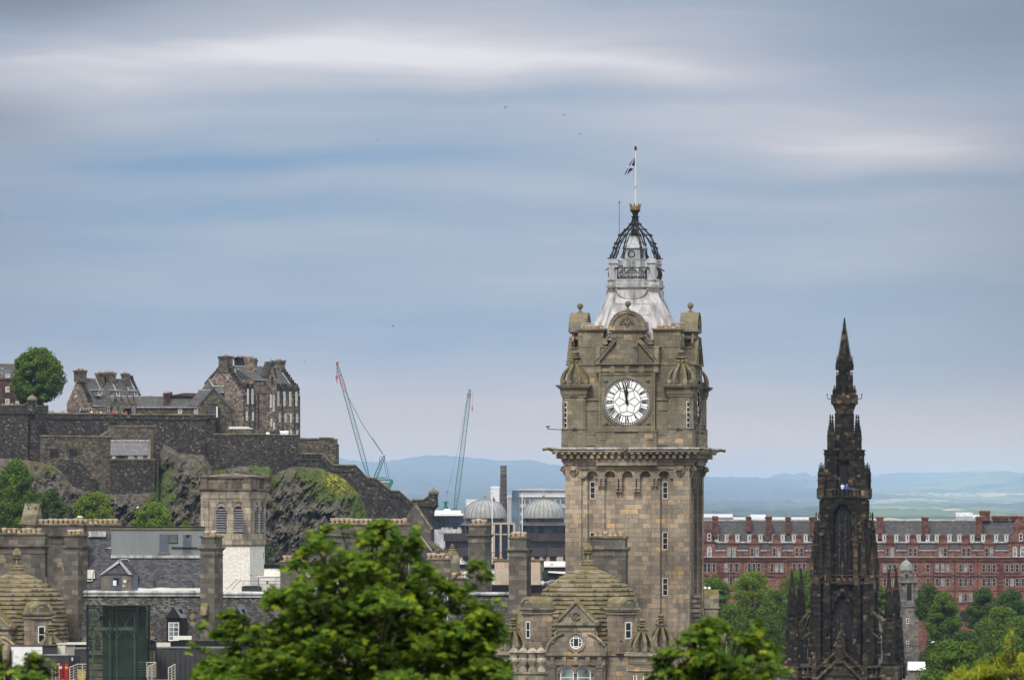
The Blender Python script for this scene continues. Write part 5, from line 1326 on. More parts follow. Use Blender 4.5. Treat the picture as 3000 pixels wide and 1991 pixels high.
S_E = stack('broad chimney stack with a row of sixteen pots rising behind the big maple', 530, 1080, 121, 1531, 1565, 1760, 16, hd=22, pw=112, seed=6)
S_F = stack('stone chimney stack with pots standing in front of the left domed office', 505, 1406, 26, 1533, 1564, 1760, 3, rot=-22, seed=7, doubled=True)
S_G = stack('tall plain chimney stack with pots left of the mossy pavilion dome', 446, 1523, 27, 1570, 1607, 1990, 3, rot=-14, seed=8, doubled=True)
mb = MB(S_G); mb.tube([(-30, -29, 1612), (-30, -29, 1545)], .8, 4); mb.build('rod', IRON)
mb = MB(S_G); mb.sprism([(-28, 1770), (-60, 1850), (-28, 1850)], 4, 20); mb.build('buttress', ASH_MOSS)
S_H = stack('low dark chimney stack with five pots to the right of the big maple top', 500, 1284, 36, 1633, 1640, 1760, 5, hd=16, seed=9, shoulder=False)
S_I = stack('small brown chimney stack with four pots at the left side of the big maple', 470, 858, 36, 1640, 1648, 1760, 4, hd=16, seed=10, shoulder=False, pw=30)
S_J = stack('massive chimney stack with six pots in front of the clock tower shaft', 443, 1783, 54, 1569, 1604, 1990, 6, hd=26, rot=-9, pw=44, seed=11)
S_K = stack('short chimney stack half hidden between low white walls, right of the big maple', 482, 1343, 20, 1690, 1700, 1800, 3, hd=14, seed=12, shoulder=False)
def urns():
    T = Thing('chimney_stack', 'dark stone stack carrying four carved urn shaped pots, left below the pavilion', 'chimney', 424.0, 1546, 2200, -10, rel=True, group='stone chimney stacks on the near roofs')
    mb = MB(T); mb.box(-58, 58, -18, 18, 1972, 2200); mb.box(-62, 62, -22, 22, 1966, 1972.3); mb.build('shaft', ASH_MOSS)
    for i, c in enumerate((-41, -13, 14, 40)):
        mb = MB(T); mb.lathe([(13, 1966), (12, 1958), (8, 1952), (9, 1948), (14.5, 1940), (15.5, 1932), (14, 1927), (11, 1925), (12, 1921), (13.5, 1911), (18, 1910.5), (18, 1908), (12, 1903), (6, 1897), (3, 1895), (4, 1892), (1.5, 1888)], c, -2, 14)
        for q in range(9): mb.ball(c+14.5*cos(q*.7), -2+14.5*sin(q*.7), 1936, 2.3, 5, 4); mb.ball(c+12.6*cos(q*.7), -2+12.6*sin(q*.7), 1917, 2, 5, 4)
        mb.build('chimney_pot', PALE_POT, smooth=50)
PALE_POT = plain('weathered_urn_stone', (0.33, 0.28, 0.22), 0.95, 0.2, 1.5, col2=(0.13, 0.11, 0.085))
urns()
def gablet():
    T = Thing('stone_gablet', 'blank sloping stone gablet standing left above the longest chimney row', 'gable', 482.0, 88, 1990)
    mb = MB(T); mb.loft([[(60, 0, 1530), (104, 0, 1530), (122, 44, 1530), (80, 44, 1530)], [(72, 16, 1474), (113, 16, 1474), (115, 22, 1474), (74, 22, 1474)]]); mb.build('slope', ASH_MOSS)
    mb = MB(T); mb.box(57, 106, -4, 48, 1529, 1536); mb.box(60, 104, -1, 46, 1536, 1541); mb.box(66, 100, 2, 44, 1541, 1990); mb.build('base', ASH_MOSS)
    mb = MB(T)
    for c in (82, 104): mb.ball(c, 11, 1487, 2.6, 7, 5)
    mb.build('putlog_holes', BLACKP)
gablet()

# ------------------------------------------------------------------ slate roofed range on the left
SL_DARK = slate('grey_slate', [(0.0, (0.035, 0.036, 0.042)), (0.5, (0.075, 0.076, 0.085)), (1.0, (0.125, 0.125, 0.135))], 0.3, 0.17, soot=0.15)
SL_MOTT = slate('mottled_slate', [(0.0, (0.03, 0.028, 0.026)), (0.6, (0.085, 0.08, 0.074)), (1.0, (0.15, 0.14, 0.13))], 0.26, 0.15, soot=0.35, patch=0.6, patchcol=(0.27, 0.262, 0.25), pscale=0.45)
RENDER_G = plain('grey_render', (0.20, 0.215, 0.22), 0.85, 0.06, 0.8, stretch=0.3)
RENDER_B = plain('brown_render', (0.17, 0.15, 0.135), 0.9, 0.12, 1.5)
BLUEG = plain('blue_grey_paint', (0.095, 0.11, 0.14), 0.6, 0.1, 1.0)
CLAD = plain('dark_cladding', (0.05, 0.05, 0.055), 0.5, 0.1, 0.8)
WBRICK = masonry('white_glazed_brick', [(0.0, (0.72, 0.69, 0.62)), (0.6, (0.8, 0.78, 0.71)), (1.0, (0.86, 0.84, 0.78))], 0.34, 0.18, mortar=(0.62, 0.57, 0.5), ms=0.12, soot=0.06, sootcol=(0.3, 0.27, 0.22), streak=0.08, rough=0.5)
PEACH = masonry('peach_cladding', [(0.0, (0.42, 0.35, 0.27)), (0.5, (0.5, 0.41, 0.33)), (1.0, (0.55, 0.4, 0.31))], 0.75, 0.6, mortar=(0.4, 0.37, 0.32), ms=0.05, soot=0.06, sootcol=(0.3, 0.27, 0.22), streak=0.05)
MEMB = plain('white_membrane', (0.72, 0.7, 0.66), 0.6, 0.06, 0.6)
def left_range():
    T = Thing('slate_range', 'slate mansard roofed building with lead ridge and two dark gabled dormers, lower left', 'building', 446.0, 545, 2890)
    mb = MB(T); mb.box(232, 1180, -22, 70, 1895, 2888); mb.build('wall', ASH_LOW)
    mb = MB(T); mb.sprism([(-26, 1898), (-3, 1742), (20, 1742), (20, 1898)], 232, 1180); mb.build('mansard_roof', SL_MOTT)
    mb = MB(T); mb.sprism([(0, 1735), (2, 1727), (64, 1566), (66, 1735)], 250, 593); mb.build('upper_roof', SL_DARK)
    for a, b, o in ((237, 600, 0), (636, 1180, 4)):
        mb = MB(T); mb.box(a, b, -5, 16, 1730+o, 1741+o); mb.tube([(a, -5, 1734+o), (b, -5, 1734+o)], 6, 8); mb.box(a, b, -9, -3, 1741+o, 1745+o); mb.tube([(a, -4, 1742+o), (a-6, -16, 1800), (a-10, -27, 1880)], 1.6, 4)
        mb.build('lead_ridge', LEAD_W)
    mb = MB(T); mb.prism([(345, 1728), (352, 1722), (400, 1721), (440, 1723), (470, 1720), (510, 1722), (586, 1722), (586, 1728)], -3, 12); mb.build('membrane', MEMB)
    mb = MB(T); mb.box(255, 306, 55, 66, 1556, 1569); mb.box(255, 305, 53, 60, 1568, 1572); mb.box(322, 592, 33, 40, 1626, 1634); mb.prism([(303, 1606), (324, 1600), (324, 1607), (303, 1607)], 44, 52); mb.build('lead_flashing', LEAD_W)
    mb = MB(T); mb.box(254, 277, 8, 24, 1668, 1694); mb.build('skylight', MEMB); s = T.root.children[-1]; mb = MB(T); mb.prism([(254, 1702), (270, 1702), (277, 1668), (274, 1668), (268, 1698), (254, 1698)], 6, 12); mb.build('frame', LEAD, s)
    for c, h in ((452, 30), (566, 24)):
        mb = MB(T); mb.tube([(c, -2, 1730), (c, -2, 1730-h)], .8, 4)
        for q in range(4): mb.tube([(c-7+q, -2, 1733-h+q*4), (c+7-q, -2, 1731-h+q*4)], .5, 3)
        mb.build('aerial', IRON)
    mb = MB(T)
    for c, p in ((420, 1660), (470, 1690), (520, 1655), (555, 1700)): mb.box(c, c+5, (1727-p)*.385-3, (1727-p)*.385+4, p-4, p)
    mb.build('roof_vents', LEAD_D)
    mb = MB(T); mb.tube([(233, -30, 1790), (420, -34, 1812), (640, -36, 1806), (860, -32, 1780)], .6, 4); mb.build('cable', IRON)
    # the roof-access hut
    mb = MB(T); mb.box(297, 386, -8, 40, 1680, 1729); h = mb.build('access_hut', RENDER_B)
    mb = MB(T); mb.box(386, 404, -4, 40, 1682, 1729); mb.build('side_panel', BLUEG, h)
    mb = MB(T); mb.loft([[(293, -12, 1681), (386, -12, 1681), (352, -6, 1640)], [(322, 40, 1681), (409, 40, 1681), (371, 34, 1640)]]); mb.build('roof', SL_DARK, h)
    mb = MB(T)
    mb.prism([(292, 1682), (300, 1682), (352, 1646), (352, 1637)], -14, -9); mb.prism([(389, 1682), (378, 1682), (350, 1646), (350, 1637)], -14, -9); mb.tube([(352, -10, 1639), (371, 34, 1638)], 2, 4); mb.tube([(371, 34, 1638), (408, 40, 1681)], 2, 4); mb.build('verge', LEAD, h)
    mb = MB(T); mb.box(325, 356, -10, -7, 1684, 1728); d = mb.build('door', BLUEG, h)
    window(T, d, 331, 351, 1690, 1714, -10, None, (1, 1), 1.5, BLUEG); mb = MB(T); mb.box(332, 342, -11.5, -9.8, 1699, 1714); mb.build('notice', WHITE, d)
    mb = MB(T); mb.box(362, 371, -11, -8, 1697, 1706); mb.tube([(367, -9, 1706), (367, -9, 1718)], .8, 4); mb.box(360, 364, -10, -8, 1712, 1718); mb.build('alarm_box', CREAM, h)
    mb = MB(T); mb.ball(376, -9, 1698, 2.2, 7, 5); mb.build('alarm_lamp', CLOTH['red'], h)
    # dormers of the mansard
    for c in (0, 184):
        mb = MB(T); mb.box(490+c, 534+c, -40, 0, 1808, 1884); mb.box(534+c, 547+c, -36, 0, 1809, 1884); d = mb.build('dormer', BLACKP)
        mb = MB(T); mb.loft([[(485+c, -45, 1809), (531+c, -45, 1809), (511+c, -42, 1776)], [(506+c, -6, 1809), (552+c, -6, 1809), (532+c, -6, 1771)]]); mb.build('gable_roof', BLACKP, d)
        mb = MB(T); mb.face([(511+c, -43, 1774.5), (532+c, -6, 1769.5), (553+c, -6, 1808), (532+c, -46, 1808)]); mb.tube([(511+c, -43, 1774.5), (532+c, -6, 1769.5)], 1.2, 4); mb.tube([(532+c, -6, 1769.5), (552+c, -6, 1807)], 1, 4); mb.build('lead_slope', LEAD_D, d)
        window(T, d, 496+c, 527+c, 1821, 1875, -40, None, (2, 4), 2.4, WHITE, CURT)
    mb = MB(T); mb.ring(386, 1792, 26, 33, -40, -10, 16, .25*pi, .75*pi); mb.build('barrel_dormer', ASH_MOSS)
    mb = MB(T); mb.tube([(437, -34, 1818), (444, -36, 1838), (440, -36, 1852), (450, -36, 1862)], 3, 6); mb.tube(spiral(445, 1852, 7, -38, 1.4, 14), 2.5, 5); mb.box(433, 457, -40, -20, 1861, 1870); mb.build('stone_scroll', ASH_MOSS)
left_range()
def plant_room():
    T = Thing('plant_room', 'flat roofed grey rendered plant room with blocked openings and a louvre', 'roof building', 447.2, 458, 1640)
    mb = MB(T); mb.box(326, 596, 0, 60, 1550, 1640); mb.build('wall', RENDER_G)
    mb = MB(T); mb.box(323, 598, -3, 62, 1544, 1551); mb.build('coping', COPE); mb = MB(T); mb.box(322, 599, -4, 63, 1541.5, 1544.2); mb.build('roof', BLACKP)
    for a, b, p0, p1 in ((468, 494, 1565, 1617), (537, 561, 1566, 1620)):
        mb = MB(T); mb.box(a, b, -1.2, 1, p0, p1); d = mb.build('blocked_opening', BLUEG); mb = MB(T); mb.box(a-1.5, b, -1.6, 0, p0-1.5, p0); mb.box(a-1.5, a, -1.6, 0, p0, p1); mb.box(a-5, b+4, -4, 0, p1, p1+5); mb.build('sill', RENDER_B, d)
    mb = MB(T); mb.box(495, 521, -2.5, 1, 1565, 1590); l = mb.build('louvre', CLAD); mb = MB(T)
    for i in range(7): mb.box(497, 519, -4, -2.4, 1567.5+i*3.2, 1569+i*3.2)
    mb.build('slats', RENDER_G, l)
    mb = MB(T); mb.tube([(502, -4, 1602), (596, -4, 1603)], 2.2, 6); mb.build('pipe', IRON); mb = MB(T); mb.box(546, 554, -2, 0, 1566, 1574); mb.build('vent', BLACKP)
plant_room()
def belfry():
    T = Thing('belfry', 'square louvred stone bell tower rising from white glazed brick', 'tower', 492.0, 684, 2800, -14.4, rel=True)
    mb = MB(T); mb.sq(73, 1597, 2798); mb.build('brick_base', WBRICK)
    mb = MB(T); mb.sq(72, 1436, 1592)
    for k in (0, 90, 180, 270):
        mb.rz(k); mb.box(-76, -52, -76, -52, 1458, 1591); mb.box(-50, -28, -75, -70, 1470, 1591); mb.box(3, 24, -75, -70, 1470, 1591); mb.box(54, 62, -75, -70, 1470, 1591)
        mb.box(-62, 62, -74, -70, 1556, 1590); mb.box(-76.5, 76.5, -76.5, -70, 1438, 1459); mb.box(-70, 70, -75.5, -70, 1459, 1470)
        for c in (-13, 39): mb.prism([(c-15, 1470)]+[(c-15, 1484)]+arc(c, 1484, 15, pi, 0, 10)+[(c+15, 1470)], -75, -70); mb.ring(c, 1498, 15, 17.5, -77.5, -74, 14, 0, pi)
    mb.sq(78.5, 1590, 1594); mb.sq(76, 1594, 1598); mb.sq(77.5, 1456, 1459.5)
    mb.build('bell_stage', BELF)
    mb = MB(T); mb.sq(81, 1431, 1435); mb.sq(79, 1435, 1438.4); mb.sq(74, 1400, 1431.2)
    for k in (0, 90, 180, 270):
        mb.rz(k); mb.box(-77.5, -55, -77.5, -55, 1400, 1431.4)
        for c in (-3, 40): mb.box(c-5, c+5, -76, -70, 1400, 1431.3)
    mb.sq(79, 1397, 1400.3); mb.loft([[(-80, -80, 1397.2), (80, -80, 1397.2), (80, 80, 1397.2), (-80, 80, 1397.2)], [(-80, -80, 1395.5), (80, -80, 1395.5), (80, 80, 1395.5), (-80, 80, 1395.5)], [(-10, -10, 1386), (10, -10, 1386), (10, 10, 1386), (-10, 10, 1386)]])
    mb.build('parapet', BELF_D)
    for k in (0, 90):
        for c in (-13, 39):
            o = MB(T).rz(k); o.prism([(c-14.5, 1556)]+arc(c, 1497, 14.5, pi, 0, 12)+[(c+14.5, 1556)], -72.6, -71.8); w = o.build('louvred_window', BLACKP)
            m2 = MB(T).rz(k)
            for i in range(9): p = 1492+i*7; m2.loft([[(c-14, -77, p+2.6), (c+14, -77, p+2.6), (c+14, -72, p-2), (c-14, -72, p-2)], [(c-14, -77, p+1.6), (c+14, -77, p+1.6), (c+14, -72, p-3), (c-14, -72, p-3)]])
            m2.loft([[(c-15, -78, 1557), (c+15, -78, 1557), (c+15, -72, 1548), (c-15, -72, 1548)], [(c-15, -78, 1556), (c+15, -78, 1556), (c+15, -72, 1547), (c-15, -72, 1547)]])
            m2.build('slats', LEAD_D, w)
BELF = masonry('stained_pale_stone', [(0.0, (0.26, 0.225, 0.185)), (0.5, (0.36, 0.31, 0.245)), (1.0, (0.47, 0.39, 0.29))], 1.1, 0.62, ms=0.03, soot=0.75, sscale=0.5, streak=0.6, sootcol=(0.045, 0.042, 0.04))
BELF_D = masonry('sooty_pale_stone', [(0.0, (0.06, 0.055, 0.05)), (0.6, (0.11, 0.1, 0.088)), (1.0, (0.28, 0.23, 0.17))], 1.1, 0.5, soot=0.7, sscale=0.5, streak=0.5, moss=0.3)
belfry()
def rail(T, pts, h, n, r=1.0, mat=None, bars=3, parent=None, name='railing'):
    """a metal railing along pts (u,v,p at the foot): posts, top rail and wires"""
    mb = MB(T)
    for i in range(bars):
        f = (i+1)/bars; mb.tube([(u, v, p-h*f) for u, v, p in pts], r if i == bars-1 else r*.5, 4)
    for (a, b) in zip(pts, pts[1:]):
        for j in range(n+1):
            t = j/n; q = tuple(a[k]+(b[k]-a[k])*t for k in range(3)); mb.tube([q, (q[0], q[1], q[2]-h)], r*.9, 4)
    return mb.build(name, mat or LEAD, parent)
def white_roofs():
    T = Thing('rooftop_block', 'white walled rooftop block with handrails at the foot of the belfry', 'roof building', 470.0, 780, 2800)
    mb = MB(T); mb.box(756, 990, 4, 60, 1689, 2798); mb.box(752, 992, 2, 62, 1686, 1689.4); mb.build('wall', MEMB)
    mb = MB(T); mb.box(756, 758, 2, 4.5, 1690, 1730); mb.box(808, 809, 3, 4.5, 1692, 1730); mb.box(780, 786, 2, 4.4, 1700, 1708); mb.box(791, 793, 2, 4.4, 1706, 1712); mb.build('fittings', LEAD_D)
    mb = MB(T); mb.box(772, 990, 40, 70, 1664, 1690); mb.build('brick_wall', WBRICK); mb = MB(T); mb.box(771, 992, 38, 72, 1652, 1664.3); mb.build('roof', BLACKP)
    rail(T, [(712, -6, 1726), (985, -6, 1728)], 26, 6, .9, LEAD_D); rail(T, [(665, -6, 1728), (695, -6, 1700)], 4, 1, .9, LEAD_D, 1); rail(T, [(680, -2, 1728), (706, -2, 1702)], 4, 1, .9, LEAD_D, 1)
    rail(T, [(770, 44, 1636), (870, 44, 1636)], 18, 3, .7, IRON, 2)
    mb = MB(T); mb.box(708, 766, -4, 4, 1717, 1731); mb.box(714, 762, -6, 2, 1714, 1717.5); mb.build('cooling_unit', CLAD)
    mb = MB(T)
    for c in (736, 751, 766): mb.lathe([(5, 1686), (5, 1684), (3, 1683)], c, 12, 8)
    mb.build('roof_vents', POT)
white_roofs()
# ------------------------------------------------------------------ the gothic monument
def monument():
    T = Thing('gothic_monument', 'tall sooty black gothic spire monument with stacked galleries and clustered pinnacles', 'monument', 700.0, 2474, 2330, -8.6, rel=True)
    R4 = (0, 90, 180, 270)
    def pinnacle(mb, cu, cv, base, top, r, crock=6):
        """square shaft, little gables, crocketed spirelet and finial"""
        h = base-top; ps = base-h*0.42
        mb.sq(r, ps, base, cu, cv); mb.sq(r*1.2, ps-1, ps+h*.03, cu, cv)
        for s_ in (-1, 1):
            mb.prism([(cu-r*.9, ps), (cu, ps-h*.16), (cu+r*.9, ps)], cv+s_*r*1.05-.6, cv+s_*r*1.05+.6)
            mb.sprism([(cv-r*.9, ps), (cv, ps-h*.16), (cv+r*.9, ps)], cu+s_*r*1.05-.6, cu+s_*r*1.05+.6)
        mb.loft([[(cu+a*r*.85, cv+b*r*.85, ps) for a, b in ((-1, -1), (1, -1), (1, 1), (-1, 1))], [(cu+a*r*.1, cv+b*r*.1, top+h*.06) for a, b in ((-1, -1), (1, -1), (1, 1), (-1, 1))]])
        for i in range(crock):
            t = (i+.5)/crock; q = r*(.85-.75*t); p = ps-(ps-top-h*.06)*t
            for a, b in ((-1, -1), (1, -1), (1, 1), (-1, 1)): mb.ball(cu+a*q*1.1, cv+b*q*1.1, p, max(r*.27, 1.1), 4, 3)
        mb.ball(cu, cv, top+h*.06, r*.42, 5, 3); mb.ball(cu, cv, top+h*.02, r*.25, 5, 3, 1.6)
    def gallery(mb, a, p0, p1, n, lip=3):
        mb.sq(a+lip, p1-2.5, p1); mb.sq(a+1, p0-1.5, p0+1.5)
        for k in R4:
            mb.rz(k)
            for i in range(n+1):
                c = -a+2*a*i/n; mb.box(c-1.6, c+1.6, -a-1, -a+2, p0, p1-2)
                if i < n: mb.ring(c+a/n, (p0+p1)/2+2, a/n*.55, a/n*.8, -a-.5, -a+1.5, 8)
        mb.M = None
    def pointed(c, w, pb, pt):                       # pointed arch outline
        h = pb-pt; sp = pt+w*1.55
        L = [(c-w, pb), (c-w, sp)]+[(c-w+ (2*w)*(1-cos(t*pi/3)), sp-2*w*sin(t*pi/3)*.88) for t in (.25, .5, .75, 1)]
        return L+[(2*c-u, p) for u, p in L[::-1][1:]]
    # upper spire
    mb = MB(T)
    lv = [(1066, 20), (1040, 17), (1010, 12), (985, 8), (965, 5)]
    mb.lathe([(r, p) for p, r in lv], 0, 0, 8, pi/8)
    for k in range(8):
        a = pi/8+k*pi/4
        for i in range(15):
            p = 1062-i*6.6; r = interl([(965, 5), (985, 8), (1010, 12), (1040, 17), (1066, 20)], p)+.8; mb.ball((r+.6)*cos(a), (r+.6)*sin(a), p, 2.3, 4, 3)
    mb.lathe([(3, 966), (6.5, 960), (3, 957), (6.5, 952), (2.5, 949), (4.5, 944), (1.8, 941), (3.2, 937), (.6, 930)], 0, 0, 6)
    mb.build('spire', GOTHIC)
    mb = MB(T); mb.lathe([(19, 1160), (18, 1085), (22, 1084), (24, 1066), (20, 1064)], 0, 0, 8, pi/8)
    for k in range(8):
        a = k*pi/4; cu, cv = 22*cos(a), 22*sin(a)
        mb.lathe([(2.8, 1128), (3.4, 1115), (3, 1102), (1.6, 1096), (2, 1091), (.6, 1088)], cu, cv, 6); mb.lathe([(5, 1136), (4, 1129), (1, 1128)], cu, cv, 5); mb.lathe([(5, 1084), (5.5, 1070), (3, 1060), (.8, 1040)], cu, cv, 5)
        pinnacle(mb, 30*cos(a), 30*sin(a), 1162, 1118 if k % 2 else 1128, 4.5, 4)
    mb.build('lantern_stage', GOTHIC)
    mb = MB(T); mb.lathe([(27, 1212), (28, 1205), (34, 1190), (39, 1182)], 0, 0, 8, pi/8); mb.lathe([(40, 1182), (40, 1178), (37, 1177), (37, 1163), (40, 1162), (40, 1159)], 0, 0, 8, pi/8)
    for k in range(8):
        a = k*pi/4+pi/8; mb.box(38*cos(a)-3, 38*cos(a)+3, 38*sin(a)-3, 38*sin(a)+3, 1156, 1184)
    mb.build('top_gallery', GOTHIC_TRIM)
    mb = MB(T)
    for s_ in (-1, 1): mb.tube([(s_*38, 0, 1169), (s_*50, 0, 1167), (s_*51, 0, 1156)], 1.2, 4); mb.ball(s_*51, 0, 1155, 2.4, 5, 4)
    mb.build('floodlights', IRON)
    mb = MB(T); mb.sq(22, 1210, 1340)
    for k in R4:
        mb.rz(k); mb.box(-26, -14, -26, -14, 1210, 1340); mb.prism(pointed(0, 6, 1296, 1262), -22.6, -20)
        mb.tube([(-22, -22, 1274), (-30, -30, 1286), (-35, -35, 1306)], 3.4, 5)
    mb.build('upper_shaft', GOTHIC)
    for k in R4:
        mb = MB(T).rz(k)
        pinnacle(mb, -38, -38, 1318, 1214, 7.5, 7); pinnacle(mb, -44, -28, 1318, 1246, 4, 5); pinnacle(mb, -28, -44, 1318, 1246, 4, 5); mb.box(-47, -29, -47, -29, 1314, 1320)
        mb.build('pinnacle', GOTHIC)
    mb = MB(T); mb.sq(36, 1332, 1460)
    for k in R4:
        mb.rz(k); mb.box(-54, -18, -54, -18, 1334, 1432); mb.box(-58, -16, -58, -16, 1317, 1319.5); mb.box(-57, -17, -57, -17, 1328, 1331); mb.box(-55, -19, -55, -19, 1319, 1334)
        mb.prism([(-20, 1340), (0, 1352), (20, 1340)], -48, -30)
        for c in (-46, -36, -26): mb.box(c-1.2, c+1.2, -55.4, -53, 1340, 1428)
        for p in (1356, 1384, 1408): mb.box(-55.5, -17, -55.5, -17, p, p+2)
    mb.build('third_stage', GOTHIC)
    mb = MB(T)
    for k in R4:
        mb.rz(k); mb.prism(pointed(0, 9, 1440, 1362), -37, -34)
    mb.build('opening_shade_panel', BLACKP)  # solid black panel, the opening's shade is put into its colour
    for k in R4:
        mb = MB(T).rz(k)
        pinnacle(mb, -63, -63, 1412, 1354, 5.5, 6); pinnacle(mb, -69, -56, 1412, 1360, 4, 5); pinnacle(mb, -56, -69, 1412, 1360, 4, 5); mb.box(-72, -52, -72, -52, 1404, 1462); mb.box(-74, -50, -74, -50, 1406, 1409)
        mb.build('pinnacle', GOTHIC)
    mb = MB(T); gallery(mb, 68, 1433, 1456, 12, 4); mb.sq(70, 1452, 1457.5); mb.sq(64, 1457, 1470)
    for k in R4:
        mb.rz(k); mb.box(-75, -55, -75, -55, 1430, 1458); mb.box(-42, -30, -73, -66, 1432, 1458); mb.box(30, 42, -73, -66, 1432, 1458)
    mb.build('middle_gallery', GOTHIC_TRIM)
    # second stage with tall pointed openings
    mb = MB(T); mb.sq(46, 1466, 1690)
    for k in R4:
        mb.rz(k)
        mb.box(-68, -28, -68, -28, 1464, 1690); mb.box(-26, 26, -66, -50, 1464, 1476); mb.box(-72, -32, -72, -32, 1560, 1690); mb.box(-80, -46, -80, -46, 1600, 1690)
        mb.prism([(-28, 1476), (-28, 1540)]+[(-28+56*(1-cos(t*pi/3))*.5, 1520-44*sin(t*pi/3)) for t in (.2, .5, .8, 1)]+[(0, 1470)], -66, -55); mb.prism([(28, 1476), (28, 1540)]+[(28-56*(1-cos(t*pi/3))*.5, 1520-44*sin(t*pi/3)) for t in (.2, .5, .8, 1)]+[(0, 1470)], -66, -55)
        for c in (-62, -52, -40, -32): mb.box(c-1.5, c+1.5, -69.5, -66, 1472, 1680)
        for p in (1500, 1540, 1580, 1620, 1655): mb.box(-69.5, -27, -69.5, -27, p, p+2.2)
    mb.build('second_stage', GOTHIC)
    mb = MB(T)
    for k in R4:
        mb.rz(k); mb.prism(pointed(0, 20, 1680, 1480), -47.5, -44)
    o = mb.build('opening_shade_panel', BLACKP)  # black panel on solid wall, shade of the arch painted in
    mb = MB(T)
    for k in R4:
        mb.rz(k)
        for c in (-9, 9): mb.box(c-1.3, c+1.3, -62, -59, 1500, 1680)
        for p in (1545, 1600): mb.ring(0, p, 7, 10, -62, -59.6, 10)
        mb.tube([(-20, -61, 1590), (0, -61, 1574), (20, -61, 1590)], 1.5, 4); mb.box(-20, 20, -62, -59, 1668, 1671)
        mb.lathe([(4, 1680), (5, 1660), (3, 1648), (1, 1642)], 0, -66, 6)
    mb.build('tracery', GOTHIC_TRIM)
    for k in R4:
        for q, (cu, cv, b, t, r) in enumerate(((-76, -76, 1600, 1500, 7), (-84, -62, 1640, 1545, 6), (-62, -84, 1640, 1545, 6), (-88, -88, 1690, 1600, 6), (-40, -80, 1660, 1500, 6.5), (40, -80, 1660, 1500, 6.5))):
            mb = MB(T).rz(k); pinnacle(mb, cu, cv, b, t, r, 7); mb.sq(r*.95, b, 1690, cu, cv); mb.lathe([(3.5, b+42), (4, b+24), (2.5, b+12), (1.6, b+6)], cu-r*.5, cv-r*1.3, 6); mb.build('pinnacle', GOTHIC if q % 2 == 0 else GOTHIC_TRIM)
    mb = MB(T); gallery(mb, 82, 1683, 1706, 10, 4); mb.sq(84, 1703, 1709)
    for k in R4:
        mb.rz(k); mb.box(-94, -66, -94, -66, 1682, 1708); mb.box(-50, -36, -90, -80, 1680, 1712); mb.box(36, 50, -90, -80, 1680, 1712)
    mb.build('lower_gallery', GOTHIC_TRIM)
    # first stage: great window, buttresses, flying arches
    mb = MB(T); mb.sq(66, 1708, 1960)
    for k in R4:
        mb.rz(k)
        mb.box(-92, -62, -92, -62, 1708, 1960); mb.box(-54, -34, -90, -70, 1712, 1960); mb.box(34, 54, -90, -70, 1712, 1960)
        for p in (1740, 1772, 1804, 1836, 1868, 1900): mb.box(-55.5, -32.5, -91.5, -70, p, p+2.5); mb.box(32.5, 55.5, -91.5, -70, p, p+2.5)
        mb.prism([(-30, 1780), (-27, 1756), (0, 1715), (27, 1756), (30, 1780), (24, 1780), (20, 1762), (0, 1730), (-20, 1762), (-24, 1780)], -86, -74)
        for c in (-16, -10, 10, 16): mb.box(c-1, c+1, -78, -75, 1722, 1752)
        for c in (-44, 44): mb.lathe([(5, 1860), (6, 1830), (3.5, 1815), (2, 1806)], c, -93, 6); pinnacle(mb, c, -90, 1805, 1765, 5, 4)
    mb.build('first_stage', GOTHIC)
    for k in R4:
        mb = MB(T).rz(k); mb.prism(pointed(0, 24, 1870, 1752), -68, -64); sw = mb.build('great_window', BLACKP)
        mb = MB(T).rz(k)
        for c in (-14, -5, 5, 14): mb.box(c-1.1, c+1.1, -71, -67, 1785, 1868)
        mb.ring(0, 1782, 9, 12, -71, -67, 12); mb.ring(0, 1800, 4, 6, -71, -67, 8); mb.ring(-12, 1796, 4, 6, -71, -67, 8); mb.ring(12, 1796, 4, 6, -71, -67, 8)
        mb.box(-1.6, 1.6, -96, -92, 1806, 1832); mb.box(-7, 7, -96, -92, 1813, 1816); pinnacle(mb, 0, -96, 1880, 1826, 9, 5); mb.sq(11, 1880, 1925, 0, -96)
        mb.build('tracery', GOTHIC_TRIM, sw)
    for k in R4:                                     # outer corner piers with twin pinnacles
        mb = MB(T).rz(k); c = -141
        mb.sq(14, 1816, 1950, c, c); mb.sq(11, 1796, 1816.5, c, c); mb.sq(18, 1793, 1797, c, c); mb.sq(16.5, 1808, 1811, c, c)
        for a, b in ((-1, -1), (1, -1), (1, 1), (-1, 1)):
            mb.sq(4, 1812, 1950, c+a*13, c+b*13); pinnacle(mb, c+a*9, c+b*9, 1800, 1738, 3.6, 5); mb.lathe([(3.4, 1900), (4.2, 1880), (2.6, 1868), (1.4, 1862)], c+a*16, c+b*16, 6); pinnacle(mb, c+a*15, c+b*15, 1866, 1834, 3.4, 3)
        pinnacle(mb, c, c, 1794, 1664, 8.5, 11)
        for p in (1834, 1858, 1882, 1906): mb.sq(15, p, p+2, c, c)
        mb.sq(21, 1934, 1952, c, c); mb.sq(23, 1938, 1941, c, c)
        mb.build('corner_pier', GOTHIC)
        mb = MB(T).rz(k)
        P = [(-(74+58*sin(t*pi/2)**1.3), 1782+92*(1-cos(t*pi/2))) for t in (0, .2, .4, .6, .8, 1)]
        mb.tube([(u, u, p) for u, p in P], 4.5, 6); mb.tube([(-(70+45*t), -(70+45*t), 1846+24*t*t) for t in (0, .3, .6, 1)], 3.5, 6)
        mb.build('flying_buttress', GOTHIC_TRIM)
    mb = MB(T); gallery(mb, 160, 1948, 1974, 24, 4); mb.sq(150, 1968, 2326); mb.sq(164, 1971, 1979)
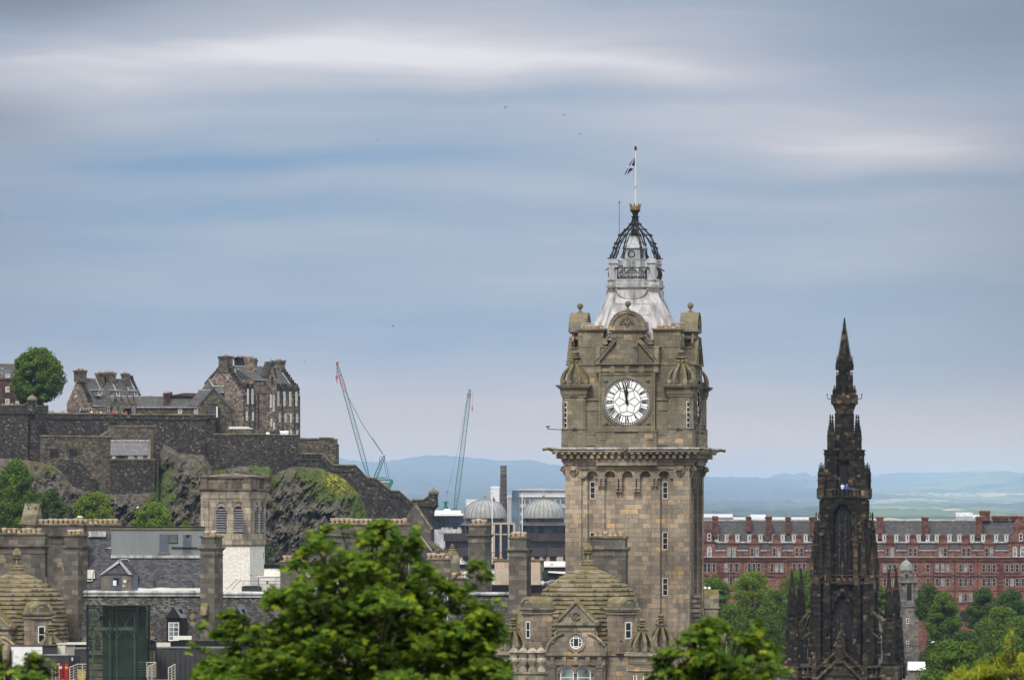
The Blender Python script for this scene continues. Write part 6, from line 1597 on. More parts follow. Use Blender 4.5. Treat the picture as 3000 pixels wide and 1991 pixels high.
    for k in R4:
        mb.rz(k); mb.box(-170, -120, -170, -120, 1944, 1984); mb.box(-80, -68, -168, -155, 1938, 1984); mb.box(68, 80, -168, -155, 1938, 1984)
        mb.sq(15, 1905, 2000, -74, -160) if False else None
    mb.build('base_gallery', GOTHIC_TRIM)
    for k in R4:
        mb = MB(T).rz(k)
        for s_ in (-1, 1):
            mb.tube([(s_*72, -166, 1962), (s_*10, -166, 1904)], 4, 5); mb.tube([(s_*66, -170, 1986), (s_*14, -170, 1934), (0, -170, 1926)], 4.5, 5)
            for i in range(6): mb.ball(s_*(70-i*10), -168, 1952-i*8.5, 3.2, 5, 4)
            pinnacle(mb, s_*74, -164, 1946, 1904, 6, 4)
        mb.prism([(-62, 2000), (0, 1930), (62, 2000)], -164, -150)
        mb.sq(10, 1880, 1936, 0, -164); pinnacle(mb, 0, -164, 1882, 1845, 8, 4)
        mb.build('gable', GOTHIC_TRIM if k == 0 else GOTHIC)
    mb = MB(T); mb.sq(120, 1955, 2328); mb.build('base', GOTHIC)
monument()
def visitors():
    D = 700-3.4
    person(D, 2468, 1452, 'white', 'photo', 'visitor in a white top with raised arms on the gothic monument gallery', 'people on the monument gallery', -20)
    person(D, 2481, 1453, 'blue', 'hips', 'visitor in a bright blue jacket on the gothic monument gallery', 'people on the monument gallery', 15)
visitors()

# ------------------------------------------------------------------ red sandstone hotel
SL_HOTEL = slate('hotel_slate', [(0.0, (0.035, 0.033, 0.033)), (0.6, (0.066, 0.062, 0.06)), (1.0, (0.105, 0.097, 0.092))], 0.6, 0.35, soot=0.5)
SASHC = plain('old_white_sash', (0.5, 0.49, 0.46), 0.6, 0.1, 0.5)
def hotel():
    D = 1300.0
    T = Thing('red_hotel', 'long red sandstone building with slate mansard, white attic dormers and shaped gables', 'building', D, 2560, 1950)
    mb = MB(T); mb.box(2020, 3070, 0, 130, 1612, 1950); mb.build('wall', RED)
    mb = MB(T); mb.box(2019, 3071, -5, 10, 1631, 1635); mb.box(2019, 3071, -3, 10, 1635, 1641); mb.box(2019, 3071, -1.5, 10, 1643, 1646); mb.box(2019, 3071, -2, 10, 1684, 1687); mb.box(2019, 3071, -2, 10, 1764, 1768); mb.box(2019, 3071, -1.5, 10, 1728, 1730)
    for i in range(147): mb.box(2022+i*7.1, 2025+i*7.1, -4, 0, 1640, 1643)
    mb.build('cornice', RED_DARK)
    mb = MB(T); mb.box(2019, 3071, -6, 6, 1629.5, 1631.2); mb.build('lead_flashing', LEAD)
    mb = MB(T); mb.sprism([(-1, 1612), (14, 1589), (40, 1589), (40, 1612)], 2020, 3071); mb.sprism([(13, 1590), (70, 1524), (128, 1590)], 2020, 3071); mb.build('roof', SL_HOTEL)
    mb = MB(T); mb.box(2020, 3071, 8, 16, 1585.5, 1589.5); mb.box(2020, 3071, 66, 74, 1522, 1525.5); mb.box(2020, 3071, -3, 1, 1610.5, 1613); mb.build('lead_gutter', LEAD_W)
    for i, (c, w, pt, pb, v) in enumerate([(2096, 16, 1511, 1575, 20), (2195, 13, 1512, 1556, 40), (2253, 17, 1511, 1582, 18), (2311, 13, 1513, 1562, 36), (2381, 14, 1513, 1567, 32), (2580, 17, 1513, 1577, 26), (2712, 17, 1513, 1578, 24), (2871, 17, 1512, 1575, 26), (2891, 28, 1495, 1524, 62), (2937, 46, 1510, 1524, 70), (2985, 36, 1510, 1524, 70)]):
        mb = MB(T); mb.box(c-w/2, c+w/2, v-10, v+14, pt+5, pb); mb.box(c-w/2-2, c+w/2+2, v-12, v+16, pt+4, pt+8); mb.box(c-w/2-1, c+w/2+1, v-11, v+15, pt+1, pt+4.2); s = mb.build('chimney', RED_DARK)
        for j in range(max(2, int(w/5))):
            m2 = MB(T); q = c-w/2+w*(j+.5)/max(2, int(w/5)); m2.lathe([(1.9, pt+2), (2.1, pt-1.5), (1.5, pt-2)], q, v, 6); m2.build('chimney_pot', POT, s)
    for c in (2100, 2130, 2161, 2196, 2229, 2260, 2294, 2327, 2361, 2390, 2566, 2592, 2627, 2660, 2693, 2719, 2746, 2783, 2812, 2850, 2882, 2920, 2950):
        mb = MB(T); mb.box(c-6, c+6, 15, 60, 1566, 1586); mb.box(c-7, c+8, 13, 62, 1564.5, 1566.6); d = mb.build('attic_dormer', SASHC)
        window(T, d, c-3, c+3, 1569, 1582, 15, None, (1, 2), .9)
    def sash(parent, c, p0, p1, v, seed):
        r = random.Random(seed); window(T, parent, c-4.6, c+4.6, p0, p1, v, None, (1, 2), .55, SASHC, CURT if r.random() < .4 else GLASS)
    def shaped(c, hw, ptop, pe, pb, name='shaped_gable', big=False):
        mb = MB(T)
        o = [(c-hw, pb), (c-hw, pe)]+[(c-hw+(hw-hw*.38)*sin(t*pi/2), pe-(pe-ptop)*.52*(1-cos(t*pi/2))-0.5) for t in (.25, .5, .75, 1)]
        o += [(c-hw*.38, ptop+(pe-ptop)*.3)]+[(c-hw*.38*cos(t*pi/8), ptop+(pe-ptop)*.3-(pe-ptop)*.3*sin(t*pi/8)) for t in range(9)]+[(c+hw*.38, ptop+(pe-ptop)*.3)]
        o += [(2*c-u, p) for u, p in o[:6][::-1]]
        mb.prism(o, -4, 26); g = mb.build(name, RED)
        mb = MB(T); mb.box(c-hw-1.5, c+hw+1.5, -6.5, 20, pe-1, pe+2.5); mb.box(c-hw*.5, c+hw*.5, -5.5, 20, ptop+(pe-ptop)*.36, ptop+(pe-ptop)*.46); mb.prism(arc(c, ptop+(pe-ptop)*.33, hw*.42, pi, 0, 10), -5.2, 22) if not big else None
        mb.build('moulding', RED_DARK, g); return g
    for i, c in enumerate((2143, 2210, 2275, 2341, 2607, 2674, 2762, 2830, 2897)):
        g = shaped(c, 17, 1563, 1591, 1631)
        for q in (-7, 7): sash(g, c+q, 1604, 1629, -4, i*9+q)
    for c, hw in ((2986, 32), (2074, 22)):
        g = shaped(c, hw, 1519 if c > 2900 else 1528, 1586, 1632, 'great_gable', True)
        for q in ((-13, 9) if c > 2900 else (4,)):
            window(T, g, c+q-6, c+q+6, 1600, 1630, -4, None, (1, 2), 1.2, WHITE, CURT, arch=True)
        window(T, g, c-1, c+9, 1562, 1584, -4, None, (1, 2), 1.2, WHITE, GLASS)
    rows = {1649: [2066, 2077, 2092, 2128, 2142, 2158, 2195, 2209, 2223, 2261, 2275, 2290, 2327, 2342, 2356, 2592, 2607, 2621, 2670, 2682, 2718, 2746, 2762, 2776, 2814, 2829, 2844, 2882, 2897, 2912, 2950, 2965, 2980, 2996],
            1690: [2128, 2142, 2158, 2592, 2607, 2621, 2682, 2718, 2746, 2762, 2776, 2814, 2829, 2844, 2882, 2897, 2912, 2950, 2965, 2980, 2996], 1735: [2592, 2718, 2746, 2814, 2829, 2844, 2882]}
    for p, cs in rows.items():
        for c in cs: sash(None, c, p+(3 if c > 2500 else 0), p+26, 0, c+p)
    for x in (2110, 2570, 2930):
        mb = MB(T)
        for q in range(9): mb.box(x-9, x+9, -1.6, 1, 1650+q*12, 1657+q*12)
        mb.box(x-7, x+7, -1, 1, 1648, 1770); mb.build('rusticated_pier', RED_DARK)
    mb = MB(T)
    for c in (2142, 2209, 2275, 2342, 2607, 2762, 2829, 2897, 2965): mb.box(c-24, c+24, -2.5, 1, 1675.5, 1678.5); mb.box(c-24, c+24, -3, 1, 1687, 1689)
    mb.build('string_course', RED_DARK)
    for x in (2176, 2244, 2309, 2648, 2734, 2797, 2864):
        mb = MB(T); mb.tube([(x, -2.5, 1616), (x, -2.5, 1800)], .9, 5); mb.build('downpipe', IRON)
    mb = MB(T); mb.prism([(2808, 1820), (2808, 1806)]+arc(2827, 1806, 19, pi, 0, 10)+[(2846, 1820)], -1, 2); mb.build('arched_doorway', BLACKP)
hotel()
def church():
    T = Thing('church_tower', 'slim grey church tower with a small lead cupola, right of the gothic monument', 'church', 1120.0, 2662, 1960)
    G = masonry('church_stone', [(0.0, (0.1, 0.092, 0.085)), (0.6, (0.16, 0.147, 0.13)), (1.0, (0.23, 0.2, 0.17))], 1.0, 0.5, soot=0.3)
    mb = MB(T); mb.box(2632, 2690, 0, 58, 1776, 1958); mb.box(2629, 2693, -3, 61, 1772, 1777); mb.box(2633, 2689, 0, 58, 1758, 1772.5); mb.box(2631, 2691, -2, 60, 1886, 1890); mb.build('shaft', G)
    mb = MB(T)
    for c in (2634, 2652, 2671, 2683): mb.box(c, c+6, 1, 10, 1706, 1759)
    mb.box(2640, 2684, 6, 50, 1706, 1759); mb.box(2629, 2689, -3, 61, 1700, 1706.3)
    for q in (-1, 1): mb.prism([(2660+q*26, 1701), (2660+q*25, 1690), (2660+q*18, 1684), (2660+q*16, 1701)], 4, 14); mb.ball(2660+q*22, 8, 1686, 4, 6, 4)
    mb.lathe([(20, 1701), (18, 1670)], 2657, 29, 8, pi/8); mb.lathe([(21, 1672), (21, 1668)], 2657, 29, 8, pi/8)
    b = mb.build('belfry', G)
    mb = MB(T); mb.prism([(2657, 1758)]+arc(2663, 1720, 6, pi, 0, 8)+[(2669, 1758)], .2, 3); mb.prism([(2657, 1692), (2653, 1685), (2657, 1678), (2661, 1685)], 8, 12); mb.build('opening', BLACKP, b)
    mb = MB(T); mb.lathe([(19, 1668), (17.5, 1656), (13, 1648), (6, 1642), (2, 1640), (1.5, 1634)], 2657, 29, 14); mb.box(2656, 2658, 28, 30, 1622, 1636); mb.box(2653, 2661, 28, 30, 1626, 1628); mb.build('cupola', plain('cupola_lead', (0.2, 0.22, 0.2), 0.6), smooth=50)
    for p in (1810, 1876): window(T, None, 2655, 2663, p, p+16, 0, None, (1, 2), 1.2)
    T2 = Thing('church_nave', 'curved grey slate church roof between the gothic monument and the slim church tower', 'church', 1110.0, 2600, 1960)
    mb = MB(T2); mb.box(2566, 2632, 0, 60, 1800, 1958); mb.build('wall', G); mb = MB(T2); mb.prism([(2566, 1802), (2566, 1756), (2580, 1760), (2594, 1774), (2600, 1802)], 0, 70); mb.build('roof', SL_LIGHT)
church()
def stall(label, u0, u1, p0, p1, D):
    T = Thing('kiosk_roof', label, 'pavilion', D, (u0+u1)/2, p1+40)
    mb = MB(T); mb.box(u0+3, u1-3, 0, 60, p1-4, p1+40); mb.build('wall', RENDER_B)
    mb = MB(T); mb.sprism([(-6, p1-2), (30, p0), (66, p1-2), (66, p1), (-6, p1)], u0, u1); mb.build('roof', WHITE)
stall('low white tent roof under the church tower, beside the gothic monument base', 2662, 2712, 1938, 1962, 760.0)

# ------------------------------------------------------------------ offices with twin domes
BROWNM = plain('brown_metal', (0.055, 0.042, 0.045), 0.5, 0.15, 0.6); DGLASS = plain('dark_glazing', (0.02, 0.027, 0.045), 0.15, 0.4, 0.3, spec=0.5)
DOMEM = plain('dome_lead', (0.27, 0.275, 0.265), 0.5, 0.12, 0.5); CREAMS = plain('cream_stone', (0.42, 0.35, 0.28), 0.85, 0.08, 0.4)
def offices():
    T = Thing('office_block', 'brown office building with two ribbed lead domes topped by gilded finials', 'building', 1250.0, 1500, 1990)
    for cx in (1421, 1593):
        mb = MB(T); mb.lathe([(64, 1516), (63.5, 1508), (59, 1493), (50, 1479), (36, 1469), (20, 1464), (6, 1462)], cx, 64, 40); d = mb.build('dome', DOMEM, smooth=40)
        mb = MB(T)
        for k in range(28):
            a = 2*pi*k/28; mb.tube([(cx+r*cos(a), 64+r*sin(a), p) for r, p in ((64.3, 1516), (63.8, 1508), (59.3, 1492.5), (50, 1478.5), (36, 1468.5), (20, 1463.5), (6, 1461.5))], .8, 4)
        mb.lathe([(65.5, 1518), (65.5, 1515)], cx, 64, 40); mb.build('rib', LEAD_D, d)
        mb = MB(T); mb.lathe([(1.2, 1463), (1, 1456), (3.5, 1454), (4.2, 1451), (3.5, 1448), (1, 1446.5), (.8, 1441), (2, 1440), (2, 1438.5), (.5, 1437), (.4, 1430)], cx, 64, 8); mb.build('finial', GILT, d)
        mb = MB(T); mb.lathe([(61, 1530), (61, 1516)], cx, 64, 24); mb.lathe([(66, 1570), (66, 1538)], cx, 64, 24); mb.build('glazed_drum', DGLASS)
        mb = MB(T); mb.lathe([(74, 1539), (72, 1536), (62, 1528.5)], cx, 64, 32)
        for k in range(20):
            a = 2*pi*k/20; mb.tube([(cx+67*cos(a), 64+67*sin(a), 1562), (cx+67*cos(a), 64+67*sin(a), 1538)], 1.4, 4)
        mb.lathe([(78, 1584), (78, 1562)], cx, 64, 32); mb.build('skirt_roof', BROWNM)
    mb = MB(T); mb.box(1300, 1680, -12, 110, 1562, 1584); mb.box(1300, 1680, -10, 110, 1604, 1628); mb.build('brown_band', BROWNM)
    mb = MB(T)
    for i in range(64): mb.box(1301+i*6, 1302.4+i*6, -13, -11, 1563, 1583)
    mb.build('cladding_seams', BLACKP)
    mb = MB(T); mb.box(1304, 1676, -4, 108, 1583, 1605); mb.box(1304, 1676, -2, 108, 1627, 1655); mb.build('window_band', DGLASS)
    mb = MB(T)
    for i in range(40): mb.box(1306+i*9.4, 1307.4+i*9.4, -5.2, -3, 1584, 1604)
    mb.build('mullions', BROWNM)
    mb = MB(T); mb.box(1300, 1680, 0, 110, 1655, 1990)
    for c in (1350, 1395, 1440, 1560, 1585, 1604, 1634): mb.box(c-4, c+6, -6, 0, 1626, 1656)
    mb.box(1632, 1650, -8, 0, 1612, 1656)
    mb.build('stone_wall', CREAMS)
    mb = MB(T)
    mb.box(1444, 1508, -22, 30, 1530, 1535)
    for c in (1444, 1464, 1487, 1503): mb.box(c, c+6, -22, 30, 1534, 1640)
    mb.box(1444, 1509, -18, 30, 1562, 1566); mb.build('stone_portal', CREAMS)
    mb = MB(T); mb.box(1449, 1505, -14, 28, 1536, 1640); mb.build('portal_glass', DGLASS)
    def block(name, label, D, fn, cx):
        t = Thing(name, label, 'building', D, cx, 1990); fn(t); return t
    def f1(t):
        m = MB(t); m.box(1488, 1700, 0, 90, 1447, 1990); m.build('wall', PALEB); m = MB(t); m.box(1520, 1700, 10, 80, 1432, 1448); m.prism([(1518, 1434), (1575, 1429), (1700, 1434), (1700, 1436), (1518, 1436)], 4, 84); m.build('roof_storey', PALEB)
        m = MB(t); m.box(1500, 1519, -12, 30, 1436, 1990); m.build('stair_tower', BLUEGL)
        for p in (1462, 1486, 1510):
            m = MB(t)
            for i in range(12): m.box(1524+i*15, 1535+i*15, -1, 2, p, p+13)
            m.build('window_row', BLUEGL)
        m = MB(t); m.box(1484, 1700, -6, 2, 1453.5, 1455); 
        for i in range(6): m.box(1487+i*4.6, 1488.2+i*4.6, -6, -4, 1454, 1530)
        m.build('steel_frame', WHITE)
    block('office_block', 'pale modern office with glass stair tower behind the two lead domes', 1500.0, f1, 1580)
    def f2(t):
        m = MB(t); m.box(1262, 1362, 0, 90, 1509, 1560); m.build('glazed_wall', DGLASS); m = MB(t); m.box(1262, 1364, -4, 92, 1503, 1510); m.box(1275, 1350, 10, 60, 1494, 1504); m.box(1300, 1320, 20, 40, 1490, 1495); m.build('roof', WHITE)
        m = MB(t); m.box(1262, 1352, -8, 40, 1550, 1990); m.build('lower_wall', LEAD); m = MB(t)
        for i, c in enumerate((1293, 1305, 1318, 1340)): m.box(c, c+9, -4, 8, 1544, 1551)
        m.box(1286, 1354, -9, -7, 1549, 1560); m.build('roof_units', LEAD_W)
    block('office_block', 'dark glazed flat roofed block with white roof beside the left lead dome', 1320.0, f2, 1310)
PALEB = plain('pale_cladding', (0.42, 0.43, 0.45), 0.6, 0.06, 0.3); BLUEGL = plain('blue_glazing', (0.1, 0.15, 0.2), 0.2, 0.2, 0.3, spec=0.5)
offices()
def brick_chimney():
    T = Thing('factory_chimney', 'tall tapering brick factory chimney behind the left lead dome', 'chimney', 1800.0, 1475, 1700)
    B = masonry('old_brick', [(0.0, (0.07, 0.05, 0.05)), (1.0, (0.14, 0.095, 0.085))], 1.0, 0.5, soot=0.3)
    mb = MB(T); mb.lathe([(12.5, 1700), (11.5, 1525), (10, 1440), (9.2, 1388)], 1475, 12, 14); mb.build('shaft', B, smooth=40)
    mb = MB(T); mb.lathe([(9.2, 1388), (9.1, 1367), (9.9, 1366), (9.9, 1363), (7.5, 1363), (7.5, 1370)], 1475, 12, 14, cap=False); mb.build('rim', plain('pale_brick', (0.2, 0.15, 0.125), 0.9), smooth=40)
    mb = MB(T)
    for p in range(1380, 1520, 14): r = interl([(1388, 9.2), (1440, 10), (1525, 11.5)], p)+.35; mb.lathe([(r, p+.8), (r, p-.8)], 1475, 12, 14)
    mb.build('iron_bands', IRON)
brick_chimney()

# ------------------------------------------------------------------ cranes
CRG = plain('crane_green', (0.03, 0.15, 0.115), 0.5, 0.1, 0.5); CRR = plain('crane_red', (0.5, 0.06, 0.06), 0.5, 0.1, 0.5)
def lattice(mb, a, b, w0, w1, n, r, dv=None):
    """lattice boom from a to b (u,p): four chords with zigzag lacing"""
    ax = Vector((b[0]-a[0], b[1]-a[1])).normalized(); nx = Vector((-ax.y, ax.x)); P = []
    for i in range(n+1):
        t = i/n; c = Vector(a).lerp(Vector(b), t); w = w0+(w1-w0)*t; w = w*min(1, .35+4*t, .35+5*(1-t))
        P.append([(c.x+s*nx.x*w/2, q*w/2, c.y+s*nx.y*w/2) for s, q in ((-1, -1), (1, -1), (1, 1), (-1, 1))])
    for k in range(4): mb.tube([p[k] for p in P], r, 4)
    for i in range(n):
        for k in range(4):
            mb.tube([P[i][k], P[i+1][(k+1) % 4]] if i % 2 else [P[i][(k+1) % 4], P[i+1][k]], r*.55, 3)
def crane1():
    T = Thing('tower_crane', 'green luffing crane with red tipped jib leaning left above the castle ramparts', 'crane', 1700.0, 1095, 1760)
    mb = MB(T); lattice(mb, (1080, 1398), (987, 1064), 13, 9, 34, .85); mb.build('jib', CRG)
    mb = MB(T); lattice(mb, (1010, 1146), (996, 1098), 11.5, 10.4, 5, .8); mb.box(984, 992, -4, 4, 1060, 1066); mb.build('jib_tip', CRR)
    mb = MB(T); mb.tube([(987, 0, 1062), (985.5, 0, 1100)], .45, 3); mb.tube([(990, 0, 1062), (988, 0, 1100)], .45, 3); mb.tube([(1014, -3, 1150), (1060, -3, 1240), (1119, -3, 1326)], .7, 4); mb.tube([(1090, -3, 1282), (1122, -3, 1330)], 1, 4); mb.tube([(1125, 0, 1332), (1128, 0, 1370), (1136, 0, 1408)], .6, 3); mb.tube([(1125, 0, 1332), (1134, 0, 1370), (1141, 0, 1408)], .6, 3); mb.build('cables', IRON)
    mb = MB(T); mb.box(983, 990, -3, 3, 1099, 1110); mb.tube([(986, 0, 1110), (986, 0, 1118), (989, 0, 1122)], 1.2, 5); mb.build('hook_block', CRR)
    mb = MB(T); lattice(mb, (1098, 1402), (1126, 1334), 11, 6, 9, 1.1); mb.tube([(1112, 0, 1362), (1112, 0, 1338), (1120, 0, 1336)], .8, 4); mb.build('a_frame', CRG)
    mb = MB(T); mb.box(1085, 1150, -8, 8, 1403, 1407); mb.tube([(1104, 0, 1398), (1130, 0, 1399)], 1.4, 4); mb.prism([(1150, 1403), (1153, 1412), (1142, 1434), (1132, 1430), (1140, 1412)], -7, 7); mb.build('counter_jib', CRG)
    mb = MB(T); mb.box(1120, 1138, -6, 6, 1412, 1426); mb.build('counterweight', LEAD_D)
    mb = MB(T); lattice(mb, (1092, 1760), (1092, 1404), 16, 16, 22, 1.2); mb.build('mast', CRG)
crane1()
def crane2():
    T = Thing('tower_crane', 'pale green slender crane jib rising over the glazed block right of the ramparts', 'crane', 1900.0, 1325, 1760)
    mb = MB(T); lattice(mb, (1333, 1492), (1377, 1140), 14, 9, 36, .85); mb.build('jib', CRG)
    mb = MB(T); lattice(mb, (1373, 1166), (1376, 1150), 9.4, 9, 3, .8); mb.box(1382, 1385, -2, 2, 1190, 1204); mb.build('jib_tip', CRR)
    mb = MB(T); mb.tube([(1372, 0, 1138), (1345, 0, 1300), (1311, 0, 1440)], .5, 3); mb.tube([(1384, 0, 1150), (1384, 0, 1190)], .4, 3); mb.tube([(1311, 0, 1440), (1309, 0, 1466)], .5, 3); mb.build('cables', LEAD_D)
    mb = MB(T); mb.ball(1311, 0, 1440, 3, 7, 5); mb.build('cable_weight', LEAD_D)
    mb = MB(T)
    for q in (-1, 1): mb.tube([(1306+q*5, 0, 1492), (1306, 0, 1468)], 2, 5)
    mb.box(1298, 1314, -5, 5, 1468, 1472); mb.box(1300, 1312, -3, 3, 1480, 1490); mb.box(1296, 1345, -5, 5, 1490, 1496); mb.build('winch_frame', CRG)
    mb = MB(T); lattice(mb, (1320, 1760), (1320, 1494), 16, 16, 18, 1.2); mb.build('mast', CRG)
crane2()

# ------------------------------------------------------------------ far buildings beyond the hotel, pylons, gulls
def shed(label, u0, u1, p0, p1, D, wall, roof, cat='warehouse', win=True):
    T = Thing('warehouse', label, cat, D, (u0+u1)/2, 1640)
    mb = MB(T); mb.box(u0, u1, 0, 40, p0+(p1-p0)*.45, 1640); mb.build('wall', wall)
    mb = MB(T); mb.sprism([(-1, p0+(p1-p0)*.5), (18, p0), (41, p0+(p1-p0)*.5)], u0-1, u1+1); mb.build('roof', roof)
    if win:
        mb = MB(T); n = int((u1-u0)/7)
        for i in range(n): mb.box(u0+3+i*7, u0+6+i*7, -.6, 1, p1-6, p1-2)
        mb.build('window_row', BLUEGL)
shed('long pale roofed shed with pinkish wall just right of the clock tower', 2062, 2146, 1505, 1525, 3000.0, plain('pinkish_wall', (0.3, 0.21, 0.2), 0.8), PALEB)
shed('white shed with a red strip beyond the red hotel ridge', 2200, 2243, 1506, 1524, 3100.0, CLOTH['red'], PALEB, win=False)
shed('low long white roof running behind the red hotel chimneys', 2150, 2420, 1514, 1528, 3050.0, PALEB, LEAD)
shed('white block of flats beyond the right part of the red hotel', 2802, 2850, 1500, 1526, 2600.0, PALEB, LEAD, 'building')
shed('smaller grey block beside the white flats beyond the red hotel', 2850, 2872, 1507, 1526, 2650.0, PALEB, LEAD, 'building')
shed('low blue roofed shed at the far right beyond the red hotel', 2950, 3040, 1504, 1526, 2900.0, BLUEG, BLUEG)
shed('pale distant houses left of the brick factory chimney', 1366, 1460, 1462, 1500, 3200.0, PALEB, LEAD_W, 'building')
shed('distant white house low on the slope beside the factory chimney', 1438, 1462, 1424, 1436, 5200.0, MEMB, LEAD, 'house', False)
def pylon(label, c, p0, p1, D):
    T = Thing('pylon', label, 'pylon', D, c, p1)
    mb = MB(T)
    for q in (-1, 1): mb.tube([(c+q*4, 0, p1), (c+q*1.2, 0, p0+(p1-p0)*.3), (c, 0, p0)], .5, 3); mb.tube([(c-q*4, 0, p1), (c+q*2, 0, p1-(p1-p0)*.4)], .4, 3)
    mb.build('mast', LEAD)
    mb = MB(T)
    for t, w in ((.12, 4), (.28, 5.5), (.42, 4.5)): mb.tube([(c-w, 0, p0+(p1-p0)*t), (c+w, 0, p0+(p1-p0)*t)], .45, 3)
    mb.build('crossarm', LEAD)
pylon('faint lattice pylon on the hill crest between the crane jib and the castle wall', 1085, 1326, 1354, DN-30)
pylon('faint lattice pylon on the hill crest just left of the clock tower', 1578, 1342, 1372, DN-30)
def gull(px, py, D, label, s=1.0, roll=20, mat=None):
    T = Thing('gull', label, 'bird', D, px, py, group='gulls in the air', rel=True); k = T.k
    mb = MB(T); u = .5/k*s
    mb.lathe([(0.02*u, -0.5*u+py), (.16*u, -.25*u+py), (.2*u, py), (.1*u, py+.3*u), (.03*u, py+.5*u)], 0, 0, 8); b = mb.build('body', mat or WHITE, smooth=60); b.rotation_euler = (radians(75), 0, radians(60))
    for q in (-1, 1):
        m2 = MB(T); m2.loft([[(0, -.18*u, py), (0, .18*u, py), (0, 0, py-.05*u)], [(q*.55*u, -.16*u, py-.32*u), (q*.55*u, .12*u, py-.32*u), (q*.55*u, 0, py-.36*u)], [(q*1.25*u, .12*u, py-.12*u), (q*1.25*u, .2*u, py-.12*u), (q*1.25*u, .16*u, py-.14*u)]]); w = m2.build('wing', mat or LEAD); w.rotation_euler = (0, radians(roll), radians(25))
for i, (px, py, D, lab) in enumerate([(1480, 315, 420, 'tiny gull high in the sky above the picture centre'), (1652, 337, 500, 'tiny gull in the sky left of and well above the flag'), (1700, 393, 520, 'tiny gull in the sky just left of the flag top'),
                                      (1107, 411, 600, 'tiny gull in the blue patch of sky left of centre'), (1151, 955, 480, 'tiny gull low in the sky above the jib of the pale crane'), (892, 1058, 700, 'tiny gull in the sky right of the tallest castle chimneys')]):
    gull(px, py, D, lab, 0.5, 10+i*7, LEAD_D)
gull(2732, 1880, 600, 'white gull flying in front of the dark park trees', 1.0, 20); gull(403, 1486, 800, 'white gull flying in front of the castle rock above the bright trees', 1.3, 70)
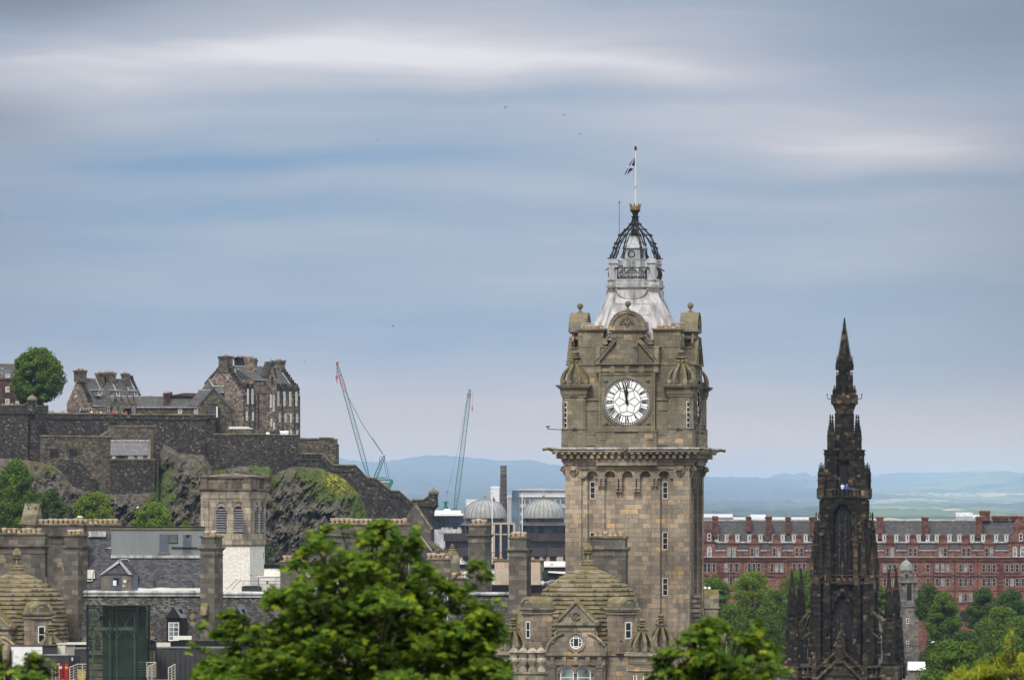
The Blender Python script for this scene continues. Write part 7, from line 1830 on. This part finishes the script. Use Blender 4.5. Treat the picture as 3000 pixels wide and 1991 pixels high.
# ------------------------------------------------------------------ roofs between the trees
def mid_roofs():
    T = Thing('brick_rooftop', 'white glazed brick rooftop walls with black flat roofs behind the big maple', 'roof building', 520.0, 1330, 2800)
    mb = MB(T); mb.box(1190, 1322, 0, 80, 1680, 2798); mb.box(1322, 1448, 16, 80, 1664, 2798); mb.build('wall', WBRICK)
    mb = MB(T); mb.box(1318, 1452, 10, 84, 1652, 1664.4); mb.box(1186, 1324, -3, 10, 1676, 1680.4); mb.build('roof', BLACKP)
    mb = MB(T); mb.box(1318, 1450, 9, 20, 1684, 1694); mb.box(1330, 1400, 8, 20, 1712, 1716); mb.build('ledge', MEMB)
    mb = MB(T); mb.prism([(1320, 1654), (1324, 1640), (1345, 1639), (1362, 1644), (1376, 1654)], 20, 70); mb.build('curved_canopy', MEMB)
    mb = MB(T)
    for c in (1352, 1358, 1364): mb.tube([(c, 19, 1640), (c+12, 19, 1652)], .8, 4)
    mb.build('glazing_bars', CLAD)
    rail(T, [(1320, 30, 1638), (1440, 30, 1640)], 16, 5, .7, IRON, 2)
    T = Thing('clad_lift_house', 'peach panelled rooftop block behind the tall plain chimney', 'roof building', 500.0, 1520, 2800)
    mb = MB(T); mb.box(1449, 1583, 0, 60, 1642, 2798); mb.build('wall', PEACH); mb = MB(T); mb.box(1583, 1596, 2, 60, 1643, 2798); mb.build('end_wall', ASH_DARK)
    mb = MB(T); mb.box(1447, 1596, -3, 62, 1638, 1642.4); mb.build('coping', COPE)
    mb = MB(T); mb.box(1440, 1612, -16, 60, 1712, 1734); mb.build('lower_roof', BLACKP)
    for c in (1447, 1452, 1468):
        mb = MB(T); mb.lathe([(5, 1638), (6, 1634), (5, 1632)], c, 14, 8); mb.build('roof_vent', POT)
    rail(T, [(1440, 20, 1638), (1496, 20, 1638)], 20, 3, .9, IRON, 2)
    mb = MB(T); mb.tube([(1603, 10, 1640), (1601, 10, 1604)], .8, 4)
    for p in (1608, 1614, 1620): mb.tube([(1596, 10, p), (1606, 10, p+2)], .6, 3)
    mb.build('aerial', IRON)
    T = Thing('rooftop_block', 'low dark rooftop block with white edged flat roofs left of the clock tower shaft', 'roof building', 486.0, 1640, 2800)
    mb = MB(T); mb.box(1588, 1680, 0, 60, 1672, 2798); mb.build('wall', CLAD); mb = MB(T); mb.box(1590, 1606, -4, 2, 1672, 1696); mb.build('green_panel', plain('dark_green_paint', (0.02, 0.045, 0.035), 0.6))
    mb = MB(T); mb.box(1594, 1700, -6, 62, 1655, 1660); mb.box(1594, 1700, 20, 62, 1644, 1655.3); mb.build('roof', MEMB); mb = MB(T); mb.box(1594, 1700, -5, 60, 1660, 1671); mb.build('fascia', BLACKP)
    mb = MB(T); mb.prism([(1606, 1672), (1606, 1676), (1654, 1680), (1700, 1678), (1700, 1674)], -14, 0); mb.build('awning', WHITE)
    mb = MB(T); mb.ring(1617, 1655, 6, 8.5, 16, 20, 14, 0, pi); mb.build('arched_hoop', WHITE)
    rail(T, [(1590, -10, 1714), (1622, -10, 1706)], 8, 2, .8, WHITE, 2)
    mb = MB(T); mb.box(1584, 1594, -10, -4, 1700, 1710); mb.build('meter_box', CREAM)
    T = Thing('slate_roof', 'low mottled slate roof in front of the white brick walls, right of the maple', 'roof building', 452.0, 1380, 2890)
    mb = MB(T); mb.sprism([(-40, 1885), (0, 1742), (30, 1742), (30, 1885)], 1182, 1500); mb.build('roof', SL_MOTT); mb = MB(T); mb.box(1182, 1500, -5, 16, 1733, 1743); mb.tube([(1182, -4, 1739), (1500, -4, 1739)], 5, 6); mb.build('lead_ridge', LEAD_W)
    mb = MB(T); mb.box(1184, 1498, -36, 28, 1884, 2888); mb.build('wall', ASH_LOW)
    T = Thing('gabled_house', 'stone gabled house end with slate roof beside the broad chimney stack', 'house', 545.0, 1230, 2700)
    mb = MB(T); mb.prism([(1180, 2698), (1180, 1530), (1214, 1478), (1262, 1545), (1262, 2698)], 0, 60); mb.build('wall', ASH_DARK)
    mb = MB(T); mb.prism([(1212, 1473), (1217, 1473), (1268, 1548), (1262, 1550), (1214, 1480)], -4, 62); mb.build('coping', ASH_MOSS)
    mb = MB(T); mb.prism([(1205, 1700), (1208, 1540), (1216, 1540), (1262, 1608), (1275, 1700)], -30, -2); mb.build('lower_roof', SL_DARK); mb = MB(T); mb.tube([(1212, -31, 1542), (1264, -31, 1612)], 2, 4); mb.prism([(1188, 1572), (1193, 1572), (1212, 1596), (1205, 1600)], -34, -30); mb.build('lead_verge', LEAD_W)
    T = Thing('stone_cupola', 'small round stone cupola with ball finial beside the low dark chimney stack', 'cupola', 512.0, 1328, 2700)
    mb = MB(T); mb.lathe([(22, 2698), (22, 1645), (21, 1632), (17, 1620), (11, 1612), (10, 1610)], 1325, 22, 20); mb.build('dome', ASH_MOSS, smooth=40); mb = MB(T); mb.lathe([(10, 1612), (12, 1609), (5, 1606), (4, 1604), (8, 1602), (4, 1600), (5, 1597), (3, 1594), (.6, 1591)], 1325, 22, 12); mb.build('finial', ASH_MOSS, smooth=50)
    T = Thing('roof_scroll', 'stone scroll ornament on the roof edge left of the small cupola', 'ornament', 512.0, 1285, 2700)
    mb = MB(T); mb.tube([(1266, 0, 1590), (1272, 0, 1598), (1282, 0, 1602), (1286, 0, 1594)], 2.4, 6); mb.tube(spiral(1290, 1618, 12, 0, 1.2, 16), 2.4, 6); mb.build('scroll', ASH_MOSS); mb = MB(T); mb.box(1262, 1308, 2, 14, 1612, 2698); mb.build('base', ASH_DARK)
mid_roofs()
def wing():
    T = Thing('hotel_wing', 'stone wing with mossy round topped gables beside the clock tower foot', 'building', 447.0, 1960, 2890)
    mb = MB(T); mb.box(1876, 2130, 0, 60, 1830, 2888); mb.build('wall', ASH_LOW)
    for (u0, u1, pt, hw, pb) in ((1927, 1966, 1755, 22, 1800), (2062, 2106, 1726, 26, 1776)):
        mb = MB(T); mb.sprism([(20+hw*cos(pi-pi*i/14)*1.0, pt+hw-hw*sin(pi*i/14)*1.0) for i in range(15)][::1]+[(20+hw, pb), (20-hw, pb)], u0, u1); mb.box(u0-3, u1+3, -6, 46, pb, pb+5); mb.box(u0+2, u1-2, -2, 42, pb+5, 1840); mb.build('barrel_gable', ASH_MOSS)
    mb = MB(T); mb.prism([(1872, 1826), (1878, 1750), (1890, 1746), (1912, 1752), (1919, 1824)], 0, 50); mb.build('sloping_gable', ASH_MOSS)
    mb = MB(T); mb.box(1862, 1880, 10, 30, 1739, 1754); mb.build('pot_base', ASH_MOSS); mb = MB(T); mb.lathe([(5, 1741), (6, 1738)], 1857, 10, 8); mb.build('roof_vent', WHITE)
    mb = MB(T)
    for i in range(5): mb.box(2026-i*1, 2052, -8, 20, 1741+i*14, 1750+i*14)
    mb.box(2028, 2050, -4, 20, 1741, 1840); mb.build('stepped_scroll', ASH_DARK)
    mb = MB(T); mb.ball(2066, 10, 1722, 5, 8, 5); mb.ball(2078, 10, 1723, 5, 8, 5); mb.build('vent_caps', WHITE)
    window(T, None, 1935, 1943, 1850, 1890, 0, None, (1, 3), 2)
wing()

# ------------------------------------------------------------------ glass lift and rooftop terrace in the lower left corner
def glassy():
    m = bpy.data.materials.new('green_glass'); m.use_nodes = True; t = NT(m.node_tree); t.n.clear()
    n = t.noise(t.node('ShaderNodeTexCoord').outputs['Object'], 0.9, 4)
    p = t.node('ShaderNodeBsdfPrincipled', {'Base Color': t.ramp(n, [(0.3, (0.016, 0.027, 0.026)), (0.7, (0.036, 0.054, 0.049))]), 'Roughness': 0.08, 'Specular IOR Level': 0.5})
    tr = t.node('ShaderNodeBsdfTransparent', {'Color': (0.8, 0.86, 0.82, 1)})
    t.l.new(t.node('ShaderNodeMixShader', {0: 0.8, 1: p.outputs[0], 2: tr.outputs[0]}).outputs[0], t.node('ShaderNodeOutputMaterial').inputs[0]); return m
GGLASS = glassy(); FRAME = plain('teal_black_frame', (0.012, 0.02, 0.024), 0.4, 0.1, 1)
def lift():
    T = Thing('glass_lift', 'dark green glass lift tower standing in front of the slate mansard', 'lift tower', 332.0, 340, 2400)
    A = [(256, 0), (402, 0), (433, 60), (300, 60)]
    mb = MB(T)
    for (u, v) in A: mb.box(u-3, u+3, v-3, v+3, 1773, 2398)
    mb.box(327, 331, -3, 2, 1776, 2398)
    for p in (1771, 1781, 1870, 1982): mb.loft([[(u, v, p+3) for u, v in ((253, -4), (405, -4), (436, 61), (300, 61))], [(u, v, p) for u, v in ((253, -4), (405, -4), (436, 61), (300, 61))]]) if p == 1771 else mb.box(256, 402, -3, 2, p-1.5, p+1.5)
    mb.loft([[(401, -2, 1872), (434, 60, 1872), (433, 63, 1872), (400, 1, 1872)], [(401, -2, 1869), (434, 60, 1869), (433, 63, 1869), (400, 1, 1869)]])
    mb.build('frame', FRAME)
    for a, b, p0, p1 in ((258, 327, 1774, 1869), (331, 400, 1774, 1869), (258, 327, 1872, 1981), (331, 400, 1872, 1981), (258, 400, 1984, 2390)):
        mb = MB(T); mb.box(a, b, -.6, .4, p0, p1); mb.build('glass_pane', GGLASS)
    for p0, p1 in ((1775, 1868), (1873, 2390)):
        mb = MB(T); mb.loft([[(403, 1, p1), (433, 58, p1), (432, 59, p1), (402, 2, p1)], [(403, 1, p0), (433, 58, p0), (432, 59, p0), (402, 2, p0)]]); mb.build('glass_pane', GGLASS)
    mb = MB(T); mb.box(296, 425, 52, 58, 1776, 2390); mb.build('back_wall', plain('shaft_lining', (0.12, 0.14, 0.13), 0.7))
    mb = MB(T)
    for a, b in ((268, 272), (318, 321), (338, 341), (390, 394)): mb.box(a, b, 30, 34, 1786, 2390)
    mb.box(266, 396, 30, 33, 1836, 1846); mb.tube([(270, 32, 1786), (320, 32, 1870)], 1.5, 4); mb.tube([(340, 32, 1870), (392, 32, 1786)], 1.5, 4); mb.tube([(340, 32, 1786), (392, 32, 1870)], 1.2, 4); mb.build('lift_guides', plain('grey_green_steel', (0.3, 0.36, 0.32), 0.5))
    mb = MB(T); mb.box(290, 304, 20, 34, 1804, 1818); mb.box(290, 304, 20, 34, 1822, 1824); mb.build('winch', BLACKP)
lift()
def terrace_things():
    g = 2400
    T = Thing('roof_terrace', 'rooftop terrace floor with white edged steps around the glass lift', 'terrace', 334.0, 300, g)
    mb = MB(T); mb.box(-60, 640, -20, 60, 1996, g); mb.build('deck', CLAD); mb = MB(T); mb.box(168, 226, -40, -20, 1988, 2004); mb.box(452, 516, -40, -20, 1989, 2004); mb.build('step_edge', CLOTH['yellow'])
    T = Thing('dark_shed', 'dark clad flat roofed shed at lower left beside the red barriers', 'shed', 335.0, 158, g)
    mb = MB(T); mb.box(80, 200, 2, 40, 1919, g); mb.loft([[(200, 2, 1994), (232, 40, 1994), (228, 42, 1994), (196, 6, 1994)], [(200, 2, 1919), (232, 40, 1919), (228, 42, 1919), (196, 6, 1919)]]); mb.build('wall', CLAD)
    mb = MB(T); mb.box(78, 200, -1, 40, 1916, 1920); mb.build('roof', RENDER_G)
    mb = MB(T)
    for c in (172, 178, 186): mb.box(c, c+1.2, .8, 3, 1922, 1990)
    mb.build('seams', BLACKP); mb = MB(T); mb.box(209, 213, 8, 12, 1925, 1934); mb.build('sign_plate', CLOTH['white'])
    T = Thing('clad_wall', 'dark panelled rooftop screen wall right of the glass lift', 'wall', 338.0, 470, g)
    mb = MB(T); mb.box(230, 260, 0, 10, 1900, g); mb.box(455, 700, 0, 12, 1903, g); mb.build('panel', CLAD); mb = MB(T)
    for i in range(16): mb.box(470+i*14.5, 471+i*14.5, -.8, 1, 1908, 1986)
    mb.build('seams', BLACKP); mb = MB(T); mb.box(215, 262, -3, 12, 1895, 1900.4); mb.box(455, 700, -3, 14, 1893, 1897); mb.build('coping', RENDER_G)
    mb = MB(T); mb.box(455, 498, 14, 30, 1882, 1893); mb.build('cream_box', CREAM)
    mb = MB(T); mb.box(505, 700, 20, 34, 1876, 1893); mb.build('upstand', BLACKP); mb = MB(T); mb.box(506, 560, 14, 30, 1862, 1873); mb.build('window_box', MEMB)
    T = Thing('glass_lantern', 'low dark glazed lantern attached to the right of the glass lift', 'skylight', 336.0, 430, g)
    mb = MB(T); mb.prism([(403, 1990), (403, 1880), (432, 1872), (457, 1880), (457, 1990)], 4, 40); mb.build('glazing', GGLASS)
    mb = MB(T)
    for c in (403, 430, 444, 455): mb.box(c, c+2.5, 1.5, 5, 1879, 1990)
    mb.box(403, 458, 1, 5, 1892, 1895); mb.prism([(402, 1882), (402, 1878), (432, 1869), (458, 1877), (458, 1881), (432, 1873)], 1, 42); mb.build('frame', FRAME)
    T = Thing('ventilation_unit', 'wide white roof unit with dark vent mark at the far lower left', 'roof unit', 342.0, 80, 1990)
    mb = MB(T); mb.box(33, 124, 0, 30, 1893, 1990); mb.build('casing', WHITE); mb = MB(T); mb.box(124, 166, 2, 30, 1890, 1990); mb.build('dark_side', CLAD); mb = MB(T); mb.box(30, 168, -2, 32, 1888, 1891); mb.build('lid', CLAD)
    mb = MB(T); mb.prism([(70, 1918), (77, 1908), (85, 1918)], -1, 1); mb.box(92, 100, -1, .5, 1909, 1911); mb.box(92, 120, -.6, .5, 1904, 1904.8); mb.build('vent_mark', CLAD)
    T = Thing('ventilation_unit', 'tall cream roof unit with slatted front next to the glass lift', 'roof unit', 343.0, 210, 1990)
    mb = MB(T); mb.box(168, 192, -4, 20, 1884, 1990); mb.prism([(168, 1884), (196, 1881), (256, 1881), (256, 1887), (168, 1887)], -6, 30); mb.build('casing', CREAM); mb = MB(T); mb.box(192, 256, 2, 20, 1887, 1990); mb.build('recess', CLAD)
    mb = MB(T)
    for i in range(8): mb.box(194+i*3.2, 195.6+i*3.2, 0, 2.2, 1888, 1918)
    mb.build('slats', CREAM); mb = MB(T); mb.tube([(217, -3, 1918), (217, -3, 1886)], 1, 4); mb.build('rod', LEAD)
    for i, (x, lab) in enumerate(((170, 'left one of the two red plastic barriers stacked by the dark shed'), (187, 'right one of the two red plastic barriers, nearest the yellow bin'))):
        T = Thing('barrier', lab, 'barrier', 333.2-.3*i, x+8, 1994, group='red plastic barriers')
        mb = MB(T)
        for q in (0, 12): mb.box(x+q, x+q+3, 0, 4, 1947-2*i, 1992)
        for p in (1946-2*i, 1958, 1967, 1976, 1986): mb.box(x, x+15, 0, 4, p, p+5)
        mb.box(x-1, x+16, -4, 8, 1990, 1994); mb.build('frame', CLOTH['red']); mb = MB(T); mb.box(x+4, x+11, -1, 0, 1951, 1957); mb.build('sticker', CLOTH['yellow' if i else 'white'])
    T = Thing('salt_bin', 'yellow lidded grit bin behind the handrail left of the glass lift', 'bin', 334.0, 239, 1996)
    mb = MB(T); mb.loft([[(229, 0, 1994), (248, 0, 1994), (248, 14, 1994), (229, 14, 1994)], [(227, -2, 1972), (250, -2, 1972), (250, 16, 1972), (227, 16, 1972)]]); mb.build('bin_body', CLOTH['yellow']); mb = MB(T); mb.prism([(226, 1973), (227, 1962), (249, 1963), (251, 1973)], -3, 17); mb.build('lid', plain('yellow_lid', (0.42, 0.33, 0.03), 0.6))
    for pts, lab in (([(156, -40, 1996), (174, -6, 1988)], 'short white handrail in front of the red barriers'), ([(208, -40, 1998), (227, -4, 1990), (256, 0, 1990)], 'white handrail around the yellow grit bin'),
                     ([(403, 0, 1985), (457, -2, 1985), (436, -40, 1998)], 'white handrail at the right foot of the glass lift'), ([(513, -2, 1990), (496, -40, 2000)], 'single white handrail beside the big maple leaves')):
        T = Thing('handrail', lab, 'railing', 333.0, sum(p[0] for p in pts)/len(pts), 1998, group='white terrace handrails')
        rail(T, pts, 46, 2, 1.2, CREAM, 6, name='rails')
terrace_things()
# ------------------------------------------------------------------ flags on the roofs
def flagpole(label, flabel, D, px, foot, top, cols, fp0, fp1, w, side=1):
    T = Thing('flagpole', label, 'flagpole', D, px, foot)
    mb = MB(T); mb.tube([(px, 0, foot), (px, 0, top)], max(1.6, .05/T.k), 7, max(1.1, .03/T.k)); mb.build('pole', WHITE); mb = MB(T); mb.ball(px, 0, top, 2.2, 7, 5); mb.build('ball', LEAD)
    mats = []
    for c in cols:
        nm = 'flag_%s' % str(c); mats.append(MATS.get(nm) or plain(nm, c, .8, .05, 2))
    T2 = Thing('flag', flabel, 'flag', D-.02, px, fp1); mb = MB(T2); n = len(cols); N = 10
    for i in range(n):
        mb.cur = i
        for j in range(N):
            def q(a, b): return (px+side*(1.5+w*a*(.7+.3*sin(b*3))), 2.5*sin(a*7+b*2)*a, fp0+(fp1-fp0)*b+w*a*.55)
            a0, a1, b0, b1 = j/N, (j+1)/N, i/n, (i+1)/n; mb.face([q(a0, b0), q(a1, b0), q(a1, b1), q(a0, b1)])
    mb.build('cloth', mats)
flagpole('white flagpole before the left domed office', 'small rainbow striped flag by the left lead dome', 1236.0, 1442, 1640, 1443, [(.5, .02, .02), (.6, .2, .01), (.6, .5, .02), (.02, .25, .05), (.01, .05, .35), (.15, .02, .2)], 1452, 1464, 7)
flagpole('white flagpole between the two lead domes', 'small limp red and blue flag between the two lead domes', 1237.0, 1530, 1570, 1444, [(.45, .03, .04), (.3, .3, .32), (.02, .04, .2)], 1454, 1466, 4)
flagpole('white flagpole rising behind the right part of the maple', 'hanging blue flag on the pole behind the maple leaves', 440.0, 1311, 1990, 1692, [(.02, .12, .42), (.35, .38, .4), (.02, .12, .42)], 1714, 1745, 9, -1)
T = Thing('rod_mast', 'thin white mast standing above the maple crown', 'mast', 470.0, 1198, 1800); mb = MB(T); mb.tube([(1198, 0, 1800), (1198, 0, 1608)], 1.0, 6); mb.build('mast', WHITE); mb = MB(T); mb.ball(1198, 0, 1607, 1.8, 6, 4); mb.build('tip', LEAD)

# ------------------------------------------------------------------ park trees
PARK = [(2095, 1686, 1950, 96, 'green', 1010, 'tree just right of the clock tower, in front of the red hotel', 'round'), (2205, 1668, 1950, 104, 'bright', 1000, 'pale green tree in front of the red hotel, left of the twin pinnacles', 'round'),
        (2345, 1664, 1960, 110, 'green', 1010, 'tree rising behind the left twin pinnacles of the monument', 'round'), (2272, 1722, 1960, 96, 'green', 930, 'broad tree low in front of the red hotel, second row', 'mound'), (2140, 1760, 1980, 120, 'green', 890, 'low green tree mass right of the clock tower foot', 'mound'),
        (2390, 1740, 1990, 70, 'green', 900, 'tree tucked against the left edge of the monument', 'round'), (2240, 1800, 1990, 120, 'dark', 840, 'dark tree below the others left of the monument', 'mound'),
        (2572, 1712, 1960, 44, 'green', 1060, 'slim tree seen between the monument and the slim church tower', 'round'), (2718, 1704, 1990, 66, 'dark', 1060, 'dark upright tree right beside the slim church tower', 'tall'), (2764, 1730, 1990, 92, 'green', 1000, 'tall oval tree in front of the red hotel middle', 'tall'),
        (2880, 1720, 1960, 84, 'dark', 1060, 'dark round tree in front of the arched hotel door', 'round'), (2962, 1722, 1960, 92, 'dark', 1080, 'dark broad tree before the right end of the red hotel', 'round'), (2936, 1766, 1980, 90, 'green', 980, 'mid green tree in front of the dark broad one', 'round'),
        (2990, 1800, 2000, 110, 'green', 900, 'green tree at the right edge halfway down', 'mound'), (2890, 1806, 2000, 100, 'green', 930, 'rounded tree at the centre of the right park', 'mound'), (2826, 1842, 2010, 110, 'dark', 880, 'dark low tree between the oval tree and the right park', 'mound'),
        (2740, 1868, 2040, 110, 'dark', 1000, 'dark tree base behind the white tent roof', 'mound')]
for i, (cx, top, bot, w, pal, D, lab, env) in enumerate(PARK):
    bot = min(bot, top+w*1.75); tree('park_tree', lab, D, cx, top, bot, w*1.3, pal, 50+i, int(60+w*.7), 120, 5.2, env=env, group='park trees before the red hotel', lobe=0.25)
tree('park_tree', 'large dark leafy tree in the lower right corner in front of the park', 640.0, 2800, 1868, 2120, 250, 'green', 80, 170, 190, 8.0, env='mound', lobe=0.17)
tree('park_tree', 'leafy tree to the right of the large corner tree, behind the willow', 660.0, 2960, 1858, 2120, 200, 'green', 81, 120, 160, 8.0, env='mound', lobe=0.18)

# ------------------------------------------------------------------ near foliage, out of focus: sycamores and a willow
def maple_leaf():
    pts = []
    for ang, r in ((-90, .12), (-52, .42), (-38, .30), (-8, .62), (2, .40), (30, .66), (58, .36), (90, .82)):
        pts.append((r*cos(radians(ang)), r*sin(radians(ang))))
    pts += [(-x, y) for x, y in pts[1:-1][::-1]]
    return np.array([(x, y, 0.1*abs(x)**1.0) for x, y in pts])
ML = maple_leaf()
def near_tree(name, label, D, outline, ground, pal, seed, nclus, per, leaf, depth=1.0, shape=ML, stem=None, tw=1.4):
    """outline: list of (px, top row) of the crown; sprays of big leaves fill the volume below it"""
    cx = sum(p[0] for p in outline)/len(outline); T = Thing(name, label, 'tree', D, cx, ground); k = T.k; rng = np.random.default_rng(seed)
    x0, x1 = outline[0][0], outline[-1][0]; R = (x1-x0)/2; C = []; Nn = []; B = []
    nb = max(8, nclus//14)
    while len(B) < nb:                                  # boughs: flattish shelves of foliage with gaps between them
        x = rng.uniform(x0, x1); tp = interl(outline, x); t = rng.random()**1.35; p = tp+22+(2090-tp)*t
        hwv = R*depth*sqrt(max(0.05, 1-((x-cx)/(R*1.05))**2))*min(1, .3+1.5*(p-tp)/R); v = rng.uniform(-hwv, hwv)
        if all(abs(x-q[0])/1.5+abs(p-q[2])/.62+abs(v-q[1])/1.6 > leaf*1.9 for q in B) or rng.random() < .04: B.append((x, v, p))
    rim = x0+leaf
    while rim < x1-leaf:                                # the outer twigs that draw the outline
        B.append((rim, rng.normal()*R*.12, interl(outline, rim)+leaf*rng.uniform(-1.1, 1.0))); rim += leaf*rng.uniform(.9, 1.5)
    for bi, (x, v, p) in enumerate(B):
        w = leaf*(rng.uniform(1.5, 3.0) if bi < nb else rng.uniform(.7, 1.3)); tilt = rng.uniform(-.3, .3)
        for i in range(nclus//nb if bi < nb else 5):
            dx, dv = rng.normal(size=2)*w*.62; dp = rng.normal()*leaf*.35+abs(dx)*.22+dx*tilt
            C.append((x+dx-cx, v+dv, ground-p-dp)); Nn.append(((x-cx)/R*.6+dx/w*.7, v/(R*depth)*.6+dv/w*.6, .7))
    C = np.array(C); Nn = np.array(Nn)
    c = np.repeat(C, per, axis=0); nn = np.repeat(Nn, per, axis=0); n = len(c)
    sp = leaf*.8; off = rng.normal(size=(n, 3))*np.array([sp, sp, sp*.3]); off[:, 2] -= np.hypot(off[:, 0], off[:, 1])*.3; pos = c+off
    lim = np.interp(pos[:, 0]+cx, [a for a, b in outline], [b for a, b in outline]); keep = (ground-pos[:, 2]) > lim-leaf*2.0; keep &= (np.abs(pos[:, 0]) < R*1.05)
    nz = lambda q, f, s_: np.array([noise.noise(Vector((a[0]*f+s_, a[1]*f*.6, a[2]*f*1.3))) for a in q])
    h1 = nz(pos, 1/(leaf*3.0), seed); edge = (ground-pos[:, 2])-lim
    keep &= h1 > np.where(edge < leaf*6, .03, -.15)          # gaps between the sprays, wider near the outline
    keep &= edge > leaf*2.0*np.array([noise.noise(Vector((a[0]/(leaf*1.7), 0, seed))) for a in pos])
    # shaded leaves deep inside the crown
    m = int(n*.5); x = rng.uniform(x0+leaf*2, x1-leaf*2, m); tp = np.interp(x, [a for a, b in outline], [b for a, b in outline])+leaf*5; p = tp+(2150-tp)*rng.random(m)
    inn = np.stack([x-cx, rng.normal(size=m)*R*depth*.25, ground-p], axis=1); ok = p > tp
    pos = np.concatenate([pos[keep], inn[ok]]); nn = np.concatenate([nn[keep], np.tile([0, 0, .5], (ok.sum(), 1))]); n = len(pos)
    up = np.array([0, -0.35, 1.0])+nn*.55+rng.normal(size=(n, 3))*.55; up /= np.linalg.norm(up, axis=1)[:, None]
    tip = nn*np.array([1, 1, 0])+rng.normal(size=(n, 3))*.8+np.array([0, -.3, -.75]); tip -= up*(tip*up).sum(1)[:, None]; tip /= np.linalg.norm(tip, axis=1)[:, None]; sd_ = np.cross(tip, up)
    s = leaf*rng.uniform(.6, 1.15, (n, 1, 1)); M = shape[None]
    q = pos[:, None, :]+s*(M[..., 0:1]*sd_[:, None]+M[..., 1:2]*tip[:, None]+M[..., 2:3]*(-up[:, None])*1.2)
    np_mesh('crown', (q*k).reshape(-1, 3), len(shape), LEAF[pal], T.root)
    mb = MB(T); st = stem or cx
    mb.tube([(st, 0, ground), (st-10, 0, 2300), (st+5, 0, 2000), (st, 0, interl(outline, st)+120)], 26, 8, 6)
    if name == 'sycamore_tree' and R > 300: mb.tube([(st-95, 60, 2400), (st-92, 60, 2000), (st-100, 60, 1650)], 9, 6, 4)
    mb.build('trunk', BARK)
    mb = MB(T); rp = random.Random(seed)
    for i in range(0, len(C), max(1, len(C)//140)):
        a = C[i]; px, v, p = a[0]+cx, a[1], ground-a[2]; mb.tube([(st+(px-st)*.25, v*.2, min(p+260, 2300)), (st+(px-st)*.7, v*.7, p+90), (px, v, p)], 3.2*tw, 4, 1.0)
    mb.build('branches', BARK)
    return T
OUT1 = [(515, 1990), (535, 1870), (590, 1812), (640, 1790), (700, 1800), (770, 1760), (800, 1700), (840, 1660), (880, 1600), (910, 1545), (960, 1530), (1050, 1535), (1120, 1520), (1160, 1535), (1185, 1600), (1205, 1560), (1225, 1520), (1262, 1515), (1285, 1545), (1262, 1640), (1290, 1690), (1340, 1720), (1380, 1648), (1425, 1642), (1450, 1700), (1478, 1760), (1486, 1850), (1500, 1990)]
OUT1 = sorted({a: b for a, b in OUT1}.items())
near_tree('sycamore_tree', 'large bright sycamore with lobed leaves filling the bottom centre, slightly out of focus', 57.0, OUT1, 2700, 'maple', 21, 1500, 15, 25, 0.9, stem=1080)
near_tree('sycamore_tree', 'smaller sycamore crown at the bottom between the mossy pavilion and the monument', 59.0, [(1880, 1990), (1905, 1935), (1955, 1880), (1985, 1830), (2030, 1800), (2100, 1790), (2165, 1808), (2200, 1850), (2250, 1830), (2285, 1870), (2300, 1930), (2312, 1990)], 2700, 'maple', 22, 640, 15, 25, .9, stem=2090)
near_tree('sycamore_tree', 'little sycamore top in the bottom left corner of the picture', 57.0, [(-60, 1900), (10, 1892), (40, 1905), (90, 1925), (125, 1922), (148, 1945), (165, 1990)], 2700, 'maple', 23, 220, 15, 26, .9, stem=20)
WL = np.array([(-.05, -.5, 0), (.05, -.5, 0), (.1, 0, .02), (.02, .6, .1), (-.02, .6, .1), (-.1, 0, .02)])
near_tree('willow_tree', 'yellow green narrow leaved tree at the bottom right corner, out of focus', 70.0, [(2760, 1990), (2800, 1965), (2850, 1935), (2868, 1925), (2900, 1960), (2930, 1900), (2960, 1860), (2990, 1838), (3060, 1850), (3120, 1990)], 2700, 'willow', 24, 240, 34, 30, .8, WL, stem=2980, tw=1.0)
